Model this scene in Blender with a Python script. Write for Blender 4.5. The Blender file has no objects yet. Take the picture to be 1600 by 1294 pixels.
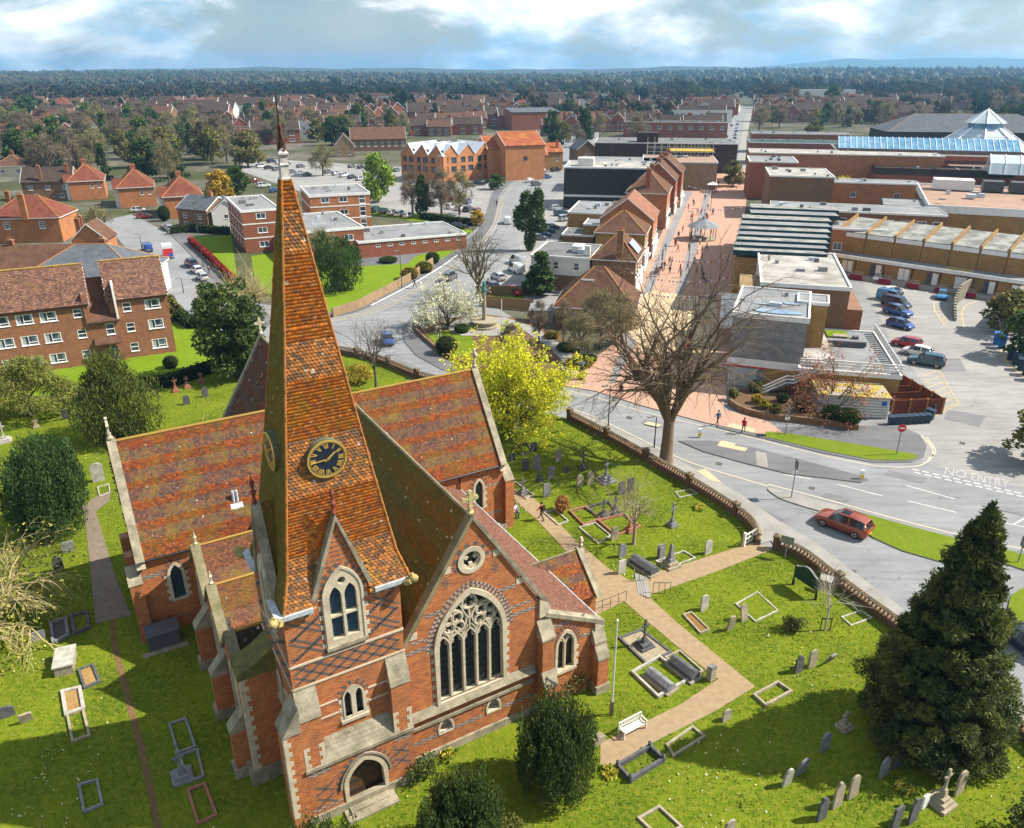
import bpy, bmesh, math, random
import numpy as np
from mathutils import Vector, Matrix
from mathutils.geometry import tessellate_polygon
R = math.radians
random.seed(7); RNG = np.random.default_rng(7)
SC = bpy.context.scene
COL = SC.collection
# ------------------------------------------------------------------ camera, sky, sun, exposure
FPX, CAMH, HORY = 1223.0, 36.0, 112.0
PITCH = math.atan((647 - HORY) / FPX)
cam = bpy.data.cameras.new('camera'); camo = bpy.data.objects.new('camera', cam); COL.objects.link(camo)
camo.location = (0, 0, CAMH); camo.rotation_euler = (R(90) - PITCH, 0, 0)
cam.sensor_fit = 'HORIZONTAL'; cam.sensor_width = 36; cam.lens = 36 * FPX / 1600
cam.clip_start = 0.5; cam.clip_end = 60000
SC.camera = camo
SUN_EL, SUN_AZ = 45.0, 4.0          # degrees: elevation; direction towards the sun, counter-clockwise from +X
wd = bpy.data.worlds.new('World'); SC.world = wd; wd.use_nodes = True
def build_world():
 nt = wd.node_tree; nt.nodes.clear(); N = nt.nodes.new; L = nt.links.new
 out = N('ShaderNodeOutputWorld'); bg = N('ShaderNodeBackground'); L(bg.outputs[0], out.inputs[0])
 sky = N('ShaderNodeTexSky'); sky.sky_type = 'NISHITA'; sky.sun_disc = False
 sky.sun_elevation = R(SUN_EL); sky.sun_rotation = R(90 - SUN_AZ); sky.altitude = 60; sky.air_density = 1.0; sky.dust_density = 0.6; sky.ozone_density = 2.0
 tc = N('ShaderNodeTexCoord');
 cb = N('ShaderNodeMapping'); cb.inputs['Scale'].default_value = (1, 1, 2.4); L(tc.outputs['Generated'], cb.inputs[0])
 n1 = N('ShaderNodeTexNoise'); L(cb.outputs[0], n1.inputs['Vector']); n1.inputs['Scale'].default_value = 4.6; n1.inputs['Detail'].default_value = 9; n1.inputs['Roughness'].default_value = 0.58; n1.inputs['Distortion'].default_value = 0.25
 r1 = N('ShaderNodeValToRGB'); L(n1.outputs[0], r1.inputs[0]); r1.color_ramp.elements[0].position = 0.46; r1.color_ramp.elements[1].position = 0.57
 n2 = N('ShaderNodeTexNoise'); L(cb.outputs[0], n2.inputs['Vector']); n2.inputs['Scale'].default_value = 9.0; n2.inputs['Detail'].default_value = 6
 r2 = N('ShaderNodeValToRGB'); L(n2.outputs[0], r2.inputs[0]); r2.color_ramp.elements[0].position = 0.40; r2.color_ramp.elements[1].position = 0.60
 r2.color_ramp.elements[0].color = (4.6, 7.4, 9.8, 1); r2.color_ramp.elements[1].color = (15.5, 15.7, 15.8, 1)
 r1.color_ramp.elements[0].color = (0.1, 0.1, 0.1, 1); r1.color_ramp.elements[1].color = (1, 1, 1, 1)
 mix = N('ShaderNodeMix'); mix.data_type = 'RGBA'; L(r1.outputs[0], mix.inputs[0]); L(sky.outputs[0], mix.inputs[6]); L(r2.outputs[0], mix.inputs[7])
 L(mix.outputs[2], bg.inputs[0]); bg.inputs[1].default_value = 0.05
build_world()
sun = bpy.data.lights.new('sun', 'SUN'); suno = bpy.data.objects.new('sun', sun); COL.objects.link(suno)
sun.energy = 5.0; sun.angle = R(0.53); sun.color = (1.0, 0.93, 0.82)
_sd = Vector((math.cos(R(SUN_AZ)) * math.cos(R(SUN_EL)), math.sin(R(SUN_AZ)) * math.cos(R(SUN_EL)), math.sin(R(SUN_EL))))
suno.rotation_euler = (-_sd).to_track_quat('-Z', 'Y').to_euler(); suno.location = (60, 0, 90)
SC.view_settings.view_transform = 'Standard'; SC.view_settings.look = 'None'; SC.view_settings.gamma = 1
SC.view_settings.use_curve_mapping = False; SC.view_settings.exposure = 1.0
SC.cycles.max_bounces = 5; SC.cycles.diffuse_bounces = 2; SC.cycles.glossy_bounces = 2; SC.cycles.transmission_bounces = 2; SC.cycles.transparent_max_bounces = 6
SC.cycles.volume_bounces = 0
# ------------------------------------------------------------------ survey: photo pixel -> point of the place at height z
_fw = Vector((0, math.cos(PITCH), -math.sin(PITCH))); _up = Vector((0, math.sin(PITCH), math.cos(PITCH)))
def G(x, y, z=0.0):
 d = _fw * FPX + _up * (647 - y) + Vector((x - 800.0, 0, 0))
 t = (z - CAMH) / d.z
 return Vector((d.x * t, d.y * t, z))
def ang(a, b): return math.atan2(b.y - a.y, b.x - a.x)
# ------------------------------------------------------------------ materials
MATS = {}
class NT:
 def __init__(s, name):
  s.m = bpy.data.materials.new(name); s.m.use_nodes = True; s.nt = s.m.node_tree; s.b = s.nt.nodes['Principled BSDF']; MATS[name] = s.m
 def n(s, t, **k):
  o = s.nt.nodes.new('ShaderNode' + t)
  for a, b in k.items(): setattr(o, a, b)
  return o
 def l(s, a, b): s.nt.links.new(a, b)
 def pos(s):
  if not hasattr(s, '_p'): s._p = s.n('NewGeometry')
  return s._p.outputs['Position']
 def noise(s, scale, detail=4, rough=.6, vec=None):
  o = s.n('TexNoise'); o.inputs['Scale'].default_value = scale; o.inputs['Detail'].default_value = detail; o.inputs['Roughness'].default_value = rough
  s.l(vec or s.pos(), o.inputs['Vector']); return o.outputs[0]
 def ramp(s, v, a, b, ca=(0, 0, 0, 1), cb=(1, 1, 1, 1)):
  o = s.n('ValToRGB'); o.color_ramp.elements[0].position = a; o.color_ramp.elements[1].position = b
  o.color_ramp.elements[0].color = ca; o.color_ramp.elements[1].color = cb; s.l(v, o.inputs[0]); return o.outputs[0]
 def mix(s, f, a, b, blend='MIX'):
  o = s.n('Mix', data_type='RGBA', blend_type=blend)
  for i, x in ((0, f), (6, a), (7, b)):
   if hasattr(x, 'is_output'): s.l(x, o.inputs[i])
   elif i == 0: o.inputs[0].default_value = x
   else: o.inputs[i].default_value = (*x[:3], 1)
  return o.outputs[2]
 def bump(s, h, strength=.4, dist=.02):
  o = s.n('Bump'); o.inputs['Strength'].default_value = strength; o.inputs['Distance'].default_value = dist
  s.l(h, o.inputs['Height']); s.l(o.outputs[0], s.b.inputs['Normal'])
 def surf_uv(s):
  # metres along the horizontal of the face, and up the face
  g = s.n('NewGeometry'); c = s.n('VectorMath', operation='CROSS_PRODUCT'); c.inputs[0].default_value = (0, 0, 1); s.l(g.outputs['True Normal'], c.inputs[1])
  nm = s.n('VectorMath', operation='NORMALIZE'); s.l(c.outputs[0], nm.inputs[0])
  c2 = s.n('VectorMath', operation='CROSS_PRODUCT'); s.l(g.outputs['True Normal'], c2.inputs[0]); s.l(nm.outputs[0], c2.inputs[1])
  d1 = s.n('VectorMath', operation='DOT_PRODUCT'); s.l(g.outputs['Position'], d1.inputs[0]); s.l(nm.outputs[0], d1.inputs[1])
  d2 = s.n('VectorMath', operation='DOT_PRODUCT'); s.l(g.outputs['Position'], d2.inputs[0]); s.l(c2.outputs[0], d2.inputs[1])
  cb = s.n('CombineXYZ'); s.l(d1.outputs['Value'], cb.inputs[0]); s.l(d2.outputs['Value'], cb.inputs[1]); return cb.outputs[0]
 def col(s, c):
  if hasattr(c, 'is_output'): s.l(c, s.b.inputs['Base Color'])
  else: s.b.inputs['Base Color'].default_value = (*c[:3], 1)
 def rough(s, v, spec=None):
  s.b.inputs['Roughness'].default_value = v
  if spec is not None: s.b.inputs['Specular IOR Level'].default_value = spec
def M(name, c, c2=None, scale=1.5, rough=.85, bump=0, bscale=30, metal=0, spec=.3, lo=.35, hi=.65, fine=.25, fscale=14):
 if name in MATS: return MATS[name]
 t = NT(name)
 if c2 is None: c2 = tuple(x * .72 for x in c)
 k = t.mix(t.ramp(t.noise(scale), lo, hi), c, c2)
 if fine: k = t.mix(t.ramp(t.noise(fscale, 3), .3, .75), k, t.mix(1.0, k, (1 - fine,) * 3, 'MULTIPLY'))
 t.col(k); t.rough(rough, spec); t.b.inputs['Metallic'].default_value = metal
 if bump: t.bump(t.noise(bscale, 3), bump, .03)
 return t.m
def flat(name, c, rough=.5, spec=.4, metal=0, coat=0):
 if name in MATS: return MATS[name]
 t = NT(name); t.col(c); t.rough(rough, spec); t.b.inputs['Metallic'].default_value = metal
 if coat: t.b.inputs['Coat Weight'].default_value = coat; t.b.inputs['Coat Roughness'].default_value = .04
 return t.m
def brickm(name, c1, c2, mortar, w=.225, h=.075, m=.011, stain=(.1, .07, .05), st=.45, bias=0.0, bump=.5):
 if name in MATS: return MATS[name]
 t = NT(name); b = t.n('TexBrick'); t.l(t.surf_uv(), b.inputs['Vector'])
 for k, v in (('Color1', c1), ('Color2', c2), ('Mortar', mortar)): b.inputs[k].default_value = (*v, 1)
 b.inputs['Scale'].default_value = 1; b.inputs['Mortar Size'].default_value = m; b.inputs['Brick Width'].default_value = w; b.inputs['Row Height'].default_value = h; b.inputs['Bias'].default_value = bias
 k = t.mix(t.ramp(t.noise(.55, 6), .42, .78), b.outputs[0], t.mix(st, b.outputs[0], stain))
 k = t.mix(t.ramp(t.noise(2.3, 5), .35, .7), k, t.mix(1.0, k, (.78, .75, .74), 'MULTIPLY'))
 t.col(k); t.rough(.9, .2); t.bump(b.outputs[1], -bump, .012)
 return t.m
def tilem(name, c1, c2, gap, moss=(.16, .13, .02), mossamt=.5, w=.2, h=.16, lichen=False, mlo=.5, mhi=.75):
 if name in MATS: return MATS[name]
 t = NT(name); uv = t.surf_uv(); b = t.n('TexBrick'); t.l(uv, b.inputs['Vector'])
 for k, v in (('Color1', c1), ('Color2', c2), ('Mortar', gap)): b.inputs[k].default_value = (*v, 1)
 b.inputs['Scale'].default_value = 1; b.inputs['Mortar Size'].default_value = h * .09; b.inputs['Brick Width'].default_value = w; b.inputs['Row Height'].default_value = h
 k = t.mix(t.ramp(t.noise(.7, 6), .38, .72), b.outputs[0], t.mix(1.0, b.outputs[0], (.6, .58, .58), 'MULTIPLY'))
 mm = t.n('Math', operation='MULTIPLY'); t.l(t.ramp(t.noise(.45, 7, .65), mlo, mhi), mm.inputs[0]); mm.inputs[1].default_value = mossamt
 k = t.mix(mm.outputs[0], k, moss)
 t.col(k); t.rough(.92, .15); t.bump(b.outputs[1], -.7, .02)
 return t.m
def attrm(name, rough=.9, moss=None, mlo=.5, mhi=.72, mossamt=.7, lichen=0, mscale=.6, spec=.15):
 # colour of each separate piece comes from its own attribute; moss and lichen grow over it
 if name in MATS: return MATS[name]
 t = NT(name); a = t.n('Attribute', attribute_name='col'); k = a.outputs['Color']
 k = t.mix(t.ramp(t.noise(9, 3), .3, .75), k, t.mix(1.0, k, (.7, .68, .66), 'MULTIPLY'))
 if moss:
  mm = t.n('Math', operation='MULTIPLY'); t.l(t.ramp(t.noise(mscale, 7, .68), mlo, mhi), mm.inputs[0]); mm.inputs[1].default_value = mossamt
  k = t.mix(mm.outputs[0], k, moss)
 if lichen:
  v = t.n('TexVoronoi'); v.inputs['Scale'].default_value = 1.6; t.l(t.pos(), v.inputs['Vector'])
  sp = t.ramp(v.outputs['Distance'], lichen * .55, lichen, (1, 1, 1, 1), (0, 0, 0, 1))
  k = t.mix(t.mix(1.0, sp, t.ramp(t.noise(.9, 2), .45, .6), 'MULTIPLY'), k, (.62, .58, .5))
 t.col(k); t.rough(rough, spec); return t.m
# ------------------------------------------------------------------ mesh builder
class MB:
 def __init__(s): s.v = []; s.f = []; s.mi = []; s.mats = []
 def m(s, mat):
  if mat not in s.mats: s.mats.append(mat)
  return s.mats.index(mat)
 def face(s, pts, mat):
  b = len(s.v); s.v += [tuple(p) for p in pts]; s.f.append(tuple(range(b, b + len(pts)))); s.mi.append(s.m(mat))
 def mesh(s, vs, fs, mat):
  b = len(s.v); s.v += [tuple(p) for p in vs]; i = s.m(mat)
  for f in fs: s.f.append(tuple(b + q for q in f)); s.mi.append(i)
 def box(s, x0, x1, y0, y1, z0, z1, mat):
  s.mesh([(x0, y0, z0), (x1, y0, z0), (x1, y1, z0), (x0, y1, z0), (x0, y0, z1), (x1, y0, z1), (x1, y1, z1), (x0, y1, z1)],
               [(0, 3, 2, 1), (4, 5, 6, 7), (0, 1, 5, 4), (1, 2, 6, 5), (2, 3, 7, 6), (3, 0, 4, 7)], mat)
 def rbox(s, c, sx, sy, sz, rz, mat):   # centre of base, full sizes, turn
  ca, sa = math.cos(rz), math.sin(rz)
  P = [(c[0] + x * ca - y * sa, c[1] + x * sa + y * ca, c[2] + z) for z in (0, sz) for x, y in ((-sx / 2, -sy / 2), (sx / 2, -sy / 2), (sx / 2, sy / 2), (-sx / 2, sy / 2))]
  s.mesh(P, [(0, 3, 2, 1), (4, 5, 6, 7), (0, 1, 5, 4), (1, 2, 6, 5), (2, 3, 7, 6), (3, 0, 4, 7)], mat)
 def prism(s, poly, fn, d0, d1, mat, caps=True):
  # poly: 2-D outline; fn(a, b, d) -> 3-D
  n = len(poly); b = len(s.v); i = s.m(mat)
  s.v += [tuple(fn(a, c, d0)) for a, c in poly] + [tuple(fn(a, c, d1)) for a, c in poly]
  for k in range(n): s.f.append((b + k, b + (k + 1) % n, b + n + (k + 1) % n, b + n + k)); s.mi.append(i)
  if caps:
   if n <= 4: tri = [tuple(range(n))]
   else: tri = tessellate_polygon([[Vector((a, c, 0)) for a, c in poly]])
   for t in tri: s.f.append(tuple(b + q for q in t)); s.mi.append(i); s.f.append(tuple(b + n + q for q in reversed(t))); s.mi.append(i)
 def wall(s, outer, holes, fn, depth, mat, rmat=None, thick=None):
  # flat wall with openings: front at d=0, reveals going in to depth
  loops = [outer] + holes; fl = [p for l in loops for p in l]
  tri = tessellate_polygon([[Vector((a, c, 0)) for a, c in l] for l in loops])
  s.mesh([fn(a, c, 0) for a, c in fl], tri, mat)
  for h in holes:
   n = len(h); s.mesh([fn(a, c, 0) for a, c in h] + [fn(a, c, depth) for a, c in h], [(k, (k + 1) % n, n + (k + 1) % n, n + k) for k in range(n)], rmat or mat)
 def strip(s, path, w, fn, d0, d1, mat, closed=False):
  # bar of width w following a 2-D path, d0..d1 deep
  n = len(path); P = [Vector(p) for p in path]; L = []; Rr = []
  for k in range(n):
   a = P[(k - 1) % n] if (closed or k > 0) else P[k]; c = P[(k + 1) % n] if (closed or k < n - 1) else P[k]
   t = (c - a); t = t.normalized() if t.length > 1e-9 else Vector((1, 0)); q = Vector((-t.y, t.x)) * (w / 2); L.append(P[k] + q); Rr.append(P[k] - q)
  vs = []
  for k in range(n): vs += [fn(L[k].x, L[k].y, d0), fn(Rr[k].x, Rr[k].y, d0), fn(Rr[k].x, Rr[k].y, d1), fn(L[k].x, L[k].y, d1)]
  fs = []
  for k in range(n if closed else n - 1):
   a, b = 4 * k, 4 * ((k + 1) % n)
   for e in range(4): fs.append((a + e, a + (e + 1) % 4, b + (e + 1) % 4, b + e))
  if not closed: fs += [(0, 1, 2, 3), (4 * n - 1, 4 * n - 2, 4 * n - 3, 4 * n - 4)]
  s.mesh(vs, fs, mat)
 def tube(s, pts, rad, mat, n=6, cap=True):
  P = [Vector(p) for p in pts]; k = len(P)
  if not hasattr(rad, '__len__'): rad = [rad] * k
  b = len(s.v); i = s.m(mat); ref = None
  for j in range(k):
   t = (P[min(j + 1, k - 1)] - P[max(j - 1, 0)]); t = t.normalized() if t.length > 1e-9 else Vector((0, 0, 1))
   if ref is None: ref = t.orthogonal().normalized()
   x = (ref - t * ref.dot(t)); x = x.normalized() if x.length > 1e-6 else t.orthogonal().normalized(); ref = x; y = t.cross(x)
   for q in range(n):
    a = 2 * math.pi * q / n; s.v.append(tuple(P[j] + (x * math.cos(a) + y * math.sin(a)) * rad[j]))
  for j in range(k - 1):
   for q in range(n): s.f.append((b + j * n + q, b + j * n + (q + 1) % n, b + (j + 1) * n + (q + 1) % n, b + (j + 1) * n + q)); s.mi.append(i)
  if cap: s.f.append(tuple(b + q for q in reversed(range(n)))); s.f.append(tuple(b + (k - 1) * n + q for q in range(n))); s.mi += [i, i]
 def lathe(s, prof, c, mat, n=12, sx=1, sy=1, rot=0):
  b = len(s.v); i = s.m(mat); k = len(prof)
  for r, z in prof:
   for q in range(n):
    a = 2 * math.pi * q / n + rot; s.v.append((c[0] + r * math.cos(a) * sx, c[1] + r * math.sin(a) * sy, c[2] + z))
  for j in range(k - 1):
   for q in range(n): s.f.append((b + j * n + q, b + j * n + (q + 1) % n, b + (j + 1) * n + (q + 1) % n, b + (j + 1) * n + q)); s.mi.append(i)
  s.f.append(tuple(b + q for q in reversed(range(n)))); s.f.append(tuple(b + (k - 1) * n + q for q in range(n))); s.mi += [i, i]
 def data(s, name, recalc=True, smooth=None):
  me = bpy.data.meshes.new(name); me.from_pydata(s.v, [], s.f)
  for m in s.mats: me.materials.append(m)
  if len(s.mats) > 1: me.polygons.foreach_set('material_index', s.mi)
  if recalc and len(s.f) < 60000:
   bm = bmesh.new(); bm.from_mesh(me); bmesh.ops.recalc_face_normals(bm, faces=bm.faces); bm.to_mesh(me); bm.free()
  if smooth: me.shade_smooth(); me.set_sharp_from_angle(angle=R(smooth))
  me.update(); return me
 def build(s, name, parent=None, recalc=True, smooth=None, loc=None, rz=None):
  return link(name, s.data(name, recalc, smooth), parent, loc, rz)
def link(name, data, parent=None, loc=None, rz=None):
 o = bpy.data.objects.new(name, data); COL.objects.link(o)
 if parent: o.parent = parent
 if loc is not None: o.location = loc
 if rz is not None: o.rotation_euler = (0, 0, rz)
 return o
def tag(o, label=None, cat=None, group=None, kind=None):
 if label: o['label'] = label
 if cat: o['category'] = cat
 if group: o['group'] = group
 if kind: o['kind'] = kind
 return o
def empty(name, loc, rz=0, label=None, cat=None, group=None):
 o = link(name, None, None, loc, rz); o.empty_display_size = .2
 return tag(o, label, cat, group)
KIDS = {}
def kids(o):
 k = o.as_pointer()
 if k not in KIDS: KIDS[k] = list(o.children)
 return KIDS[k]
def copy_tree(o, parent=None, paint=None):
 c = o.copy(); COL.objects.link(c); c.parent = parent
 if paint and c.type == 'MESH':
  for sl in c.material_slots:
   if sl.link == 'OBJECT' or (sl.material and sl.material.name.startswith('paint')):
    sl.link = 'OBJECT'; sl.material = paint
 for ch in kids(o): copy_tree(ch, c, paint)
 return c
def npmesh(name, V, F, mats, cols=None, mi=None):
 # big meshes from numpy: V (n,3), F (m,k) equal-sized faces, cols (n,3) point colours
 me = bpy.data.meshes.new(name); n, m, k = len(V), len(F), F.shape[1]
 me.vertices.add(n); me.vertices.foreach_set('co', np.asarray(V, np.float32).ravel())
 me.loops.add(m * k); me.loops.foreach_set('vertex_index', np.asarray(F, np.int32).ravel())
 me.polygons.add(m); me.polygons.foreach_set('loop_start', np.arange(0, m * k, k, dtype=np.int32))
 if mi is not None: me.polygons.foreach_set('material_index', np.asarray(mi, np.int32))
 for x in mats: me.materials.append(x)
 if cols is not None:
  a = me.attributes.new('col', 'FLOAT_COLOR', 'POINT'); c4 = np.ones((n, 4), np.float32); c4[:, :3] = cols; a.data.foreach_set('color', c4.ravel())
 me.update(calc_edges=True); return me
# ------------------------------------------------------------------ outlines
def arch(cx, w, z0, zs, za, n=7):
 # pointed arch outline, counter-clockwise from bottom left: width w, sill z0, springing zs, apex za
 h = w / 2; H = za - zs; r = (h * h + H * H) / (2 * h); pts = [(cx - h, z0), (cx + h, z0)]
 a1 = math.atan2(H, r - h)
 cr = cx + h - r
 pr = [(cr + r * math.cos(a1 * k / n), zs + r * math.sin(a1 * k / n)) for k in range(n + 1)]
 cl = cx - h + r
 pl = [(cl - r * math.cos(a1 * k / n), zs + r * math.sin(a1 * k / n)) for k in range(n, -1, -1)]
 return pts + pr + pl[1:]
def archline(cx, w, zs, za, n=8): return list(reversed(arch(cx, w, zs - 1, zs, za, n)[2:]))
def circ(cx, cz, r, n=16, a0=0): return [(cx + r * math.cos(a0 + 2 * math.pi * k / n), cz + r * math.sin(a0 + 2 * math.pi * k / n)) for k in range(n)]
def rect(x0, x1, z0, z1): return [(x0, z0), (x1, z0), (x1, z1), (x0, z1)]
def inpoly(P, x, y):
 # vectorised point-in-polygon
 x = np.asarray(x); y = np.asarray(y); r = np.zeros(x.shape, bool); n = len(P); j = n - 1
 for i in range(n):
  xi, yi = P[i][0], P[i][1]; xj, yj = P[j][0], P[j][1]
  c = ((yi > y) != (yj > y)) & (x < (xj - xi) * (y - yi) / ((yj - yi) if yj != yi else 1e-12) + xi); r ^= c; j = i
 return r
def tiles(name, parent, o, ds, dt, poly, mat, w=.19, g=.13, pal=None, bands=None, lift=.016, thick=.014, seed=0, over=.35, holes=()):
 """real tiles on a roof plane: o origin, ds along, dt up-slope (unit), poly outline in (s,t).
 bands: list of (t0,t1,kind) with kind 1 = pointed dark tiles. pal: dict kind -> list of colours"""
 rg = np.random.default_rng(seed); ds = np.array(ds, float); dt = np.array(dt, float); n = np.cross(ds, dt); o = np.array(o, float)
 if n[2] < 0: n = -n
 S = np.array([p[0] for p in poly]); T = np.array([p[1] for p in poly]); V = []; F = []; C = []; base = 0
 rows = int((T.max() - T.min()) / g) + 1
 for r in range(rows):
  t0 = T.min() + r * g; kind = 0
  if bands:
   for a, b, kd in bands:
    if a <= t0 < b: kind = kd
  s = np.arange(S.min() - w, S.max() + w, w) + (w / 2 if r % 2 else 0) + rg.uniform(-.006, .006)
  ok = inpoly(poly, s + w / 2, np.full(s.shape, t0 + g * .5))
  for h in holes: ok &= ~inpoly(h, s + w / 2, np.full(s.shape, t0 + g * .5))
  s = s[ok]
  if not len(s): continue
  m = len(s); lf = lift + rg.normal(0, .004, m); t0j = t0 + rg.normal(0, .006, m)
  tt = t0 + g * (1 + over); gap = .006
  def P(ss, t, z): return o + ss[:, None] * ds + (t[:, None] if hasattr(t, '__len__') else t) * dt + (z[:, None] if hasattr(z, '__len__') else z) * n
  if kind == 1:   # pointed tail
   q = [P(s + gap, tt, 0.), P(s + w - gap, tt, 0.), P(s + w - gap, t0j + g * .42, lf), P(s + w / 2, t0j - g * .12, lf), P(s + gap, t0j + g * .42, lf), P(s + w / 2, t0j - g * .12, lf - thick * 1.6)]
   f = [(0, 4, 2, 1), (4, 3, 2, 2), (4, 5, 3, 3), (3, 5, 2, 2)]
  else:
   q = [P(s + gap, tt, 0.), P(s + w - gap, tt, 0.), P(s + w - gap, t0j, lf), P(s + gap, t0j, lf), P(s + w - gap, t0j, lf - thick * 1.6), P(s + gap, t0j, lf - thick * 1.6)]
   f = [(0, 3, 2, 1), (3, 5, 4, 2)]
  V.append(np.stack(q, 1).reshape(-1, 3)); nv = len(q)
  off = base + np.arange(m)[:, None] * nv
  for ff in f:
   if ff[2] == ff[3]: F.append(np.concatenate([off + np.array(ff[:3]), off + ff[2]], 1)) if False else F.append(off + np.array([ff[0], ff[1], ff[2], ff[2]]))
   else: F.append(off + np.array(ff))
  base += m * nv
  cs = np.array(pal[kind]); c = cs[rg.integers(0, len(cs), m)] * rg.uniform(.8, 1.2, (m, 1)); C.append(np.repeat(c, nv, 0))
 V = np.concatenate(V); F = np.concatenate(F); C = np.concatenate(C)
 tri = F[:, 2] == F[:, 3]; Fq = F[~tri]; Ft = F[tri][:, :3]
 T3 = np.concatenate([Fq[:, [0, 1, 2]], Fq[:, [0, 2, 3]], Ft]) if len(Fq) else Ft
 ob = link(name, npmesh(name, V, T3, [mat], C), parent); ob['kind'] = 'stuff'
 return ob
# ------------------------------------------------------------------ the church
BR = brickm('church brick', (.54, .155, .026), (.30, .068, .02), (.38, .24, .14), w=.29, h=.1, m=.012, stain=(.2, .11, .06), st=.5)
BRD = flat('dark header brick', (.085, .08, .082), .8)
BRW = M('pale band brick', (.46, .42, .36), fine=.4)
STO = M('bath stone', (.58, .50, .36), (.36, .31, .22), scale=1.1, fine=.35, bump=.2, lo=.45, hi=.8)
STW = M('weathered stone', (.40, .35, .25), (.20, .18, .12), scale=1.3, fine=.45, bump=.3)
STC = M('mossy coping stone', (.30, .26, .16), (.16, .15, .07), scale=.9, fine=.5, bump=.4)
LEAD = M('window lead glass', (.012, .016, .024), (.03, .035, .045), rough=.25, spec=.6, scale=6, fine=0)
LOUV = M('blue grey louvre', (.05, .10, .14), (.03, .06, .09), rough=.6)
WOOD = M('oak door', (.10, .05, .022), (.06, .03, .015), scale=4, rough=.7)
IRON = flat('black iron', (.02, .02, .022), .5)
GUT = M('white lead gutter', (.62, .66, .70), (.42, .46, .50), scale=3, rough=.6)
GOLD = flat('gilding', (.75, .50, .12), .35, .5, .6)
CLK = flat('clock dial', (.012, .018, .035), .35)
RUST = M('terracotta finial', (.22, .06, .03), fine=.3)
PALN = {0: [(.36, .09, .022), (.30, .075, .024), (.25, .07, .03), (.36, .115, .035), (.24, .075, .04), (.16, .065, .045)], 1: [(.11, .06, .048), (.15, .07, .045), (.20, .08, .04), (.09, .055, .05), (.13, .08, .055)]}
PALM = {0: [(.20, .13, .03), (.24, .12, .035), (.15, .11, .03), (.28, .12, .035)], 1: [(.12, .10, .03), (.16, .10, .035), (.10, .085, .03)]}
PALD = {0: [(.20, .07, .035), (.13, .065, .045), (.10, .06, .05), (.26, .08, .03)], 1: [(.11, .065, .05), (.085, .055, .05), (.15, .065, .045)]}
PALS = {0: [(.72, .20, .025), (.64, .165, .025), (.58, .19, .04), (.68, .25, .05), (.50, .14, .035), (.38, .14, .06)], 1: [(.27, .12, .045), (.19, .10, .045), (.36, .14, .04), (.15, .09, .055), (.44, .17, .045)]}
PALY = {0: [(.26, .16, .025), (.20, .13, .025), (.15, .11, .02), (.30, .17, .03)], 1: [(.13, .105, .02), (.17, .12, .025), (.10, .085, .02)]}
TILA = attrm('church roof tile', moss=(.22, .16, .022), mlo=.47, mhi=.74, mossamt=.8, lichen=.1)
TILM = attrm('mossy roof tile', moss=(.15, .125, .018), mlo=.36, mhi=.66, mossamt=.85, lichen=.16)
TILS = attrm('spire tile', moss=(.34, .23, .02), mlo=.56, mhi=.72, mossamt=.8, lichen=.17, mscale=.45)
TILD = attrm('dark roof tile', moss=(.12, .10, .03), mlo=.5, mhi=.75, mossamt=.6, lichen=.22)
TH = R(30.5); CO = Vector((-2.08, 34.74, 0))
church = empty('church', CO, TH, 'red brick church with tall tiled spire, black clock and traceried west window', 'church')
def part(mb, name, parent=None, smooth=None, label=None, loc=None, rz=None):
 o = mb.build(name, parent or church, smooth=smooth, loc=loc, rz=rz)
 if label: o['label'] = label
 return o
def fV(v0): return lambda a, c, d: (a, v0 + d, c)
def fVb(v0): return lambda a, c, d: (a, v0 - d, c)
def fU(u0): return lambda a, c, d: (u0 + d, a, c)
def fUr(u0): return lambda a, c, d: (u0 - d, a, c)
def bricks_at(mb, cells, fn, mat, w=.215, h=.066, d=.008):
 for a, c in cells: mb.prism(rect(a - w / 2, a + w / 2, c - h / 2, c + h / 2), fn, -d, .03, mat)
def diaper(u0, u1, z0, z1, per=1.35, row=.075, ph=0.0, ok=None):
 out = []; k = 0; z = z0
 while z < z1:
  for s in (1, -1):
   x = u0 - per * 3 + ph + s * k * .1125
   x = u0 + ((x - u0) % per)
   while x < u1 - .1:
    if x > u0 + .1 and (ok is None or ok(x, z)): out.append((x, z))
    x += per
  z += row; k += 1
 return out
def band(mb, u0, u1, z, fn, rows=3, hole=None, alt=(0, 1)):
 for r in range(rows):
  n = int((u1 - u0) / .23)
  for i in range(n):
   a = u0 + .115 + i * .23; c = z + r * .075
   if hole and inpoly(hole, [a], [c])[0]: continue
   q = (i + r) % 2
   bricks_at(mb, [(a, c)], fn, BRD if q == alt[0] else BRW)
def voussoirs(mb, cx, w, zs, za, fn, t=.28, n=22, d=.012, mats=None):
 P = archline(cx, w, zs, za, n // 2)
 for k in range(len(P) - 1):
  a, b = Vector(P[k]), Vector(P[k + 1]); tn = (b - a).normalized(); q = Vector((tn.y, -tn.x))
  mid = Vector((cx, zs))
  if (a - mid).dot(q) < 0: q = -q
  e = tn * .012
  mb.prism([tuple(a + e), tuple(b - e), tuple(b - e + q * t), tuple(a + e + q * t)], fn, -d, .05, (mats or (BRD, BR))[k % 2])
def quoins(mb, u, z0, z1, fn, side, w=(.34, .2), h=.3, d=.015, mat=None):
 z = z0; k = 0
 while z < z1 - .05:
  ww = w[k % 2]; mb.prism(rect(min(u, u + side * ww), max(u, u + side * ww), z + .006, min(z + h, z1) - .006), fn, -d, .1, mat or STO); z += h; k += 1
def qp(parent, *calls):
 for c in calls: q = MB(); quoins(q, *c); part(q, 'quoin_stones', parent)
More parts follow.
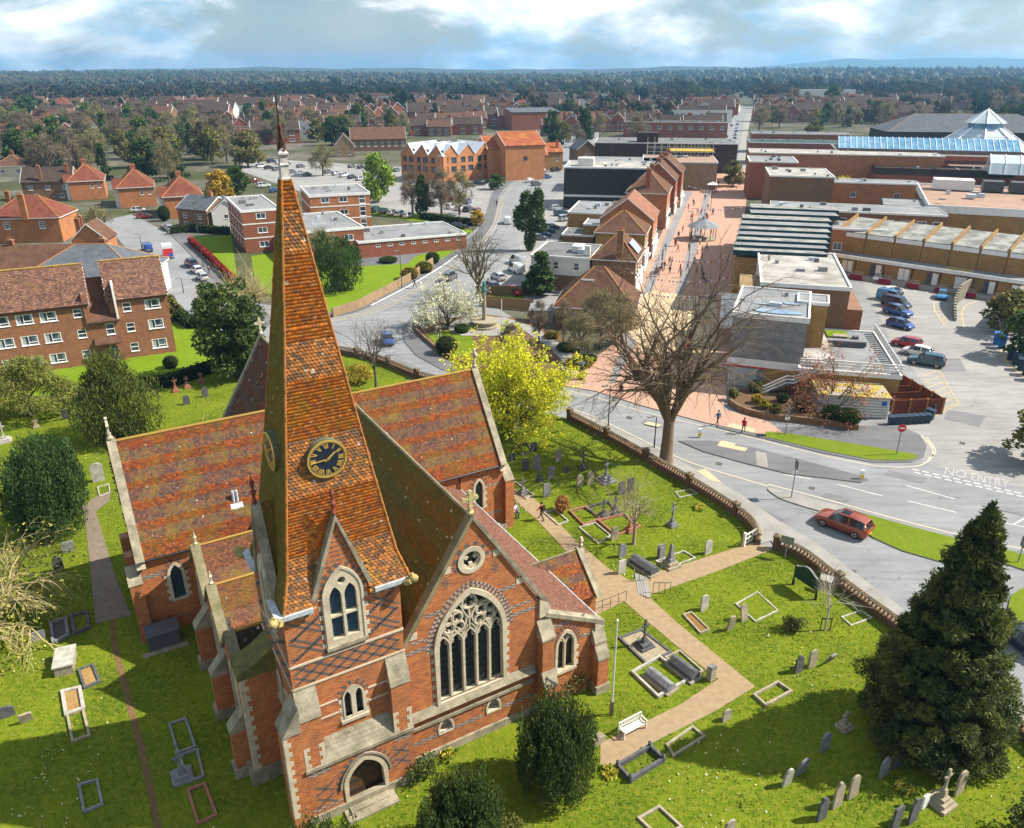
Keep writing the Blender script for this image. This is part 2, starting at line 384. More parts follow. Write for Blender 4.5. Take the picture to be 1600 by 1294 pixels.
# --- tower
TX, TY, THW, TE = -7.2, 2.5, 2.9, 13.0
bw_out = arch(TX, 1.9, 10.45, 13.2, 14.75)
def tower_face(k):
 # faces: 0 front (-v), 1 left (-u), 2 back, 3 right; local frame (s along, z, depth in)
 if k == 0: fn = lambda a, c, d: (TX + a, TY - THW + d, c)
 elif k == 1: fn = lambda a, c, d: (TX - THW + d, TY - a, c)
 elif k == 2: fn = lambda a, c, d: (TX - a, TY + THW - d, c)
 else: fn = lambda a, c, d: (TX + THW - d, TY + a, c)
 return fn
LUC_H, LUC_A = 1.42, 17.4
for k in range(4):
 fn = tower_face(k); w = MB()
 hole = arch(0, 1.5, 10.6, 13.2, 14.55); holes = [hole]
 small = []
 if k < 2:
  small = [arch(-.3, .36, 5.75, 6.95, 7.35, 4), arch(.3, .36, 5.75, 6.95, 7.35, 4)]; holes = holes + small
 outer = [(-THW, 4.9 if k == 0 else 0), (THW, 4.9 if k == 0 else 0), (THW, TE), (LUC_H, TE), (0, LUC_A), (-LUC_H, TE), (-THW, TE)]
 if k < 2:
  dr = arch(0, 1.9, .12, 1.35, 2.75) if k == 0 else None
 w.wall(outer, holes, fn, .35, BR, STO)
 part(w, 'tower_wall')
 d = MB()
 if k < 2:
  keep = lambda x, z: abs(x) > 1.05 or z < 10.4
  bricks_at(d, diaper(-2.8, 2.8, 8.75, 10.0, .9), fn, BRD)
  bricks_at(d, diaper(-2.8, 2.8, 10.15, 12.55, 1.8, ok=keep), fn, BRD)
  bricks_at(d, diaper(-2.8, 2.8, 10.3, 12.4, 1.8, ph=.3, ok=keep), fn, BRD)
  band(d, -2.85, -LUC_H, 12.62, fn); band(d, LUC_H, 2.85, 12.62, fn)
  bricks_at(d, [(x, z) for z in np.arange(14.9, 16.5, .25) for x in np.arange(-.9, .95, .3) if abs(x) < (LUC_A - z) / 4.4 * 1.25], fn, BRD)
  voussoirs(d, 0, 1.9, 13.2, 14.75, fn, .33, 22)
  voussoirs(d, 0, 1.25, 6.95, 7.75, fn, .26, 14)
  o = part(d, 'patterned_brickwork'); o['kind'] = 'stuff'
 s = MB()
 # belfry surround, mullion, tracery
 s.wall(arch(0, 1.9, 10.35, 13.2, 14.75), [arch(-.37, .6, 10.75, 13.1, 13.75, 5), arch(.37, .6, 10.75, 13.1, 13.75, 5), circ(0, 14.02, .2, 10)], lambda a, c, dd: fn(a, c, dd - .06), .28, STO)
 s.strip(arch(0, 1.9, 10.35, 13.2, 14.75), .12, fn, -.1, .1, STO, True)
 s.prism(rect(-1.05, 1.05, 10.2, 10.4), fn, -.16, .1, STW)
 s.prism(rect(-.68, .68, 12.0, 12.12), fn, -.03, .2, STO)
 for sd in (-1, 1): quoins(s, sd * .93, 10.4, 13.3, fn, sd, (.28, .12), .28, .02)
 part(s, 'belfry_window_stonework')
 lv = MB()
 for cx in (-.37, .37):
  for z in np.arange(10.8, 13.7, .16): lv.prism([(0, 0), (.03, 0), (.03, .18), (0, .18)], lambda a, c, dd, cx=cx, z=z: fn(cx - .31 + dd, z + c * .7, .16 + a + c * .8), 0, .62, LOUV)
 part(lv, 'louvre')
 if k < 2:
  s = MB()
  s.wall(arch(0, 1.15, 5.6, 6.95, 7.7, 6), small, lambda a, c, dd: fn(a, c, dd - .05), .25, STO)
  for sd in (-1, 1): quoins(s, sd * .56, 5.6, 6.95, fn, sd, (.22, .1), .27, .02)
  s.prism(rect(-.75, .75, 5.42, 5.6), fn, -.12, .1, STO); part(s, 'small_window_stonework')
  g = MB(); g.face([fn(a, c, .2) for a, c in rect(-.55, .55, 5.6, 7.5)], LEAD); part(g, 'window_glass')
 s = MB()   # lucarne copings and string courses
 for sd in (-1, 1):
  p0, p1 = Vector((sd * (LUC_H + .12), TE - .15)), Vector((0, LUC_A + .25))
  t = (p1 - p0).normalized(); q = Vector((t.y, -t.x)) * sd * .2
  s.prism([tuple(p0), tuple(p1), tuple(p1 + Vector((0, .0))), tuple(p0 + q)] if False else [tuple(p0 - q * .3), (0, LUC_A - .1), tuple(p1), tuple(p0 + q)], fn, -.14, .3, STW)
 part(s, 'lucarne_coping')
 f = MB(); c = Vector(fn(0, 0, .05)); f.lathe([(.09, 17.5), (.13, 17.65), (.05, 17.8), (.10, 18.0), (.16, 18.15), (.05, 18.3), (.09, 18.5), (.12, 18.65), (.03, 18.85), (.01, 19.1)], (c.x, c.y, 0), RUST, 7); part(f, 'lucarne_finial')
 if k in (0, 1, 3):
  s = MB()
  for z, hh in ((9.9, .12), (8.55, .1), (7.02, .09), (6.2, .08)):
   if k == 3 and z < 12: continue
   a0, a1 = (-THW, THW)
   if z < 8: s.prism(rect(-2.1, -.8, z, z + hh), fn, -.04, .05, STO); s.prism(rect(.8, 2.1, z, z + hh), fn, -.04, .05, STO)
   else: s.prism(rect(a0 - .03, a1 + .03, z, z + hh), fn, -.05, .05, STO)
  if k < 3: part(s, 'string_course')
 for a0, a1 in ((-THW - .25, -LUC_H - .1), (LUC_H + .1, THW + .25)):
  g = MB(); g.prism([(0, 0), (.3, .05), (.34, .32), (0, .26)], lambda a, c, dd: fn(dd, TE - .12 + c, -.04 - a), a0, a1, GUT); part(g, 'eaves_gutter')
 # lucarne roof: two slopes back to the spire
 for sd in (-1, 1):
  A = np.array(fn(sd * LUC_H, TE, .15)); B = np.array(fn(0, LUC_A, .15)); ds = np.array(fn(0, 0, 1.0)) - np.array(fn(0, 0, 0)); up = (B - A); ln = np.linalg.norm(up); up /= ln
  tiles('lucarne_roof_tiles', church, A, ds, up, [(0, 0), (1.2, 0), (1.9, ln * .6), (2.2, ln), (0, ln)], TILS if k != 1 else TILM, pal=PALM, seed=40 + k * 2 + sd)
  b = MB(); b.face([fn(sd * LUC_H, TE - .05, .12), fn(sd * LUC_H, TE - .05, 1.9), fn(0, LUC_A - .06, 2.3), fn(0, LUC_A - .06, .12)], STC); part(b, 'lucarne_roof')
# gargoyles at the four corners
gm = MB()
gm.lathe([(.10, 0), (.16, .1), (.2, .25), (.14, .42), (.2, .55), (.24, .7), (.18, .85), (.08, .95)], (0, 0, 0), M('lichened gargoyle stone', (.46, .36, .10), (.3, .24, .12), 3), 8)
gm.box(-.3, -.1, -.12, .12, .3, .62, MATS['lichened gargoyle stone']); gm.box(.1, .3, -.12, .12, .3, .62, MATS['lichened gargoyle stone']); gm.box(-.1, .1, .1, .28, .62, .8, MATS['lichened gargoyle stone'])
gd = gm.data('gargoyle', smooth=40)
for i, (a, b) in enumerate(((-1, -1), (1, -1), (-1, 1), (1, 1))):
 o = link('gargoyle', gd, church, (TX + a * (THW + .1), TY + b * (THW + .1), TE - .15)); o.rotation_euler = (R(62), 0, math.atan2(b, a) + R(90))
# lower stage, buttresses, ledge, door
w = MB(); fn = tower_face(0); fl = lambda a, c, d: fn(a, c, d - .5)
door = arch(.1, 2.2, .12, 1.6, 3.1)
w.wall([(-THW, 0), (THW, 0), (THW, 3.75), (-THW, 3.75)], [door], fl, .55, BR, STO)
w.prism([(-.5, 0), (0, 0), (0, 3.75), (-.5, 3.75)], lambda a, c, d: fn(-THW + d, c, a), 0, .02, BR); w.prism([(-.5, 0), (0, 0), (0, 3.75), (-.5, 3.75)], lambda a, c, d: fn(THW - d, c, a), 0, .02, BR)
part(w, 'tower_porch_wall')
s = MB(); s.strip(door, .26, fl, -.06, .3, STO, True); s.strip(archline(.1, 2.75, 1.6, 3.42), .12, fl, -.1, .1, STW)
s.prism(rect(-THW - .04, THW + .04, 3.62, 3.82), fl, -.1, .1, STW); part(s, 'door_arch_stonework')
d = MB(); voussoirs(d, .1, 2.9, 1.6, 3.5, fl, .2, 30)
bricks_at(d, diaper(-2.7, -1.5, .9, 2.6, 1.2), fl, BRD); bricks_at(d, diaper(1.6, 2.7, 1.4, 3.0, 1.1), fl, BRD); band(d, -2.85, -1.7, 3.25, fl); band(d, 1.8, 2.85, 3.25, fl)
band(d, -2.85, -1.2, .8, fl, 2); part(d, 'patterned_brickwork')['kind'] = 'stuff'
dd = MB()
for i in range(11): dd.prism(rect(-1.18 + i * .215, -.975 + i * .215, .1, 3.1), lambda a, c, d: fl(a + .1, c, d + .42 + .004 * (i % 2)), 0, .05, WOOD)
dob = part(dd, 'door')
for z in (.6, 1.3, 1.9):
 for sd in (-1, 1): h = MB(); h.prism(rect(sd * .1, sd * .85, z, z + .07), lambda a, c, d: fl(a + .1, c, d + .39), 0, .03, IRON); part(h, 'door_hinge', dob)
st = MB(); st.prism(rect(-1.3, 1.5, 0, .12), fl, -1.0, .5, STW); st.prism(rect(-1.0, 1.2, .12, .2), fl, -.5, .5, STW); part(st, 'door_step')
lg = MB()
for i in range(5):
 z0 = 3.82 + i * .24; dd0 = -.5 + i * .1
 lg.prism([(dd0 - .02, z0), (dd0 + .12, z0 + .26), (.05, z0 + .26), (.05, z0)], lambda a, c, d: fn(d, c, a), -1.85, 1.85, STW)
part(lg, 'weathered_ledge')
for sd in (-1, 1):
 b = MB(); x0, x1 = (sd * 1.85, sd * THW)
 if x0 > x1: x0, x1 = x1, x0
 b.prism([(-.5, 3.8), (.05, 3.8), (.05, 7.0), (-.5, 7.0)], lambda a, c, d: fn(d, c, a), x0, x1, BR)
 bo = part(b, 'tower_buttress')
 c = MB(); c.prism([(-.56, 6.95), (-.5, 7.25), (0.0, 8.5), (.02, 6.95)], lambda a, c_, d: fn(d, c_, a), x0 - .03, x1 + .03, STW); part(c, 'buttress_cap', bo)
 qp(bo, (sd * 1.85, 3.85, 5.2, lambda a, c_, d: fn(a, c_, d - .5), sd, (.3, .16), .28), (sd * THW, 3.85, 5.2, lambda a, c_, d: fn(a, c_, d - .5), -sd, (.3, .16), .28))
# left face: deep stair buttress with quoins and mossy cap
b = MB(); b.box(-12.0, -10.1, 3.3, 4.7, 0, 7.2, BR); bo = part(b, 'stair_buttress', label='shaded brick buttress with pale quoins and mossy cap')
c = MB(); c.prism([(-12.1, 7.2), (-10.1, 7.2), (-10.1, 8.7), (-10.9, 8.1), (-12.1, 7.6)], lambda a, z, d: (a, d, z), 3.2, 4.8, M('moss on stone', (.17, .15, .03), (.08, .08, .03), 2, bump=.5)); part(c, 'buttress_cap', bo)
qp(bo, (3.3, .9, 7.1, fU(-12.0), 1, (.42, .25), .34), (4.7, .9, 7.1, fU(-12.0), -1, (.42, .25), .34), (-12.0, .9, 7.1, fV(3.3), 1, (.42, .25), .34))
b = MB(); b.box(-12.25, -10.1, 3.1, 4.9, 0, .9, STW); part(b, 'plinth', bo)
b = MB(); b.box(-11.0, -10.1, -.9, .3, 0, 6.4, BR); b2 = part(b, 'tower_buttress'); c = MB(); c.prism([(-11.05, 6.4), (-10.1, 6.4), (-10.1, 7.9)], lambda a, z, d: (a, d, z), -.95, .35, STW); part(c, 'buttress_cap', b2)
qp(b2, (-.9, .9, 6.4, fU(-11.0), 1, (.35, .2), .3), (-11.0, .9, 6.4, fV(-.9), 1, (.35, .2), .3))
p = MB(); p.box(TX - THW - .15, TX + THW + .1, TY - THW - .62, TY - THW - .3, 0, .55, STW); part(p, 'plinth')
# --- spire
SX, SY = -6.95, 2.5
prof = [(12.95, 3.18), (14.6, 2.68), (19.5, 1.93), (26, 1.0), (31.95, .19)]
core = MB()
core.lathe([(hw * 1.414 - .06, z) for z, hw in [(13.95, 2.82)] + prof[1:]], (SX, SY, 0), STC, 4, rot=R(45)); part(core, 'spire_core')
for k in range(4):
 dirs = [((1, 0), (0, -1)), ((0, -1), (-1, 0)), ((-1, 0), (0, 1)), ((0, 1), (1, 0))][k]
 a, nn = np.array([*dirs[0], 0.]), np.array([*dirs[1], 0.])
 for j in range(4):
  z0, h0 = prof[j]; z1, h1 = prof[j + 1]
  p0 = np.array([SX, SY, z0]) + nn * h0; p1 = np.array([SX, SY, z1]) + nn * h1; up = p1 - p0; ln = np.linalg.norm(up); up /= ln
  zz = lambda z: (z - z0) / (z1 - z0) * ln
  bands = [(zz(x), zz(y), 1) for x, y in ((13.0, 15.6), (18.3, 21.0), (23.6, 25.2), (29.0, 30.7))]
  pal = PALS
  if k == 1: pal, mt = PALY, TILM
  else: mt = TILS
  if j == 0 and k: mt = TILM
  w = .2 if j < 2 else .17
  o = tiles('spire_tiles', church, p0, a, up, [(-h0, 0), (h0, 0), (h1, ln), (-h1, ln)], mt, w=w, g=.155, pal=pal, bands=bands, lift=.03, thick=.02, seed=k * 3 + j, holes=[rect((-.25, 0, .25, 0)[k] - 1.36, (-.25, 0, .25, 0)[k] + 1.36, -1, 1.5)] if j == 0 else ())
for sx, sy in ((1, -1), (-1, -1), (1, 1), (-1, 1)):
 hp = MB(); hp.tube([(SX + sx * hw, SY + sy * hw, z + .02) for z, hw in prof], [.07, .065, .06, .055, .05], M('orange hip tile', (.46, .15, .035), (.28, .14, .03), 1.5), 6); part(hp, 'hip_tiles')
cp = MB(); capm = M('white lead cap', (.55, .54, .50), (.34, .30, .25), 5)
cp.lathe([(.3, 31.85), (.3, 31.98), (.25, 32.05), (.22, 32.45), (.28, 32.52), (.22, 32.6), (.2, 32.82), (.3, 32.92), (.3, 32.98), (.15, 33.1), (.05, 33.15)], (SX, SY, 0), capm, 4, rot=R(45)); part(cp, 'spire_cap')
vn = MB()
vn.tube([(SX, SY, 33.0), (SX, SY, 35.25)], [.045, .03], IRON, 6); vrust = M('rusty iron', (.14, .05, .025), (.06, .03, .025), 20)
for q in range(4):
 a = q * math.pi / 2 + .3; c, s_ = math.cos(a), math.sin(a)
 vn.tube([(SX + .16 * c, SY + .16 * s_, 33.05), (SX + .15 * c, SY + .15 * s_, 33.4), (SX + .05 * c, SY + .05 * s_, 33.75), (SX + .08 * c, SY + .08 * s_, 33.95), (SX, SY, 34.15)], .04, vrust, 5)
 vn.tube([(SX, SY, 34.4), (SX + .22 * c, SY + .22 * s_, 34.4)], .012, vrust, 5)
 vn.tube([(SX + .17 * c, SY + .17 * s_, 33.3), (SX + .24 * c, SY + .24 * s_, 33.42), (SX + .16 * c, SY + .16 * s_, 33.52)], .018, vrust, 5)
vn.tube([(SX - .25, SY, 34.8), (SX + .25, SY, 34.82)], .015, vrust, 5); vn.prism([(-.25, 34.72), (-.12, 34.8), (-.25, 34.88), (-.34, 34.8)], lambda a, z, d: (SX + a, SY + d, z), -.01, .01, vrust)
part(vn, 'weather_vane')
# --- clocks
for k in (0, 1):
 cz = 20.0; hw = 1.95 - (cz - 19.5) * .1314; nn = ((0, -1), (-1, 0))[k]; al = ((1, 0), (0, -1))[k]
 cx = SX if k else -7.03
 def fc(a, c, d, nn=nn, al=al, hw=hw, cx=cx): return ((cx if k == 0 else SX) + al[0] * a + nn[0] * (hw + d), SY + al[1] * a + nn[1] * (hw + d), cz + c)
 c = MB(); c.prism(circ(0, 0, .93, 36), fc, -.35, .22, M('clock casing lead', (.13, .13, .09), (.09, .1, .04), 3)); co = part(c, 'clock', label='round black clock with gilt numerals')
 c = MB(); c.prism(circ(0, 0, .86, 36), fc, .2, .235, CLK); part(c, 'clock_dial', co)
 c = MB(); c.strip(circ(0, 0, .88, 40), .07, fc, .2, .27, GOLD, True); c.strip(circ(0, 0, .80, 40), .02, fc, .2, .25, GOLD, True); part(c, 'clock_rim', co)
 num = {1: 1, 2: 2, 3: 3, 4: 4, 5: 2, 6: 3, 7: 4, 8: 4, 9: 3, 10: 2, 11: 2, 12: 3}
 c = MB()
 for hr in range(1, 13):
  t = R(90 - hr * 30); cs, sn = math.cos(t), math.sin(t); n = num[hr]
  for i in range(n):
   o_ = (i - (n - 1) / 2) * .075
   tilt = .05 if hr in (5, 6, 7, 8, 10, 11, 12, 9, 4) and i == n - 1 else 0
   c.strip([(cs * .53 - sn * (o_ - tilt), sn * .53 + cs * (o_ - tilt)), (cs * .76 - sn * (o_ + tilt), sn * .76 + cs * (o_ + tilt))], .042, fc, .235, .25, GOLD)
 part(c, 'clock_numerals', co)
 for nme, an, l, wd_ in (('minute_hand', 90 - 43 * 6 - 8, .78, .05), ('hour_hand', 90 - 1.75 * 30, .5, .08)):
  c = MB(); t = R(an); cs, sn = math.cos(t), math.sin(t)
  c.strip([(-cs * .14, -sn * .14), (cs * l * .7, sn * l * .7), (cs * l, sn * l)], wd_, fc, .255, .28, GOLD); c.prism(circ(0, 0, .07, 10), fc, .25, .29, GOLD); part(c, nme, co)
# --- nave west front
NH, NE, NR = 4.6, 7.5, 15.0
fn = fV(0)
gw = arch(-.22, 4.1, 3.75, 7.35, 10.5, 12); rose = circ(-.08, 12.45, .55, 20)
lun = [arch(x, .85, 1.45, 1.75, 2.4, 6) for x in (-1.95, 1.15)]
w = MB(); w.wall([(-4.3, 0), (NH, 0), (NH, NE + .1), (0, NR - .05), (-4.3, 8.1)], [gw, rose] + lun, fn, .45, BR, STO); part(w, 'nave_west_wall')
d = MB()
for z, r_ in ((7.75, 3), (8.35, 2), (9.75, 3)):
 hwid = (NR - z) / (NR - NE) * NH - .35
 band(d, max(-4.2, -hwid), hwid, z, fn, r_, hole=arch(-.22, 5.3, 3, 7.35, 11.3))
band(d, -1.25, 1.2, 12.3, fn, 3, hole=circ(-.08, 12.45, 1.0)); band(d, -4.2, 3.9, 3.0, fn, 3); band(d, -4.2, 3.9, 1.35, fn, 3, hole=arch(1.15, 1.4, 1, 1.9, 3))
voussoirs(d, -.22, 4.65, 7.35, 10.8, fn, .16, 60, mats=(BRD, BRW)); voussoirs(d, -.22, 5.1, 7.35, 11.02, fn, .14, 70, mats=(BRW, BRD))
for k in range(22):
 a0 = 2 * math.pi * k / 22; a1 = 2 * math.pi * (k + .85) / 22
 if math.sin(a0) > -.3: d.prism([(-.08 + r_ * math.cos(a), 12.45 + r_ * math.sin(a)) for r_, a in ((.82, a0), (1.08, a0), (1.08, a1), (.82, a1))], fn, -.012, .05, (BRD, BR)[k % 2])
for x in (-1.95, 1.15): voussoirs(d, x, 1.15, 1.75, 2.6, fn, .2, 18)
for x in (-1.6, 1.35): bricks_at(d, [(x + dx, 11.2 + dz) for dx, dz in ((0, 0), (0, .15), (0, .3), (0, .45), (0, .6), (-.16, .22), (.16, .22), (-.16, .42), (.16, .42))], fn, BRD)
part(d, 'patterned_brickwork')['kind'] = 'stuff'
t = MB(); ft = lambda a, c, d: (a, -.02 + d, c)
t.strip(arch(-.22, 4.22, 3.6, 7.35, 10.58, 14), .3, ft, -.1, .28, STO, True)
for sd in (-1, 1): quoins(t, -.22 + sd * 2.1, 3.6, 7.5, fn, sd, (.34, .16), .3, .02)
LW = 4.1 / 5; xs = [-.22 - 2.05 + LW * i for i in range(6)]
for x in xs[1:5]: t.strip([(x, 3.7), (x, 7.55)], .13, ft, .08, .36, STO)
for i in range(5):
 cx = (xs[i] + xs[i + 1]) / 2; t.strip(archline(cx, LW - .08, 7.35, 8.0, 6), .1, ft, .1, .34, STO)
 for sd in (-1, 1): t.strip([(cx + sd * .34, 7.4), (cx + sd * .2, 7.42), (cx + sd * .16, 7.55), (cx + sd * .24, 7.7)], .05, ft, .16, .3, STO)
for x in (xs[1], xs[2], xs[3], xs[4]): t.strip([(x, 7.5), (x - .05, 7.9), (x - .3, 8.25)], .08, ft, .1, .32, STO); t.strip([(x, 7.5), (x + .05, 7.9), (x + .3, 8.25)], .08, ft, .1, .32, STO)
def foil(cx, cz, r, n=4, a0=0.0):
 t.strip(circ(cx, cz, r, 18), .1, ft, .1, .34, STO, True)
 for k in range(n):
  a = a0 + 2 * math.pi * k / n; p = Vector((cx, cz)) + Vector((math.cos(a), math.sin(a))) * r * .95; q = Vector((cx, cz)) + Vector((math.cos(a), math.sin(a))) * r * .5
  t.strip([tuple(p), tuple(q)], r * .32, ft, .16, .3, STO)
for sd in (-1, 1):
 bx = -.22 + sd * .95
 for dx, dz in ((-.34, -.28), (.3, -.18), (-.22, .36), (.38, .34)): foil(bx + (dx if sd > 0 else -dx) * .95, 8.62 + dz, .32)
 t.strip(circ(bx, 8.66, .78, 22), .09, ft, .12, .32, STO, True)
foil(-.22, 9.75, .42, 4, R(45)); t.strip([(-.22, 8.0), (-.22, 9.35)], .09, ft, .1, .32, STO)
t.strip([(-.22, 8.6), (-.55, 9.2), (-.75, 9.7)], .08, ft, .1, .32, STO); t.strip([(-.22, 8.6), (.11, 9.2), (.31, 9.7)], .08, ft, .1, .32, STO)
part(t, 'window_tracery', label='cream stone tracery of five lights with quatrefoils')
s = MB(); s.prism([(-.4, 3.25), (.1, 3.25), (.1, 3.75), (.02, 3.75)], lambda a, c, d: (d, a * .75, c), -4.25, 3.95, STW); s.prism(rect(-4.25, 3.95, 2.45, 2.65), fn, -.12, .05, STW); part(s, 'window_sill')
g = MB(); g.face([(a, .33, c) for a, c in arch(-.22, 4.1, 3.6, 7.35, 10.5, 12)], LEAD); go = part(g, 'window_glass')
gb = MB()
for z in np.arange(4.2, 7.6, .45): gb.box(-2.25, 1.82, .29, .31, z, z + .025, flat('lead bar', (.05, .055, .06), .6))
for x in np.arange(-2.1, 1.8, .205): gb.box(x, x + .012, .295, .31, 3.7, 7.7, MATS['lead bar'])
part(gb, 'saddle_bars', go)
s = MB(); s.strip(circ(-.08, 12.45, .68, 28), .26, fn, -.06, .2, STO, True)
for k in range(3):
 a = R(90 + 120 * k + 60); s.strip([(-.08 + .56 * math.cos(a), 12.45 + .56 * math.sin(a)), (-.08 + .2 * math.cos(a), 12.45 + .2 * math.sin(a))], .2, fn, .05, .2, STO)
s.strip(circ(-.08, 12.45, .5, 20), .14, fn, .05, .2, STO, True); part(s, 'rose_window_stonework')
g = MB(); g.face([(a, .3, c) for a, c in circ(-.08, 12.45, .6, 16)], LEAD); part(g, 'window_glass')
for x in (-1.95, 1.15):
 s = MB(); s.strip(arch(x, .9, 1.42, 1.75, 2.45, 6), .14, fn, -.04, .3, STO, True); s.face([(a, .4, c) for a, c in arch(x, .85, 1.4, 1.75, 2.4, 6)], STO); part(s, 'niche_stonework')
p = MB(); p.box(-4.2, NH, -.14, .02, 0, .5, STW); part(p, 'plinth')
def coping(mb, apex, foot, fn, d0, d1, t=.22, mat=None):
 a, f = Vector(apex), Vector(foot); q = (a - f).normalized(); n = Vector((-q.y, q.x))
 if n.y < 0: n = -n
 mb.prism([tuple(f - n * .05), tuple(a - n * .05), (a.x, a.y + t * 1.1), tuple(f + n * t)], fn, d0, d1, mat or STC)
s = MB(); coping(s, (0, NR), (NH + .25, NE + .05), fn, -.12, .42, mat=STW); coping(s, (0, NR), (-4.3, 8.15), fn, -.12, .42, mat=STC)
s.prism([(4.2, 7.0), (4.75, 7.05), (4.95, 7.45), (4.75, 7.9), (4.2, 8.3)], fn, -.14, .42, STO)
for x, z in ((2.9, 10.1), (1.45, 12.45), (-1.5, 12.3), (-3.6, 8.9)): s.prism(rect(x - .22, x + .22, z - .25, z + .15), fn, -.03, .1, STO)
part(s, 'gable_coping')
def cross(at, h=1.3, along=(1, 0), mat=None, name='gable_cross'):
 c = MB(); mat = mat or STO; x, y, z = at; ax, ay = along
 c.lathe([(.2, 0), (.22, .12), (.14, .2), (.12, .42), (.16, .46)], (x, y, z), mat, 6)
 def fx(a, cc, d): return (x + ax * a - ay * d, y + ay * a + ax * d, z + cc)
 c.strip([(0, .4), (0, h)], .17, fx, -.08, .08, mat); zz = h * .72
 c.strip([(-.36, zz), (.36, zz)], .17, fx, -.075, .075, mat); c.strip(circ(0, zz, .24, 14), .07, fx, -.06, .06, mat, True)
 for a, cc in ((-.36, zz), (.36, zz), (0, h)): c.prism(circ(a, cc, .12, 8), fx, -.09, .09, mat)
 return part(c, name)
YL = M('yellow lichened stone', (.48, .40, .12), (.38, .34, .22), 4); cross((0, .15, NR + .15), 1.25, mat=YL)
# buttresses of the west front
def buttress(x0, x1, y0, y1, h1, h2, base=True):
 b = MB(); b.box(x0, x1, y0, y1, 0, h1, BR); b.box(x0 + .02, x1 - .02, y0 + .4, y1, h1, h2, BR); bo = part(b, 'buttress')
 c = MB(); c.prism([(y0 - .05, h1 - .05), (y0 - .05, h1 + .1), (y0 + .42, h1 + .95), (y0 + .42, h1 - .05)], lambda a, z, d: (d, a, z), x0 - .04, x1 + .04, STW)
 c.prism([(y0 + .34, h2 - .05), (y0 + .34, h2 + .1), (y1, h2 + 1.1), (y1, h2 - .05)], lambda a, z, d: (d, a, z), x0 - .04, x1 + .04, STW); part(c, 'buttress_cap', bo)
 if base: p = MB(); p.box(x0 - .12, x1 + .12, y0 - .12, y1, 0, .6, STW); part(p, 'plinth', bo)
buttress(4.1, 4.95, -1.05, 0, 2.5, 5.7); buttress(8.15, 8.95, -.8, .1, 2.6, 3.6)
# --- nave, transepts, chancel, aisles, porch
def roof(name, p_eave0, p_eave1, p_ridge1, p_ridge0, mat, pal, seed, bands=None, under=STC, poly=None, w=.19, g=.13, **k):
 a, b, c, d = [np.array(x, float) for x in (p_eave0, p_eave1, p_ridge1, p_ridge0)]
 ds = (b - a) / np.linalg.norm(b - a); up = d - a; up = up - ds * (up @ ds); ln = np.linalg.norm(up); up /= ln
 n = np.cross(ds, up); n = n if n[2] > 0 else -n
 m = MB(); m.face([tuple(x - n * .02) for x in (a, b, c, d)], under); ro = part(m, name)
 P = poly or [((x - a) @ ds, (x - a) @ up) for x in (a, b, c, d)]
 tiles('roof_tiles', church, a, ds, up, P, mat, w=w, g=g, pal=pal, bands=bands, seed=seed, **k); return ro
BT = [(1.05 + i * 1.42, 1.85 + i * 1.42, 1) for i in range(6)]
VT0, VT1, ZT, ZR = 19.45, 28.55, 6.3, 13.0
# nave
roof('nave_roof', (-4.9, .4, 7.05), (-4.9, 29, 7.05), (0, 29, NR), (0, .4, NR), TILM, PALM, 11, [(1 + i * 1.9, 1.9 + i * 1.9, 1) for i in range(5)])
roof('nave_roof', (4.9, .4, 7.05), (4.9, 29, 7.05), (0, 29, NR), (0, .4, NR), TILA, PALD, 12, [(1 + i * 1.9, 1.9 + i * 1.9, 1) for i in range(5)])
rd = MB(); rd.tube([(0, .4, NR + .02), (0, 29, NR + .02)], .11, MATS['orange hip tile'] if False else STC, 6); part(rd, 'ridge_tiles')
w = MB(); w.box(-4.6, -4.3, 5.3, 29, 0, 7.3, BR); w.box(4.3, 4.6, .05, 29, 0, 7.3, BR); part(w, 'nave_side_wall')
# transepts (one long cross roof)
roof('transept_roof', (-15.25, VT0 - .25, ZT - .1), (-2.0, VT0 - .25, ZT - .1), (-1.0, 24, ZR), (-15.25, 24, ZR), TILA, PALN, 13, BT)
roof('transept_roof', (1.0, VT0 - .25, ZT - .1), (13.05, VT0 - .25, ZT - .1), (13.05, 24, ZR), (1.0, 24, ZR), TILA, PALN, 14, BT)
roof('transept_roof', (-15.25, VT1 + .25, ZT - .1), (13.05, VT1 + .25, ZT - .1), (13.05, 24, ZR), (-15.25, 24, ZR), TILA, PALD, 15, BT, w=.3, g=.2)
rd = MB(); rd.tube([(-15.3, 24, ZR + .03), (13.05, 24, ZR + .03)], .12, M('lichened ridge tile', (.36, .17, .05), (.34, .24, .04), 1.2), 6); part(rd, 'ridge_tiles')
wl = arch(-12.95, .95, 2.3, 4.3, 5.2); wr = arch(10.7, .9, 2.4, 4.4, 5.2)
w = MB(); w.wall(rect(-15.1, -4.5, 0, ZT + .1), [wl], fV(VT0), .35, BR, STO); w.wall(rect(4.5, 13.0, 0, ZT + .1), [wr], fV(VT0), .35, BR, STO); w.wall(rect(-15.1, 13, 0, ZT), [], fVb(VT1), .3, BR); part(w, 'transept_wall')
s = MB(); gl = MB(); d = MB()
for a, c0, wd_ in ((wl, -12.95, .95), (wr, 10.7, .9)):
 s.strip(a, .2, fV(VT0), -.05, .2, STO, True); gl = MB(); gl.face([(x, VT0 + .25, z) for x, z in a], M('blue church glass', (.03, .06, .085), (.02, .04, .06), rough=.3, spec=.6, scale=4)); part(gl, 'window_glass'); voussoirs(d, c0, wd_ + .3, a[2][1], a[2][1] + 1.05, fV(VT0), .3, 14)
 for sd in (-1, 1): quoins(s, c0 + sd * wd_ / 2, 2.4, 4.4, fV(VT0), sd, (.3, .15), .3)
part(s, 'transept_window_stonework')
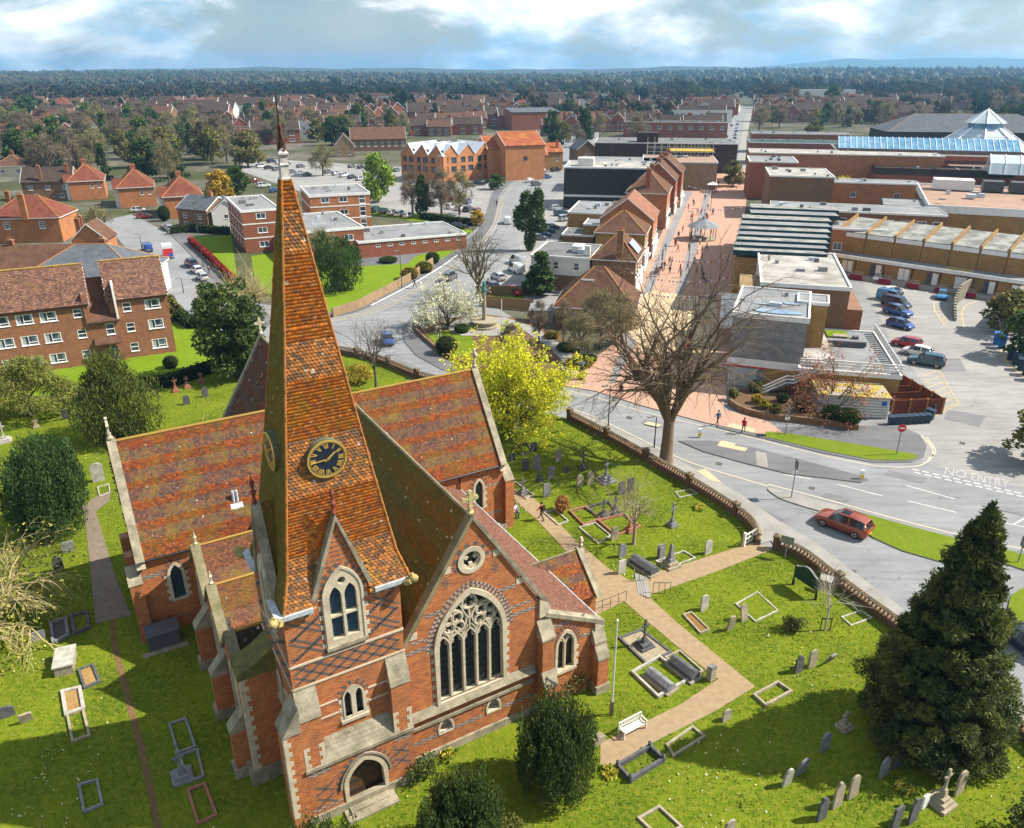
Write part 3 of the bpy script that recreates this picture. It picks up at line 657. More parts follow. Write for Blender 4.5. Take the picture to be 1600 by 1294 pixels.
band(d, -15.0, -13.6, 4.6, fV(VT0), 4); band(d, 5, 10.0, 4.3, fV(VT0), 3); band(d, 11.4, 12.9, 4.3, fV(VT0), 3); band(d, 6, 12.9, 1.6, fV(VT0), 3); part(d, 'patterned_brickwork')['kind'] = 'stuff'
for u0, fnn in ((-15.1, fU(-15.1)), (13.0, fUr(13.0))):
 w = MB(); go_ = [(VT0, 0), (VT1, 0), (VT1, ZT), (24, ZR), (VT0, ZT)]; hl = arch(24, 2.2, 3.2, 6.2, 8.2)
 w.wall(go_, [hl], fnn, .4, BR, STO); part(w, 'transept_gable')
 s = MB(); s.strip(hl, .25, fnn, -.06, .2, STO, True); s.strip([(24, 3.2), (24, 7.8)], .14, fnn, .05, .25, STO); part(s, 'transept_window_stonework')
 gl = MB(); gl.face([fnn(a, c, .3) for a, c in hl], LEAD); part(gl, 'window_glass')
 s = MB()
 for sd in (-1, 1): coping(s, (24, ZR), (24 + sd * 4.8, ZT - .25), fnn, -.14, .42, .3, STW)
 s.prism([(VT0 - .35, ZT - .7), (VT0 + .2, ZT - .8), (VT0 + .3, ZT + .5), (VT0 - .1, ZT + .1)], fnn, -.14, .42, STO); part(s, 'gable_coping')
 cross((u0 + (.1 if u0 < 0 else -.1), 24, ZR + .25), 1.5, (0, 1), STO)
for bx in (-15.9, 13.0):
 b = MB(); b.box(bx, bx + .8, 19.0, 20.0, 0, 4.6, BR); bo = part(b, 'buttress'); c = MB(); c.prism([(18.95, 4.6), (20.05, 4.6), (20.05, 5.6)], lambda a, z, d: (d, a, z), bx - .05, bx + .85, STW); part(c, 'buttress_cap', bo)
b = MB(); b.box(-15.8, -15.1, 22.2, 23.0, 0, 5, BR); b.box(-15.8, -15.1, 25.0, 25.8, 0, 5, BR); part(b, 'buttress')
# chancel
roof('chancel_roof', (-5.4, 28.6, 6.3), (-5.4, 39, 6.3), (-1.0, 39, 14.0), (-1.0, 28.6, 14.0), TILD, PALD, 16, [(1 + i * 1.9, 1.9 + i * 1.9, 1) for i in range(5)])
roof('chancel_roof', (3.4, 28.6, 6.3), (3.4, 39, 6.3), (-1.0, 39, 14.0), (-1.0, 28.6, 14.0), TILD, PALD, 17, w=.3, g=.2)
w = MB(); w.box(-5.1, -4.8, 28.6, 39, 0, 6.5, BR); w.box(2.8, 3.1, 28.6, 39, 0, 6.5, BR); w.wall([(-5.1, 0), (3.1, 0), (3.1, 6.5), (-1, 13.9), (-5.1, 6.5)], [], fVb(39.05), .3, BR); part(w, 'chancel_wall')
s = MB(); coping(s, (-1, 14.0), (-5.6, 6.0), fVb(39.15), -.1, .4, .3, STW); coping(s, (-1, 14.0), (3.6, 6.0), fVb(39.15), -.1, .4, .3, STW); s.tube([(-1, 28.6, 14.03), (-1, 39, 14.03)], .12, STC, 6); part(s, 'gable_coping'); cross((-1, 39.0, 14.25), 1.4, (1, 0), STO);
# right aisle: lean-to
roof('aisle_roof', (8.95, .35, 4.75), (8.95, 19.4, 4.75), (4.6, 19.4, 7.0), (4.6, .35, 7.0), attrm('pink aisle tile', moss=(.3, .22, .12), mlo=.6, mhi=.8, mossamt=.5), {0: [(.19, .09, .065), (.16, .075, .05), (.14, .07, .05), (.21, .10, .065)]}, 18)
aw = arch(6.2, 1.35, 2.3, 4.15, 5.2, 8)
w = MB(); w.wall([(4.6, 0), (8.6, 0), (8.6, 5.0), (4.6, 7.1)], [aw], fV(0.02), .35, BR, STO); w.wall(rect(0.02, 19.4, 0, 4.9), [], fUr(8.6), .3, BR); part(w, 'aisle_wall')
s = MB(); s.strip(aw, .2, fV(0), -.06, .2, STO, True); s.strip([(6.2, 2.3), (6.2, 4.3)], .12, fV(0), .05, .25, STO)
for sd in (-1, 1): s.strip([(6.2, 4.2), (6.2 + sd * .1, 4.5), (6.2 + sd * .3, 4.9)], .1, fV(0), .05, .25, STO); quoins(s, 6.2 + sd * .67, 2.3, 4.1, fV(0), sd, (.3, .15), .3); s.strip(archline(6.2 + sd * .33, .62, 4.1, 4.55, 5), .08, fV(0), .08, .25, STO)
s.prism(rect(5.4, 7.0, 2.1, 2.3), fV(0), -.12, .05, STO); part(s, 'aisle_window_stonework')
gl = MB(); gl.face([(x, .3, z) for x, z in aw], LEAD); part(gl, 'window_glass')
d = MB(); voussoirs(d, 6.2, 1.7, 4.15, 5.42, fV(0), .3, 26); band(d, 4.95, 5.1, 4.3, fV(0), 3); band(d, 7.3, 8.15, 4.2, fV(0), 3); band(d, 5.0, 7.6, 5.75, fV(0.02), 3); part(d, 'patterned_brickwork')['kind'] = 'stuff'
s = MB(); s.prism([(4.6, 6.95), (9.0, 4.65), (9.0, 4.95), (4.6, 7.25)], fV(0), -.14, .42, STW); s.prism([(8.3, 4.3), (9.0, 4.5), (9.0, 4.9), (8.3, 4.95)], fV(0), -.12, .4, STO); part(s, 'aisle_coping')
g = MB(); g.tube([(9.0, .4, 4.72), (9.0, 19.4, 4.72)], .06, GUT, 6); part(g, 'eaves_gutter')
# porch on the right
roof('porch_roof', (8.6, 4.35, 2.95), (12.1, 4.35, 2.95), (12.1, 6.75, 5.3), (6.9, 6.75, 5.3), TILA, PALN, 19, [(1.1, 1.8, 1), (2.5, 3.4, 1)], poly=[(0, 0), (3.5, 0), (3.5, 3.35), (-1.6, 3.35), (-.3, .4)])
roof('porch_roof', (8.6, 9.15, 2.95), (12.1, 9.15, 2.95), (12.1, 6.75, 5.3), (6.9, 6.75, 5.3), TILA, PALD, 20)
w = MB(); w.box(8.6, 11.9, 4.6, 4.9, 0, 3.2, BR); w.box(8.6, 11.9, 8.6, 8.9, 0, 3.2, BR); w.wall([(4.6, 0), (8.9, 0), (8.9, 3.1), (6.75, 5.25), (4.6, 3.1)], [arch(6.75, 1.8, 0, 1.5, 2.7)], fUr(11.9), .3, BR, STO); part(w, 'porch_wall')
s = MB(); coping(s, (6.75, 5.3), (4.2, 2.8), fUr(11.95), -.12, .35, .2, STW); coping(s, (6.75, 5.3), (9.3, 2.8), fUr(11.95), -.12, .35, .2, STW); s.tube([(7.0, 6.75, 5.32), (12, 6.75, 5.32)], .08, STC, 6); part(s, 'porch_coping')
s = MB(); s.lathe([(.14, 0), (.18, .15), (.1, .3), (.2, .5), (.12, .75), (.03, .8)], (12.0, 6.75, 5.45), STO, 6); part(s, 'porch_finial')
# left aisle: three cross gables
for i, vc in enumerate((17.0, 12.0, 7.0)):
 hw = 2.45; zr, ze = 7.5, 4.9
 tone = {0: [(.24, .10, .05), (.19, .085, .05), (.29, .11, .05), (.15, .075, .055)], 1: [(.17, .085, .055), (.13, .07, .055), (.2, .09, .05)]}
 if i == 2: tone = {0: [(.07, .055, .045), (.09, .06, .045), (.06, .05, .04)]}
 roof('aisle_gable_roof', (-11.6, vc - hw, ze), (-4.4, vc - hw, ze), (-4.4, vc, zr), (-11.6, vc, zr), TILD if i == 2 else TILA, tone, 22 + 2 * i, None if i == 2 else [(.9, 1.8, 1)])
 roof('aisle_gable_roof', (-11.6, vc + hw, ze), (-4.4, vc + hw, ze), (-4.4, vc, zr), (-11.6, vc, zr), TILD, PALD, 23 + 2 * i, w=.3, g=.2)
 win = arch(vc, 1.5, 1.3, 4.1, 5.6, 8)
 w = MB(); w.wall([(vc - 2.5, 0), (vc + 2.5, 0), (vc + 2.5, ze), (vc, zr), (vc - 2.5, ze)], [win], fU(-11.8), .3, BR, STO); part(w, 'aisle_gable_wall')
 s = MB(); s.strip(win, .25, fU(-11.8), -.08, .2, STO, True)
 for x in (-.25, .25): s.strip([(vc + x, 1.3), (vc + x, 4.9)], .12, fU(-11.8), .0, .2, STO)
 part(s, 'aisle_window_stonework'); gl = MB(); gl.face([(-11.55, a, c) for a, c in win], LEAD); part(gl, 'window_glass')
 s = MB(); coping(s, (vc, zr), (vc - 2.55, ze - .1), fU(-11.85), -.1, .5, .22, STC); coping(s, (vc, zr), (vc + 2.55, ze - .1), fU(-11.85), -.1, .5, .22, STC); part(s, 'gable_coping')
 s = MB(); s.lathe([(.12, 0), (.15, .1), (.07, .2), (.1, .45), (.14, .55), (.06, .7), (.02, .95)], (-11.6, vc, zr + .15), STO, 6); part(s, 'gable_finial')
 r_ = MB(); r_.tube([(-11.5, vc, zr + .03), (-4.4, vc, zr + .03)], .1, MATS['lichened ridge tile'], 6); part(r_, 'ridge_tiles')
 b = MB(); b.box(-12.8, -11.8, vc - 2.85, vc - 2.15, 0, 3.2, BR); bo = part(b, 'buttress'); c = MB(); c.prism([(-12.85, 3.15), (-11.8, 3.15), (-11.8, 4.6), (-12.85, 3.3)], lambda a, z, d: (a, d, z), vc - 2.9, vc - 2.1, STW); part(c, 'buttress_cap', bo); p = MB(); p.box(-12.95, -11.8, vc - 3.0, vc - 2.0, 0, .6, STW); part(p, 'plinth', bo)
w = MB(); w.box(-11.7, -10.1, 4.5, 4.8, 0, 5, BR); part(w, 'aisle_end_wall')
# roof fittings
s = MB(); s.box(.12, .2, 0, .1, 0, 1, GUT)
v = MB(); v.tube([(-8.3, 20.6, 8.0), (-8.3, 20.6, 8.95)], .1, GUT, 8); v.tube([(-8.05, 20.6, 8.0), (-8.05, 20.6, 8.95)], .1, GUT, 8); v.prism([(20.2, 7.6), (20.9, 7.6), (20.9, 8.15), (20.4, 8.0)], lambda a, z, d: (d, a, z), -8.6, -7.75, GUT); part(v, 'roof_flue', label='pair of shiny metal flues on the tiled roof')
v = MB()
for dx in (0, .5): v.box(-2.6 + dx * .6, -2.25 + dx * .6, 9.6 + dx * .5, 9.9 + dx * .5, 11.6, 11.95, GUT)
v.tube([(-2.4, 9.9, 11.7), (-2.3, 9.8, 11.2)], .05, IRON, 6); part(v, 'roof_floodlight')
v = MB(); fn2 = lambda a, c, d: (-3.2 + a * .53 + d * -.85, 9.0 + c, 9.85 + a * .85 + d * .53); v.strip(rect(-.35, .35, -.4, .4), .07, fn2, .05, .16, flat('white frame', (.75, .75, .73), .5), True); part(v, 'roof_hatch')
dp = MB(); dp.tube([(8.9, VT0 - .1, 6.1), (8.9, VT0 - .1, 0)], .06, IRON, 8); dp.tube([(-4.9, VT0 - .2, 6.0), (-11.5, VT0 - .2, 6.0)], .07, IRON, 6); dp.tube([(4.8, VT0 - .28, 6.12), (13, VT0 - .28, 6.12)], .07, IRON, 6); dp.tube([(-15, VT0 - .28, 6.12), (-11.5, VT0 - .28, 6.12)], .07, IRON, 6); part(dp, 'rainwater_pipe')
# ------------------------------------------------------------------ ground, roads, pavements
def grassm(name, a, b, c, s1=.35, s2=3.0, bump=.5, stripes=None):
 t = NT(name); k = t.mix(t.ramp(t.noise(s1, 5), .35, .65), a, b); k = t.mix(t.ramp(t.noise(s2, 6, .7), .45, .72), k, c)
 k = t.mix(t.ramp(t.noise(11, 3), .3, .7), k, t.mix(1.0, k, (.62, .68, .6), 'MULTIPLY'))
 if stripes:
  w = t.n('TexWave'); w.inputs['Scale'].default_value = .32; w.inputs['Distortion'].default_value = .3; mp = t.n('Mapping'); mp.inputs['Rotation'].default_value = (0, 0, stripes); t.l(t.pos(), mp.inputs[0]); t.l(mp.outputs[0], w.inputs[0])
  k = t.mix(t.ramp(w.outputs['Fac'], .45, .55), k, t.mix(1.0, k, (1.25, 1.2, 1.1), 'MULTIPLY'))
 t.col(k); t.rough(1, .05); t.bump(t.noise(16, 4), bump, .08); return t.m
GRASS = grassm('churchyard grass', (.075, .12, .008), (.15, .20, .010), (.25, .235, .03), s1=.22)
LAWN = grassm('mown lawn', (.115, .19, .01), (.14, .22, .012), (.18, .22, .02), bump=.2, stripes=R(35))
VERGE = grassm('verge grass', (.115, .18, .01), (.15, .2, .015), (.2, .21, .03), bump=.3)
def asph(name, c, c2, crack=True):
 t = NT(name); k = t.mix(t.ramp(t.noise(.12, 5), .35, .68), c, c2); mp = t.n('Mapping'); mp.inputs['Scale'].default_value = (.25, 1.6, 1); mp.inputs['Rotation'].default_value = (0, 0, R(18)); t.l(t.pos(), mp.inputs[0])
 k = t.mix(t.ramp(t.noise(.8, 5, .65, mp.outputs[0]), .42, .72), k, t.mix(1.0, k, (.74, .74, .75), 'MULTIPLY')); k = t.mix(t.ramp(t.noise(24, 2), .3, .7), k, t.mix(1.0, k, (.86,) * 3, 'MULTIPLY'))
 if crack:
  v = t.n('TexVoronoi', feature='DISTANCE_TO_EDGE'); v.inputs['Scale'].default_value = .14; wn = t.n('TexNoise'); wn.inputs['Scale'].default_value = .5; wn.inputs['Detail'].default_value = 5; t.l(t.pos(), wn.inputs['Vector'])
  av = t.n('VectorMath', operation='MULTIPLY_ADD'); t.l(wn.outputs['Color'], av.inputs[0]); av.inputs[1].default_value = (3.2, 3.2, 0); t.l(t.pos(), av.inputs[2]); t.l(av.outputs[0], v.inputs['Vector'])
  cr = t.ramp(v.outputs['Distance'], .0015, .004, (1, 1, 1, 1), (0, 0, 0, 1)); k = t.mix(t.mix(1.0, cr, t.ramp(t.noise(.09, 2), .52, .56), 'MULTIPLY'), k, (.07, .07, .07))
 t.col(k); t.rough(.85, .25); t.bump(t.noise(60, 2), .25, .01); return t.m
ASPH = asph('asphalt', (.255, .26, .265), (.19, .195, .20)); ASPD = asph('car park asphalt', (.31, .30, .285), (.23, .225, .215)); ASPP = asph('dark pavement asphalt', (.155, .155, .16), (.115, .115, .12), False)
ASPH2 = asph('patched asphalt', (.20, .20, .20), (.16, .16, .165)); PAVE = M('paving slabs', (.30, .285, .26), (.23, .22, .2), scale=.5, fine=.2); KERB = M('kerb stone', (.36, .34, .31), (.25, .24, .22), 2)
SALM = brickm('salmon block paving', (.60, .32, .22), (.50, .25, .17), (.42, .26, .19), .21, .11, .006, (.42, .25, .18), .5, bump=.15)
HERR = brickm('herringbone path brick', (.64, .44, .27), (.54, .36, .21), (.30, .22, .13), .34, .17, .026, (.3, .22, .12), .6, bump=.4)
BUFF = M('buff tactile paving', (.55, .42, .26), (.48, .38, .25), 2); SOIL = M('bare soil', (.10, .06, .035), (.17, .09, .04), 3, bump=.6)
WLINE = M('worn white road paint', (.62, .60, .56), (.42, .41, .39), scale=3, lo=.4, hi=.75); YLINE = M('worn yellow road paint', (.58, .44, .16), (.42, .34, .18), scale=2.5)
def smooth(P, n=4, closed=True):
 out = []; m = len(P)
 for i in range(m if closed else m - 1):
  g = lambda k: Vector(P[k % m]) if closed else Vector(P[min(max(k, 0), m - 1)])
  a, b, c, d = g(i - 1), g(i), g(i + 1), g(i + 2)
  for k in range(n):
   t = k / n; out.append(.5 * ((2 * b) + (c - a) * t + (2 * a - 5 * b + 4 * c - d) * t * t + (3 * b - a - 3 * c + d) * t ** 3))
 if not closed: out.append(Vector(P[-1]))
 return out
def gp(P, z=0): return [G(x, y, z) for x, y in P]
def sheet(name, P, z, mat, low=None, sm=False, kind='structure', world=False, edge=None):
 W = [Vector((p[0], p[1], 0)) for p in P] if world else [G(x, y, 0) for x, y in P]
 if sm: W = smooth(W, 5)
 W = [Vector((p.x, p.y, z)) for p in W]; b = MB(); tri = tessellate_polygon([W])
 b.mesh(W, tri, mat)
 if low is not None:
  n = len(W); b.mesh(W + [Vector((p.x, p.y, low)) for p in W], [(k, (k + 1) % n, n + (k + 1) % n, n + k) for k in range(n)], edge or KERB)
 o = b.build(name);
 if kind: o['kind'] = kind
 return o
def ribbon(P, w, z, sm=True, off=0.0, n=6):
 # strip of constant width along ground polyline (world points); returns quads
 W = smooth([Vector((p.x, p.y, 0)) for p in P], n, False) if sm else [Vector((p.x, p.y, 0)) for p in P]
 L = []
 for k, p in enumerate(W):
  t = (W[min(k + 1, len(W) - 1)] - W[max(k - 1, 0)]).normalized(); q = Vector((-t.y, t.x, 0)); L.append((p + q * (off + w / 2) + Vector((0, 0, z)), p + q * (off - w / 2) + Vector((0, 0, z))))
 return L
def stripe(name, Ps, w, mat, z=.03, dash=None, off=0.0, sm=True, kind='structure', parent=None):
 b = MB()
 for P in Ps:
  L = ribbon(gp(P), w, z, sm, off)
  for k in range(len(L) - 1): b.face([L[k][0], L[k][1], L[k + 1][1], L[k + 1][0]], mat)
 o = b.build(name, parent)
 if kind: o['kind'] = kind
 return o
gt = NT('town ground'); _k = gt.mix(gt.ramp(gt.noise(.03, 6), .42, .6), (.05, .065, .02), (.15, .135, .115)); gt.col(gt.mix(gt.ramp(gt.noise(.25, 4), .4, .7), _k, (.07, .065, .045))); gt.rough(1, .05)
gd_ = MB(); gd_.face([(-26000, -300, -.05), (26000, -300, -.05), (26000, 52000, -.05), (-26000, 52000, -.05)], gt.m); gd_.build('ground')['kind'] = 'structure'
WALLP = [(500, 548), (530, 552), (590, 566), (655, 592), (730, 610), (800, 632), (890, 655), (960, 692), (1040, 738), (1100, 773), (1150, 806), (1175, 828), (1184, 852)]
WALLQ = [(1212, 858), (1250, 872), (1300, 910), (1350, 948), (1400, 985), (1470, 1045), (1540, 1105), (1640, 1190)]
YARD = [(-260, 640), (-60, 620), (120, 622), (250, 600), (330, 575), (400, 545)] + WALLP + WALLQ + [(1700, 1240), (1700, 1500), (-600, 1500)]
sheet('churchyard_lawn', YARD, .0, GRASS)
sheet('road', [(400, 545)] + WALLP + WALLQ + [(2100, 1500), (2400, 900), (1900, 420), (1640, 405), (1340, 425), (1120, 455), (1100, 560), (900, 560), (760, 470), (830, 380), (870, 330), (900, 270), (925, 232), (940, 205), (900, 205), (850, 240), (790, 275), (768, 310), (760, 345), (700, 392), (600, 455), (500, 490), (380, 470), (265, 365), (205, 335), (160, 345), (255, 455), (300, 510)], .004, ASPH)
sheet('car_park', [(1340, 425), (1640, 405), (1900, 420), (2300, 760), (1800, 790), (1600, 762), (1500, 738), (1440, 724), (1448, 700), (1440, 684), (1395, 660), (1385, 640), (1460, 620), (1395, 540)], .012, ASPD)
sheet('car_park', [(380, 246), (640, 262), (800, 250), (830, 262), (770, 300), (765, 345), (700, 352), (560, 330), (470, 300), (378, 268)], .012, ASPD)
sheet('car_park', [(800, 330), (880, 300), (895, 330), (860, 400), (900, 470), (850, 480), (750, 462), (760, 440), (812, 392)], .012, ASPD)
# pavements with kerbs
sheet('pavement', WALLP[6:] + [(1205, 846), (1212, 812), (1160, 776), (1128, 757), (1090, 737), (1053, 716), (1000, 690), (930, 655), (885, 640)], .10, PAVE, 0)
sheet('pavement', WALLQ + [(1700, 1190), (1600, 1105), (1500, 1018), (1420, 960), (1340, 900), (1275, 850), (1212, 812), (1205, 846)], .10, PAVE, 0)
sheet('pavement', [(1200, 764), (1240, 773), (1300, 789), (1344, 800), (1330, 808), (1290, 802), (1235, 786), (1212, 776)], .11, PAVE, 0, True)
sheet('verge', [(1335, 800), (1440, 829), (1540, 854), (1660, 880), (1660, 930), (1600, 892), (1540, 872), (1490, 885), (1410, 862), (1365, 842), (1325, 815)], .12, VERGE, 0)
sheet('verge', [(1660, 900), (1660, 1010), (1600, 985), (1580, 965), (1576, 945), (1590, 925)], .12, VERGE, 0, True)
sheet('traffic_island', [(1060, 690), (1110, 690), (1175, 700), (1260, 722), (1345, 745), (1357, 751), (1345, 755), (1230, 741), (1172, 727), (1100, 707)], .12, ASPP, 0)
sheet('pavement', [(1120, 655), (1195, 668), (1320, 668), (1400, 664), (1436, 680), (1448, 698), (1442, 716), (1425, 723), (1366, 724), (1287, 709), (1194, 686), (1120, 669)], .10, ASPP, 0)
sheet('verge', [(1197, 676), (1231, 679), (1300, 690), (1381, 703), (1431, 712), (1433, 718), (1415, 721), (1366, 721), (1287, 706), (1194, 684)], .16, VERGE, .1)
sheet('pavement', [(628, 512), (640, 500), (672, 488), (690, 500), (652, 512), (655, 522), (690, 560), (745, 582), (870, 600), (880, 606), (800, 604), (740, 590), (690, 578), (650, 556), (632, 535)], .10, ASPP, 0)
stripe('pavement', [[(470, 498), (540, 487), (600, 462), (665, 424), (720, 391), (757, 356), (768, 325), (776, 300), (800, 280)]], 2.6, ASPP, .09, off=-.2)
sheet('pavement', [(262, 345), (298, 372), (360, 440), (430, 500), (420, 510), (345, 450), (285, 385), (250, 352)], .1, ASPP, 0)
sheet('pedestrian_street', [(880, 604), (905, 578), (950, 545), (985, 510), (1000, 440), (1040, 350), (1062, 300), (1085, 266), (1170, 262), (1168, 300), (1158, 380), (1150, 470), (1145, 560), (1130, 640), (1200, 660), (1230, 683), (1180, 678), (1100, 661), (1000, 634), (930, 612)], .11, SALM, 0)
sheet('pavement', [(985, 500), (1010, 440), (1050, 345), (1068, 300), (1082, 300), (1060, 350), (1025, 440), (1005, 520), (960, 600), (950, 600)], .118, M('grey block strip', (.2, .19, .19), (.26, .25, .25), 1))
sheet('pavement', [(1108, 270), (1116, 270), (1104, 330), (1085, 400), (1062, 480), (1048, 480), (1072, 400), (1094, 330)], .118, MATS['grey block strip'])
sheet('pavement', [(955, 480), (1010, 560), (1120, 560), (1120, 470), (1020, 455)], .122, M('buff block paving', (.50, .38, .24), (.56, .44, .28), 1.2))
sheet('high_street', [(1085, 268), (1152, 264), (1158, 220), (1166, 190), (1172, 165), (1176, 148), (1160, 148), (1150, 165), (1128, 205), (1105, 240)], .02, ASPH)
for P in ([(1085, 268), (1110, 236), (1132, 200), (1150, 165), (1142, 165), (1122, 200), (1095, 236), (1068, 268)], [(1150, 266), (1156, 222), (1162, 190), (1171, 165), (1178, 165), (1172, 190), (1166, 222), (1166, 266)]): sheet('pavement', P, .12, PAVE, 0)
# lawns
sheet('lawn', [(392, 400), (520, 385), (560, 380), (640, 378), (712, 388), (755, 362), (720, 392), (665, 424), (600, 460), (540, 484), (470, 495), (400, 450)], .02, LAWN)
sheet('drive', [(560, 400), (625, 398), (700, 385), (708, 378), (715, 384), (650, 400), (638, 412), (560, 416), (520, 415), (520, 402)], .03, ASPP)
sheet('lawn', [(300, 370), (362, 368), (366, 400), (372, 440), (350, 430)], .02, LAWN)
sheet('lawn', [(110, 575), (265, 545), (262, 500), (290, 512), (335, 505), (360, 540), (330, 572), (250, 598), (120, 620), (-60, 618), (-60, 570)], .02, LAWN)
sheet('lawn', [(765, 462), (820, 458), (815, 480), (762, 480)], .02, LAWN)
sheet('lawn', [(640, 352), (712, 350), (740, 362), (700, 372)], .02, LAWN); sheet('lawn', [(565, 318), (640, 332), (720, 345), (735, 352), (640, 345), (560, 330)], .03, LAWN)
sheet('memorial_garden', [(652, 512), (690, 498), (760, 492), (830, 500), (880, 530), (905, 560), (890, 590), (870, 600), (745, 582), (690, 560), (655, 525)], .05, SOIL)
sheet('lawn', [(665, 522), (730, 512), (745, 545), (738, 556), (700, 558)], .06, VERGE)
sheet('path', [(720, 505), (790, 498), (815, 515), (860, 545), (885, 572), (880, 604), (905, 580), (890, 548), (842, 515), (800, 500)], .1, PAVE, .05)
# churchyard paths
sheet('path', [(938, 1162), (1000, 1132), (1060, 1103), (1122, 1062), (1060, 1012), (1000, 962), (975, 940), (930, 962), (920, 945), (926, 912), (905, 885), (872, 848), (838, 812), (805, 782), (800, 768), (830, 775), (862, 806), (905, 850), (950, 888), (985, 908), (1100, 872), (1178, 848), (1210, 858), (1120, 893), (1012, 931), (1060, 975), (1180, 1073), (1120, 1110), (1010, 1166), (938, 1206)], .03, HERR, 0)
sheet('path', [(172, 768), (150, 776), (128, 792), (135, 830), (142, 900), (150, 975), (205, 962), (180, 900), (165, 850), (150, 800), (172, 782)], .03, M('dull gravel path', (.22, .17, .12), (.16, .13, .1), 2, bump=.4))
stripe('worn_trail', [[(176, 965), (180, 1010), (195, 1070), (210, 1130), (228, 1200), (250, 1310)]], .38, M('trodden earth', (.20, .10, .045), (.13, .09, .03), 4, bump=.6), .008)
# markings
stripe('road_marking', [[(885, 637), (930, 652), (1000, 686), (1053, 712), (1100, 730), (1200, 760)], [(1200, 757), (1300, 783), (1400, 811), (1540, 846), (1640, 866)]], .16, M('pale kerb line', (.60, .52, .36), (.48, .42, .32), 1.5), .02)
stripe('road_marking', [[(880, 609), (930, 621), (1000, 642), (1100, 666), (1190, 688), (1290, 713), (1370, 728), (1430, 729), (1455, 716), (1456, 700), (1440, 681)], [(1450, 717), (1462, 705), (1448, 684)]], .14, MATS['pale kerb line'], .02)
stripe('road_marking', [[(500, 502), (580, 486), (640, 458), (680, 432), (730, 398), (770, 352), (782, 315), (800, 292)], [(500, 505), (585, 488), (645, 460), (685, 434), (735, 400), (775, 352), (786, 315)]], .12, YLINE, .02)
stripe('road_marking', [[(580, 478), (640, 447), (690, 417), (715, 399)]], .5, M('white cycle stripe', (.6, .6, .62), (.4, .4, .42), 1), .1)
for a, b in (((1308, 757), (1378, 775)), ((1416, 759), (1492, 780)), ((1418, 783), (1494, 801)), ((1534, 791), (1610, 808)), ((1534, 791), (1600, 806)), ((1538, 811), (1612, 826)), ((1530, 809), (1552, 797)), ((1583, 820), (1605, 808)), ((1225, 742), (1268, 749))):
 stripe('road_marking', [[a, b]], .14, WLINE, .02, sm=False)
for i in range(11):
 x = 1425 + i * 16
 stripe('road_marking', [[(x, 733 + i * 3.6), (x + 11, 735.5 + i * 3.6)]], .2, WLINE, .02, sm=False); stripe('road_marking', [[(x + 3, 738 + i * 3.6), (x + 14, 740.5 + i * 3.6)]], .2, WLINE, .02, sm=False)
def text_mesh(txt, name, mat, size, loc, rot, parent=None, sx=1.0, ext=0.0, kind='structure'):
 cu = bpy.data.curves.new(name, 'FONT'); cu.body = txt; cu.size = size; cu.align_x = 'CENTER'; cu.extrude = ext
 ob = bpy.data.objects.new('text_tmp', cu); COL.objects.link(ob); dg = bpy.context.evaluated_depsgraph_get(); me = bpy.data.meshes.new_from_object(ob.evaluated_get(dg)); bpy.data.objects.remove(ob)
 me.materials.clear(); me.materials.append(mat); o = link(name, me, parent, loc); o.rotation_euler = rot; o.scale = (sx, 1, 1)
 if kind: o['kind'] = kind
 return o
WORN = NT('ghost road lettering'); WORN.col(WORN.mix(WORN.ramp(WORN.noise(1.6, 5), .42, .6), (.39, .37, .345), (.31, .30, .28))); WORN.rough(.9, .2)
a_ = ang(G(1480, 742), G(1550, 757)); text_mesh('NO', 'road_lettering', WORN.m, 2.5, G(1492, 744, .02), (0, 0, a_), sx=.5); text_mesh('ENTRY', 'road_lettering', WORN.m, 2.5, G(1546, 756, .02), (0, 0, a_), sx=.42)
for P in ([(1390, 735), (1450, 748), (1440, 756), (1380, 742)], [(1010, 655), (1050, 665), (1040, 672), (1000, 661)], [(1290, 770), (1330, 780), (1322, 786), (1282, 776)], [(1480, 640), (1540, 650), (1530, 668), (1475, 655)], [(620, 560), (650, 572), (640, 580), (606, 566)], [(1460, 560), (1500, 560), (1510, 580), (1470, 582)], [(1180, 790), (1225, 812), (1215, 822), (1172, 798)]): sheet('road_patch', P, .016, ASPH2)
for x, y in ((1265, 760), (1120, 722), (1500, 690), (1330, 890), (640, 590), (980, 650), (1560, 820)): sheet('manhole_cover', [(x, y), (x + 9, y + 2), (x + 7, y + 6), (x - 2, y + 4)], .02, M('iron cover', (.1, .095, .09), None, 6))
# car-park markings
for i in range(7):
 y = 585 + i * 9; stripe('road_marking', [[(1440 + i * 4, y + 4), (1470 + i * 4, y - 8)]], .12, YLINE, .03, sm=False)
stripe('road_marking', [[(1466, 578), (1498, 632), (1458, 652)], ], .12, YLINE, .03, sm=False)
for i in range(7): stripe('road_marking', [[(1385 + i * 17, 440 + (i % 2)), (1398 + i * 17, 458)]], .12, WLINE, .03, sm=False)
stripe('road_marking', [[(1459, 472), (1460, 486), (1476, 508), (1506, 511), (1502, 490), (1508, 478), (1526, 471)]], .2, YLINE, .03, sm=False)
for i in range(4): stripe('road_marking', [[(1463 + i * 5, 488 + i * 6), (1478, 484 + i * 5)]], .1, YLINE, .03, sm=False)
stripe('road_marking', [[(1563, 545), (1575, 570), (1620, 605)]], .3, YLINE, .03, sm=False)
for x, y in ((1045, 570), (1012, 660), (1128, 690)): sheet('pavement', [(x, y), (x + 22, y + 5), (x + 16, y + 9), (x - 6, y + 4)], .125, BUFF)
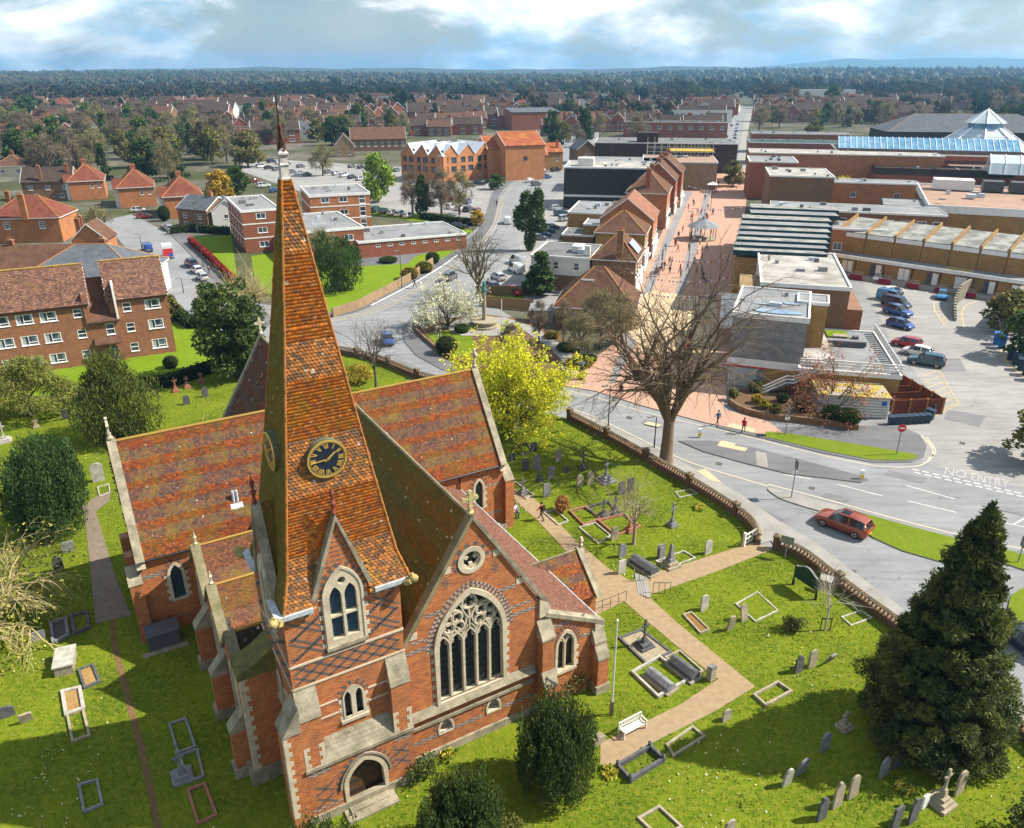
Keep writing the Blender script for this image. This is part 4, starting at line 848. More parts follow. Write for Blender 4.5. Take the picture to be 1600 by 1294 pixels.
sheet('tactile_paving', [(1088, 737), (1102, 734), (1128, 756), (1110, 752)], .11, BUFF); sheet('tactile_paving', [(1140, 662), (1180, 672), (1178, 678), (1136, 668)], .125, BUFF); sheet('tactile_paving', [(1125, 693), (1168, 702), (1164, 707), (1120, 698)], .13, BUFF); sheet('tactile_paving', [(1180, 706), (1197, 709), (1200, 732), (1182, 729)], .13, PAVE)
# ------------------------------------------------------------------ plants
def HTz(b, ytop):
 # height of something standing on ground point b whose top shows at photo row ytop
 q = (647 - ytop) / FPX; y = b.y
 # (dz*cosP + y*sinP) = q*(y*cosP - dz*sinP), dz = z - CAMH
 dz = (q * y * math.cos(PITCH) - y * math.sin(PITCH)) / (math.cos(PITCH) + q * math.sin(PITCH)); return CAMH + dz
BARK = M('grey bark', (.13, .10, .07), (.08, .065, .045), 3, bump=.6); BARKB = M('brown bark', (.10, .065, .04), (.06, .045, .03), 3, bump=.6); BARKP = M('pale bark', (.36, .30, .22), (.26, .21, .15), 4); BARKG = M('olive bark', (.14, .12, .05), (.10, .08, .04), 3)
LEAFM = {}
def leafm(name, transl=.25):
 if name in LEAFM: return LEAFM[name]
 t = NT(name); a = t.n('Attribute', attribute_name='col'); t.l(a.outputs['Color'], t.b.inputs['Base Color']); t.rough(.7, .2)
 tr = t.n('BsdfTranslucent'); t.l(a.outputs['Color'], tr.inputs[0]); mx = t.n('MixShader'); mx.inputs[0].default_value = transl; t.l(t.b.outputs[0], mx.inputs[1]); t.l(tr.outputs[0], mx.inputs[2]); t.l(mx.outputs[0], t.nt.nodes['Material Output'].inputs[0]); LEAFM[name] = t.m; return t.m
LEAF = leafm('leaf'); TWIG = leafm('twig', .0)
def leaves(rg, blobs, n, size, pal, axis=None, aspect=.55, shell=.55, jit=.15, taper=False):
 """n leaf-sized quads spread through ellipsoid clumps. blobs: (x,y,z,rx,ry,rz). axis: preferred long direction"""
 B = np.array(blobs, float); wgt = B[:, 3] * B[:, 4] + B[:, 3] * B[:, 5]; wgt = wgt / wgt.sum(); bi = rg.choice(len(B), n, p=wgt); b = B[bi]
 d = rg.normal(size=(n, 3)); d /= np.linalg.norm(d, axis=1)[:, None]; r = shell + (1 - shell) * rg.random(n) ** .6; r = r * (1 + rg.normal(0, jit, n) * .5)
 c = b[:, :3] + d * b[:, 3:6] * r[:, None]
 A = rg.normal(size=(n, 3))
 if axis == 'out': A = d * 1.2 + A * .55
 elif axis == 'up': A = A * .35 + np.array([0, 0, 1.1]) + d * .35
 elif axis == 'droop': A = d * .9 + A * .35 + np.array([0, 0, -.55])
 A /= np.linalg.norm(A, axis=1)[:, None]; Q = np.cross(A, rg.normal(size=(n, 3))); Q /= np.linalg.norm(Q, axis=1)[:, None] + 1e-9
 s = (size * rg.uniform(.6, 1.4, n))[:, None]; A = A * s; Q = Q * s * aspect
 tip = .25 if taper else 1
 V = np.stack([c - A * .5 - Q * .5, c - A * .5 + Q * .5, c + A * .5 + Q * .5 * tip, c + A * .5 - Q * .5 * tip], 1).reshape(-1, 3)
 F = np.arange(n * 4).reshape(n, 4)
 pal = np.array(pal); cb = pal[rg.integers(0, len(pal), len(B))]; cc = cb[bi] * .55 + pal[rg.integers(0, len(pal), n)] * .45; cc = cc * rg.uniform(.72, 1.28, (n, 1)); C = np.repeat(cc, 4, 0)
 return V, F, C
def join(parts):
 V, F, C = [], [], []; o = 0
 for v, f, c in parts: V.append(v); F.append(f + o); C.append(c); o += len(v)
 return np.concatenate(V), np.concatenate(F), np.concatenate(C)
def clumps(rg, n, rx, ry, z0, z1, rb, squash=.8, prof=None):
 # clump centres spread over a crown outline
 out = []
 for i in range(n):
  t = rg.random(); z = z0 + (z1 - z0) * t; w = prof(t) if prof else math.sqrt(max(0, 1 - (2 * t - 1) ** 2)); a = rg.random() * 6.283; r = math.sqrt(rg.random()) * w
  q = rb * rg.uniform(.65, 1.3); out.append((rx * r * math.cos(a), ry * r * math.sin(a), z, q, q, q * squash))
 return out
def limb(mb, rg, p, d, L, r, lev, P, mat, ends=None):
 # one limb with its own side limbs; P: dict(n children per level, spread, up, wig, sides, seg)
 seg = P['seg'][min(lev, len(P['seg']) - 1)]; pts = [p.copy()]; dirs = []; q = p.copy(); dd = d.normalized()
 for i in range(seg):
  dd = (dd + Vector(rg.normal(0, P['wig'], 3)) + Vector((0, 0, P['up'][min(lev, len(P['up']) - 1)] / seg))).normalized(); q = q + dd * (L / seg); pts.append(q.copy()); dirs.append(dd.copy())
 rr = [r * (1 - .62 * i / seg) for i in range(seg + 1)]
 if lev >= P['lev']: rr[-1] = max(rr[-1] * .4, .004)
 mb.tube(pts, rr, mat, P['sides'][min(lev, len(P['sides']) - 1)], cap=(lev == 0))
 if lev >= P['lev']:
  if ends is not None: ends.append(pts[-1])
  return
 n = P['n'][min(lev, len(P['n']) - 1)]; s0 = P['start'][min(lev, len(P['start']) - 1)]
 for k in range(n):
  t = s0 + (1 - s0) * (k + rg.random() * .8) / n if k < n - 1 else 1.0; t = min(t, 1); i = min(int(t * seg), seg - 1); f = t * seg - i; a = pts[i].lerp(pts[i + 1], min(f, 1)); ax = dirs[i]
  o = ax.orthogonal().normalized(); o.rotate(Matrix.Rotation(rg.random() * 6.283, 3, ax)); sp = P['spread'][min(lev, len(P['spread']) - 1)] * rg.uniform(.6, 1.3) * (.45 if k == n - 1 else 1)
  nd = (ax * math.cos(sp) + o * math.sin(sp)).normalized(); ratio = P['ratio'] * rg.uniform(.75, 1.2)
  limb(mb, rg, a, nd, L * ratio, max(rr[i] * (.62 if k < n - 1 else .85), .006), lev + 1, P, mat, ends)
PB = dict(lev=4, n=[7, 6, 5, 4], seg=[6, 5, 4, 3, 2], sides=[9, 6, 4, 3, 3], spread=[.6, .7, .7, .7], up=[.1, .35, .1, -.2, -.1], wig=.11, ratio=.62, start=[.3, .25, .25, .2])
def bare_tree(name, loc, h, r, label, seed, mat=BARK, P=None, group=None, cat='tree', crown=None, lean=(0, 0)):
 rg = np.random.default_rng(seed); t = empty(name, loc, 0, label, cat, group); mb = MB(); Q = dict(PB); Q.update(P or {}); ends = []
 tr = MB(); tl = Q.get('trunk', .3) * h; top = Vector((lean[0] * tl, lean[1] * tl, tl)); tr.tube([(0, 0, -.1), (0, 0, .25), top * .5, top], [r * 1.5, r * 1.12, r * .95, r * .85], mat, 10); tr.build('trunk', t, smooth=60)
 n0 = Q.get('n0', 6)
 for k in range(n0):
  a = 6.283 * (k + rg.random() * .6) / n0; sp = Q.get('sp0', .55) * rg.uniform(.55, 1.15) if k else .08
  limb(mb, rg, top * rg.uniform(.82, 1), Vector((math.cos(a) * math.sin(sp), math.sin(a) * math.sin(sp), math.cos(sp))), (h - tl) * Q.get('l0', .62) * rg.uniform(.8, 1.1), r * (.55 if k else .7), 1, Q, mat, ends)
 o = link('branches', mb.data('branches', recalc=False), t)
 if crown:
  n, size, pal = crown; E = np.array([tuple(e) for e in ends]); idx = rg.integers(0, len(E), n); bl = np.concatenate([E[idx] + rg.normal(0, .22, (n, 3)), np.full((n, 3), .05)], 1)
  V, F, C = leaves(rg, bl, n, size, pal); link('foliage', npmesh('foliage', V, F, [LEAF], C), t)
 return t
def leafy(name, loc, label, seed, trunk, parts, cat='tree', group=None, mat=BARKB, rz=0):
 t = empty(name, loc, rz, label, cat, group);
 if trunk:
  mb = MB(); h, r = trunk; mb.tube([(0, 0, -.1), (0, 0, h * .3), (.03 * h, 0, h * .7), (0, .02 * h, h)], [r * 1.3, r, r * .8, r * .3], mat, 8)
  rg = np.random.default_rng(seed + 99)
  for k in range(7 if r < .45 else 0):
   a = rg.random() * 6.283; z = h * rg.uniform(.3, .8); l = h * .4; mb.tube([(0, 0, z), (math.cos(a) * l * .5, math.sin(a) * l * .5, z + l * .35), (math.cos(a) * l, math.sin(a) * l, z + l * .6)], [r * .4, r * .25, r * .1], mat, 5)
  mb.build('trunk', t)
 V, F, C = join(parts); link('crown', npmesh('crown', V, F, [LEAF], C), t); return t
YEWP = [(.045, .075, .018), (.065, .10, .02), (.09, .12, .024), (.05, .08, .024)]
def irish_yew(loc, h, w, n, seed, label, group='irish yews by the church', pal=None):
 rg = np.random.default_rng(seed); B = []
 for i in range(n):
  a = rg.random() * 6.283; r = math.sqrt(rg.random()) * w * .42; top = h * (1 - .35 * (r / (w * .42)) ** 2) * rg.uniform(.86, 1.0); L = top * rg.uniform(.28, .5); q = w * rg.uniform(.07, .12); z = top - L; lean = 1 + .12 * z / h
  B.append((r * math.cos(a) * lean, r * math.sin(a) * lean, z, q, q, L))
 for i in range(n):
  a = rg.random() * 6.283; t = rg.random(); z = h * (.08 + .62 * t); r = w * .5 * (.66 + .34 * math.sin(min(1, t * 1.25) * 2.4)); q = w * rg.uniform(.055, .085); B.append((r * math.cos(a), r * math.sin(a), z, q, q, h * .17))
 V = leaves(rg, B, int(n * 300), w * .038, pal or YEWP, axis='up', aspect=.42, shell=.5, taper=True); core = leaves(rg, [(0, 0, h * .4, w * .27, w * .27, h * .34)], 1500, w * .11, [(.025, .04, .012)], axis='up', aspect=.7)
 return leafy('irish_yew', loc, label, seed, (h * .5, w * .07), [V, core], group=group)
def shrub(loc, w, h, pal, seed, label, n=500, size=.14, name='shrub', group=None, ball=False, cat='shrub', stems=True, depth=None, rz=0):
 rg = np.random.default_rng(seed); d = depth or w
 if ball: B = [(0, 0, h * .5, w * .5, d * .5, h * .5)]; sh = .9; jt = .04
 else: B = clumps(rg, 9, w * .36, d * .36, h * .25, h * .75, min(w, h) * .3) + [(0, 0, h * .4, w * .3, d * .3, h * .4)]; sh = .5; jt = .15
 t = empty(name, loc, rz, label, cat, group)
 if ball:
  c = MB(); c.lathe([(w * .1, 0), (w * .38, h * .12), (w * .47, h * .4), (w * .42, h * .72), (w * .22, h * .93), (.01, h * .97)], (0, 0, 0), flat('dark hedge core', (.012, .018, .006), 1, 0), 12, 1, d / w); c.build('stems', t)
 else:
  c = MB()
  for k in range(5): a = rg.random() * 6.283; c.tube([(0, 0, 0), (math.cos(a) * w * .15, math.sin(a) * d * .15, h * .4), (math.cos(a) * w * .3, math.sin(a) * d * .3, h * .8)], [.03, .02, .008], BARKB, 4)
  c.build('stems', t)
 V, F, C = leaves(rg, B, n, size, pal, shell=sh, jit=jt); link('foliage', npmesh('foliage', V, F, [LEAF], C), t); return t
def hedge(P, w, h, pal, seed, label, size=.2, dens=60, name='hedge'):
 W = [G(x, y) for x, y in P]; rg = np.random.default_rng(seed); o = W[0]; t = empty(name, o, 0, label, 'hedge'); B = []; c = MB()
 for a, b in zip(W, W[1:]):
  L = (b - a).length; n = max(2, int(L / (w * .5)))
  for k in range(n + 1): p = a.lerp(b, k / n) - o; B.append((p.x, p.y, h * .5, w * .55, w * .55, h * .55 * rg.uniform(.9, 1.08)))
  m = (a + b) / 2 - o; c.rbox((m.x, m.y, 0), L, w * .7, h * .8, ang(a, b), flat('dark hedge core', (.012, .018, .006), 1, 0))
 c.build('stems', t); V, F, C = leaves(rg, B, int(len(B) * dens), size, pal, shell=.8, jit=.1); link('foliage', npmesh('foliage', V, F, [LEAF], C), t); return t
GREENS = [(.05, .10, .015), (.08, .13, .02), (.035, .075, .015), (.10, .14, .025)]; DARKG = [(.035, .07, .018), (.05, .09, .022), (.065, .10, .026)]; YELG = [(.42, .36, .02), (.50, .42, .03), (.36, .33, .02), (.55, .46, .05)]; OLIV = [(.14, .14, .03), (.18, .17, .04), (.11, .12, .03), (.20, .17, .06)]
BRWN = [(.18, .12, .06), (.14, .09, .05), (.22, .15, .08)]; PINK = [(.36, .13, .08), (.30, .12, .07), (.40, .18, .10)]; GOLDY = [(.40, .26, .02), (.46, .32, .03), (.30, .22, .03)]
# --- churchyard trees
irish_yew(G(868, 1232), 7.0, 4.2, 95, 1, 'dark columnar yew to the right of the church west window')
irish_yew(G(725, 1345), 6.2, 4.0, 90, 2, 'dark columnar yew at the bottom edge below the west window')
irish_yew(G(515, 1420), 5.6, 4.0, 80, 3, 'dark yew top in front of the tower door, cut by the bottom edge')
irish_yew(G(85, 830), 9.6, 5.9, 130, 4, 'broad dark yew by the path left of the transept', pal=[(.032, .075, .02), (.05, .095, .024), (.07, .115, .028)])
rg = np.random.default_rng(5)
cp_ = G(190, 686); leafy('yew_tree', cp_, 'rounded golden-tipped dark yew between the flats lawn and the transept', 5, (5, .4), [leaves(rg, clumps(rg, 70, 4.6, 4.6, 1.0, 9.0, 1.1, 1.2, lambda t: math.sin(min(1, t * .9 + .25) * 2.9) if t < .9 else .3) + [(0, 0, 4.2, 3.6, 3.6, 4)], 17000, .3, [(.08, .105, .02), (.12, .14, .024), (.055, .08, .02), (.16, .165, .03)], axis='up', aspect=.4, taper=True)])
cp_ = G(48, 650); leafy('willow_shrub', cp_, 'large pale olive-green bushy tree in front of the brick flats', 6, (4, .3), [leaves(rg, clumps(rg, 60, 6.0, 4.6, 1.5, 6.4, 1.2, .7, lambda t: (1 - t) ** .4), 13000, .34, [(.17, .19, .03), (.22, .23, .04), (.13, .15, .03), (.25, .22, .06)], axis='droop', aspect=.3, taper=True)])
# big cypress at the right
cc_ = G(1449, 1152); ch = HTz(cc_, 795)
def cyp(t): return (1 - t) ** .85 * (.62 + .38 * min(1, t * 5 + .35))
B = clumps(rg, 330, 4.2, 4.0, .5, ch - .5, .82, 1.0, lambda t: cyp(t)); B = [(x * .8, y * .8, z * .95, q * .8, q * .8, q) for x, y, z, q, _, _ in B]
shell_ = []
for i in range(420):
 t = rg.random() ** 1.25; a = rg.random() * 6.283; r = 4.25 * cyp(t) * rg.uniform(.72, 1.1); q = rg.uniform(.3, .8) * (1.1 - .5 * t); shell_.append((r * math.cos(a), r * math.sin(a), .6 + (ch - .6) * t, q, q, q * .9))
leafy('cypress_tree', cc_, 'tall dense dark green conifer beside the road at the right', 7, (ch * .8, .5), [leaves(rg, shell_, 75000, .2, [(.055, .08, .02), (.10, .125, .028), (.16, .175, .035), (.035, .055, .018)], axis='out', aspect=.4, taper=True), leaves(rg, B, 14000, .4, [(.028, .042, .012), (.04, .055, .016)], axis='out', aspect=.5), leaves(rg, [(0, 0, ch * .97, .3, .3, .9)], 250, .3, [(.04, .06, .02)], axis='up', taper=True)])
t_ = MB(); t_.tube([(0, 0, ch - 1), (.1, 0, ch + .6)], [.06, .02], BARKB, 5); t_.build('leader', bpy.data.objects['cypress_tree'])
# great bare tree
bt = G(1040, 722); bh = HTz(bt, 432)
bare_tree('bare_tree', bt, bh * .96, .62, 'huge leafless tree with spreading branches beside the churchyard wall', 21, M('warm brown bark', (.20, .14, .085), (.14, .10, .06), 3, bump=.6), dict(lev=5, n=[6, 5, 4, 4, 4], n0=9, trunk=.25, sp0=.5, l0=.66, up=[.1, .5, .25, -.15, -.25, -.25], ratio=.62, seg=[6, 6, 5, 4, 3, 2], sides=[10, 7, 5, 4, 3, 3], wig=.14, start=[.3, .25, .2, .15, .15]))
bare_tree('bare_tree', G(990, 850), 7.2, .14, 'slender pale leafless tree among the graves', 22, BARKP, dict(lev=4, n0=5, n=[6, 5, 5, 4], trunk=.3, sp0=.6, l0=.55, up=[0, .2, .1, .1]))
bare_tree('birch_sapling', G(1289, 985), 5.6, .07, 'young white birch sapling with stake near the notice board', 23, M('birch bark', (.6, .55, .48), (.45, .38, .3), 5), dict(lev=3, n0=6, n=[5, 5, 4], trunk=.35, sp0=.5, l0=.6))
st = MB()
for s_ in (-.35, .35): st.tube([(s_, 0, 0), (s_, 0, 1.1)], .04, BARKB, 6)
st.box(-.38, .38, -.02, .02, .95, 1.05, BARKB); st.build('stake', bpy.data.objects['birch_sapling'])
# yellow spring tree behind the right transept
yt = G(805, 668); bare_tree('yellow_tree', yt, 9.4, .3, 'bright yellow-green blossoming tree beyond the right transept', 24, BARK, dict(lev=4, n0=9, n=[6, 6, 5, 5], trunk=.1, sp0=.95, l0=.62, up=[.1, .15, .1, 0], ratio=.62), crown=(32000, .18, [(.60, .62, .02), (.70, .68, .03), (.42, .46, .02), (.74, .72, .05)]))
bare_tree('bare_tree', G(588, 610), 10.5, .16, 'thin leafless tree behind the church beside the spire', 25, BARK, dict(lev=4, n0=6, n=[5, 5, 5, 4], trunk=.3, sp0=.8, l0=.6))
leafy('evergreen_tree', G(372, 590), 'dark evergreen tree between the flats lawn and the chancel', 8, (8, .4), [leaves(rg, clumps(rg, 70, 4.2, 4.2, 1.5, 12.0, 1.3, .9, lambda t: .55 + .45 * math.sin(t * 3.1)), 14000, .34, [(.055, .095, .024), (.075, .11, .026), (.10, .13, .03), (.045, .075, .02)])])
bare_tree('willow_shrub', G(-5, 985), 6.5, .25, 'straw-coloured leafless weeping bush at the left edge', 26, M('straw twig', (.42, .36, .16), (.34, .28, .12), 4), dict(lev=4, n0=12, n=[6, 6, 5, 5], trunk=.12, sp0=1.1, l0=.75, up=[0, -.2, -.6, -.8], wig=.2, ratio=.66), crown=(4000, .16, [(.36, .34, .06), (.3, .3, .05)]))
shrub(G(560, 600), 5.0, 2.6, [(.36, .28, .03), (.28, .24, .03), (.42, .32, .04)], 31, 'golden shrub just right of the spire behind the transept', 2600, .16)
shrub(G(1235, 985), 2.0, 1.3, [(.10, .10, .03), (.14, .13, .04), (.07, .08, .02)], 32, 'low olive shrub on the grass near the notice board', 900, .12)
shrub(G(782, 832), 1.7, .9, [(.40, .40, .30), (.34, .33, .2), (.5, .48, .36)], 33, 'pale flowering bush at the corner of the right transept', 600, .1)
shrub(G(876, 800), 1.4, 1.6, [(.34, .16, .05), (.28, .13, .04), (.4, .2, .07)], 34, 'russet upright grassy bush by the path', 900, .16)
shrub(G(895, 1082), 2.8, 1.9, [(.14, .15, .04), (.2, .2, .05), (.22, .15, .06)], 35, 'straggly climbing shrub against the aisle wall', 900, .11, depth=1.2, rz=TH)
shrub(G(1640, 1330), 4.5, 3.6, [(.07, .10, .02), (.10, .12, .03), (.05, .07, .02)], 36, 'olive bush cut by the bottom right corner', 3500, .16)
shrub(G(660, 1215), 2.2, 1.6, DARKG + OLIV[:1], 37, 'dark bush against the nave wall by the tower', 900, .12)
shrub(G(800, 1330), 3.2, 1.8, OLIV, 38, 'olive clipped bush at the bottom edge between two yews', 1600, .1)
# ------------------------------------------------------------------ graves and churchyard furniture
GRY = M('grey headstone', (.27, .27, .27), (.16, .16, .17), 2.5, fine=.35, bump=.3); BUF = M('buff headstone', (.40, .34, .24), (.26, .23, .16), 2.5, fine=.35, bump=.3); PAL = M('pale headstone', (.50, .47, .42), (.30, .29, .23), 2.5, fine=.3); RED = M('red granite', (.36, .15, .09), (.28, .12, .08), 4); DRK = M('dark stone', (.12, .12, .13), (.07, .07, .075), 3, fine=.3, bump=.3); WMA = M('white marble', (.75, .74, .72), (.6, .6, .58), 3)
HMAT = dict(g=GRY, b=BUF, p=PAL, r=RED, d=DRK, w=WMA)
def stone_profile(k, w, h):
 if k == 'round': return [(-w / 2, 0), (w / 2, 0)] + [(w / 2 * math.cos(a), h - w / 2 * .8 + w / 2 * .8 * math.sin(a)) for a in np.linspace(0, math.pi, 9)]
 if k == 'gothic': return arch(0, w, 0, h * .68, h, 5)
 if k == 'shoulder': return [(-w / 2, 0), (w / 2, 0), (w / 2, h * .78), (w * .38, h * .84)] + [(w * .3 * math.cos(a), h * .84 + h * .16 * math.sin(a)) for a in np.linspace(.1, 3.04, 7)] + [(-w * .38, h * .84), (-w / 2, h * .78)]
 return [(-w / 2, 0), (w / 2, 0), (w / 2, h * .93), (w * .42, h), (-w * .42, h), (-w / 2, h * .93)]
def headstone(x, y, yt, k, c, label, w=.72, lean=0, rz=0, t=.13):
 b = G(x, y); h = max(.45, HTz(b, yt) * .93); o = MB(); pr = stone_profile(k, w, h); o.prism(pr, lambda a, z, d: (a, d, z), -t / 2, t / 2, HMAT[c]); ob = o.build('headstone'); ob.location = (b.x, b.y, -.04); ob.rotation_euler = (R(lean), 0, TH + rz); tag(ob, label, 'headstone', 'headstones in the churchyard'); return ob
for a in [
 (1247, 1050, 1022, 'shoulder', 'd', 'leaning dark shouldered headstone, leftmost of three left of the conifer'), (1268, 1042, 1013, 'round', 'b', 'brownish round-topped headstone, middle of three left of the conifer'), (1292, 1034, 1014, 'flat', 'g', 'tilted thin grey headstone, rightmost of three left of the conifer', .6, 24),
 (1288, 1172, 1142, 'gothic', 'g', 'lichened grey pointed headstone in the conifer shade'), (1228, 1226, 1196, 'gothic', 'p', 'pinkish pointed headstone leaning left, front of a pair on the open grass', .66, 6), (1251, 1208, 1180, 'round', 'g', 'blue-grey headstone right behind the pinkish pointed one', .7, 8),
 (1283, 1280, 1243, 'shoulder', 'd', 'dark headstone with yellow lichen, lowest left of the bottom row'), (1307, 1260, 1219, 'shoulder', 'b', 'tall buff shouldered headstone in the bottom row, second from left'), (1331, 1246, 1209, 'round', 'b', 'buff round-topped headstone in the bottom row, third from left'), (1380, 1212, 1181, 'gothic', 'g', 'grey pointed headstone beneath the conifer edge'), (1403, 1198, 1161, 'round', 'd', 'dark tall headstone closest under the conifer', .75),
 (1443, 1262, 1240, 'flat', 'w', 'small bright white headstone beside the stone cross', .5), (1497, 1240, 1202, 'round', 'b', 'buff headstone right of the stepped cross'), (1424, 1285, 1244, 'shoulder', 'd', 'dark ribbed headstone near the bottom edge'), (1397, 1297, 1258, 'flat', 'd', 'dark twin headstone cut by the bottom edge'),
 (1100, 953, 928, 'round', 'p', 'pale pinkish headstone on the grass right of the path corner'), (1140, 984, 958, 'round', 'b', 'buff headstone leaning beside the flowered grave', .62, 8), (1163, 970, 944, 'round', 'b', 'buff headstone at the edge of the flowered plot', .6, -10),
 (972, 870, 848, 'round', 'g', 'grey headstone above the white one by the path fork'), (971, 896, 873, 'flat', 'p', 'white upright headstone at the path fork'), (1032, 872, 848, 'round', 'g', 'grey headstone behind the small obelisk'), (1106, 865, 842, 'round', 'p', 'pale lone headstone right of the thin tree'), (1033, 874, 851, 'round', 'b', 'brown headstone left of the obelisk') if False else (1033, 874, 853, 'round', 'g', 'low grey headstone touching the obelisk plinth', .5), (960, 843, 821, 'round', 'b', 'buff rounded headstone beside the red granite plot'),
 (854, 776, 753, 'flat', 'g', 'slate-grey square-topped headstone behind the walker'), (906, 760, 739, 'gothic', 'b', 'buff pointed headstone, left of a pair in the middle plot'), (922, 757, 735, 'round', 'b', 'brown headstone, right of a pair in the middle plot'), (861, 748, 728, 'flat', 'g', 'grey headstone above the slate-grey one'), (838, 732, 709, 'round', 'g', 'grey headstone, right of two near the transept corner', .75), (821, 735, 714, 'gothic', 'd', 'dark headstone, left of two near the transept corner'), (872, 721, 700, 'round', 'b', 'brown headstone nearest the yellow tree'), (800, 720, 706, 'round', 'd', 'dark mossy headstone under the yellow tree'), (834, 706, 689, 'round', 'd', 'dark headstone deep under the yellow tree branches'),
 (795, 752, 738, 'flat', 'g', 'pale grey stone hard against the transept wall'), (971, 772, 750, 'round', 'd', 'dark brown headstone behind the thin tree, left of two'), (985, 768, 745, 'flat', 'd', 'dark brown headstone behind the thin tree, right of two'), (884, 738, 728, 'flat', 'd', 'low dark stone block among the upper graves', .6),
 (12, 1120, 1102, 'round', 'd', 'dark headstone at the left edge of the sunlit grass', .85), (42, 1127, 1110, 'flat', 'b', 'brown leaning headstone beside the dark one at left', .7, 14), (93, 892, 868, 'round', 'd', 'dark headstone left of the gravel path'), (155, 752, 721, 'round', 'p', 'large pale double headstone beside the transept buttress', 1.1), (104, 655, 636, 'round', 'd', 'dark tilted headstone behind the broad yew', .8, 12), (292, 632, 616, 'round', 'd', 'dark headstone beyond the rounded yew, left'), (321, 620, 604, 'round', 'd', 'dark headstone beyond the rounded yew, right'), (62, 1000, 985, 'flat', 'g', 'stub of grey headstone under the straw bush', .8), (108, 862, 845, 'flat', 'g', 'blotched low headstone by the gravel path bend', .9),
 (1140, 1300, 1280, 'round', 'b', 'buff headstone top showing at the bottom edge'), (1490, 1015, 1000, 'round', 'p', 'small pale headstone behind the conifer') if False else (1135, 1125, 1107, 'round', 'b', 'brown headstone at the kerbed grave below the path', .7)]:
 headstone(*a)
def ped_cross(x, y, yt, c, label, steps=2, base=.9):
 b = G(x, y); h = HTz(b, yt); t = empty('cross_memorial', b, TH, label, 'memorial', 'stone cross memorials'); m = HMAT[c]; p = MB(); z = 0
 for i in range(steps): s = base * (1 - .26 * i); p.rbox((0, 0, z), s, s, .2, 0, m); z += .2
 p.lathe([(.24, z), (.17, z + .35)], (0, 0, 0), m, 4, rot=R(45)); p.build('pedestal', t); cr = MB(); f = lambda a, c_, d: (a, d, c_); cr.strip([(0, z + .3), (0, h)], .15, f, -.06, .06, m); zz = z + (h - z) * .72; cr.strip([(-.3, zz), (.3, zz)], .14, f, -.055, .055, m); cr.build('cross', t); return t
for a in [(1006, 1010, 968, 'd', 'dark stone cross on a paved plot by the path', 2, 1.1), (1469, 1256, 1202, 'b', 'weathered stepped stone cross at the bottom right', 4, 1.2), (1050, 822, 786, 'g', 'tall ornate grey cross standing alone on the lawn', 2, .8), (947, 752, 718, 'g', 'grey cross on a rock cairn in the upper plot', 3, 1.5), (911, 733, 705, 'd', 'dark thin cross near the yellow tree', 2, .7), (943, 808, 780, 'd', 'dark cross beside the russet plot, left of two', 2, .8), (961, 803, 775, 'd', 'dark cross beside the russet plot, right of two', 2, .8), (843, 752, 728, 'd', 'small dark cross left of the slate-grey headstone', 2, .6), (817, 772, 747, 'g', 'grey short memorial by the kerbed grave near the transept', 2, .8), (983, 848, 806, 'r', 'red granite cross in the red kerbed plot', 2, .7) if False else (984, 830, 805, 'r', 'red granite cross inside the red kerbed plot', 2, .8), (8, 690, 660, 'p', 'pale cross on a white plinth at the left edge', 2, 1.3), (57, 668, 655, 'b', 'small buff cross beyond the broad yew', 1, .6), (1318, 1138, 1112, 'b', 'mossy broken cross at the conifer foot', 2, .8), (275, 612, 590, 'r', 'reddish small cross by the hedge, leftmost', 2, .8), (293, 606, 588, 'r', 'reddish small cross by the hedge, second', 2, .8), (285, 1215, 1175, 'g', 'grey cross between two kerbed graves in the tower shade', 2, 1.1), (1147 * 0 + 315, 598, 582, 'r', 'reddish small cross by the hedge, rightmost', 2, .8)]:
 ped_cross(*a)
ob_ = MB(); p_ = G(1047, 884); ob_.rbox((0, 0, 0), 1.3, 1.3, .2, 0, BUF); ob_.rbox((0, 0, .2), .9, .9, .25, 0, BUF); ob_.rbox((0, 0, .45), .55, .55, .35, 0, GRY); ob_.lathe([(.26, .8), (.16, 1.9), (.0, 2.1)], (0, 0, 0), GRY, 4, rot=R(45)); tag(ob_.build('obelisk', None, loc=p_, rz=TH), 'small stone obelisk on stepped base at the path fork', 'memorial')
def kerb(P, c, label, h=.16, w=.14, posts=False, fill=None, slab=None):
 W = [G(x, y) for x, y in P]; o = sum(W, Vector()) / len(W); t = empty('kerbed_grave', o, 0, label, 'grave', 'kerbed graves'); m = HMAT[c]; k = MB(); n = len(W)
 for i in range(n):
  a, b = W[i] - o, W[(i + 1) % n] - o; q = MB(); q.rbox(((a.x + b.x) / 2, (a.y + b.y) / 2, -.02 + .004 * i), (b - a).length + (w - .01 if i % 2 else -w), w, h, ang(a, b), m); q.build('kerb_stone', t)
 if posts:
  for p in W: q = MB(); r = p - o; q.lathe([(.13, 0), (.13, .35), (.09, .4), (.12, .5), (.02, .6)], (r.x, r.y, 0), m, 8); q.build('corner_post', t)
 if fill is not None: q = MB(); q.face([(p - o) * .93 + Vector((0, 0, .05)) for p in W], fill); q.build('grave_bed', t)
 return t
CHIP = M('ochre chippings', (.36, .24, .08), (.3, .16, .06), 6, bump=.6)
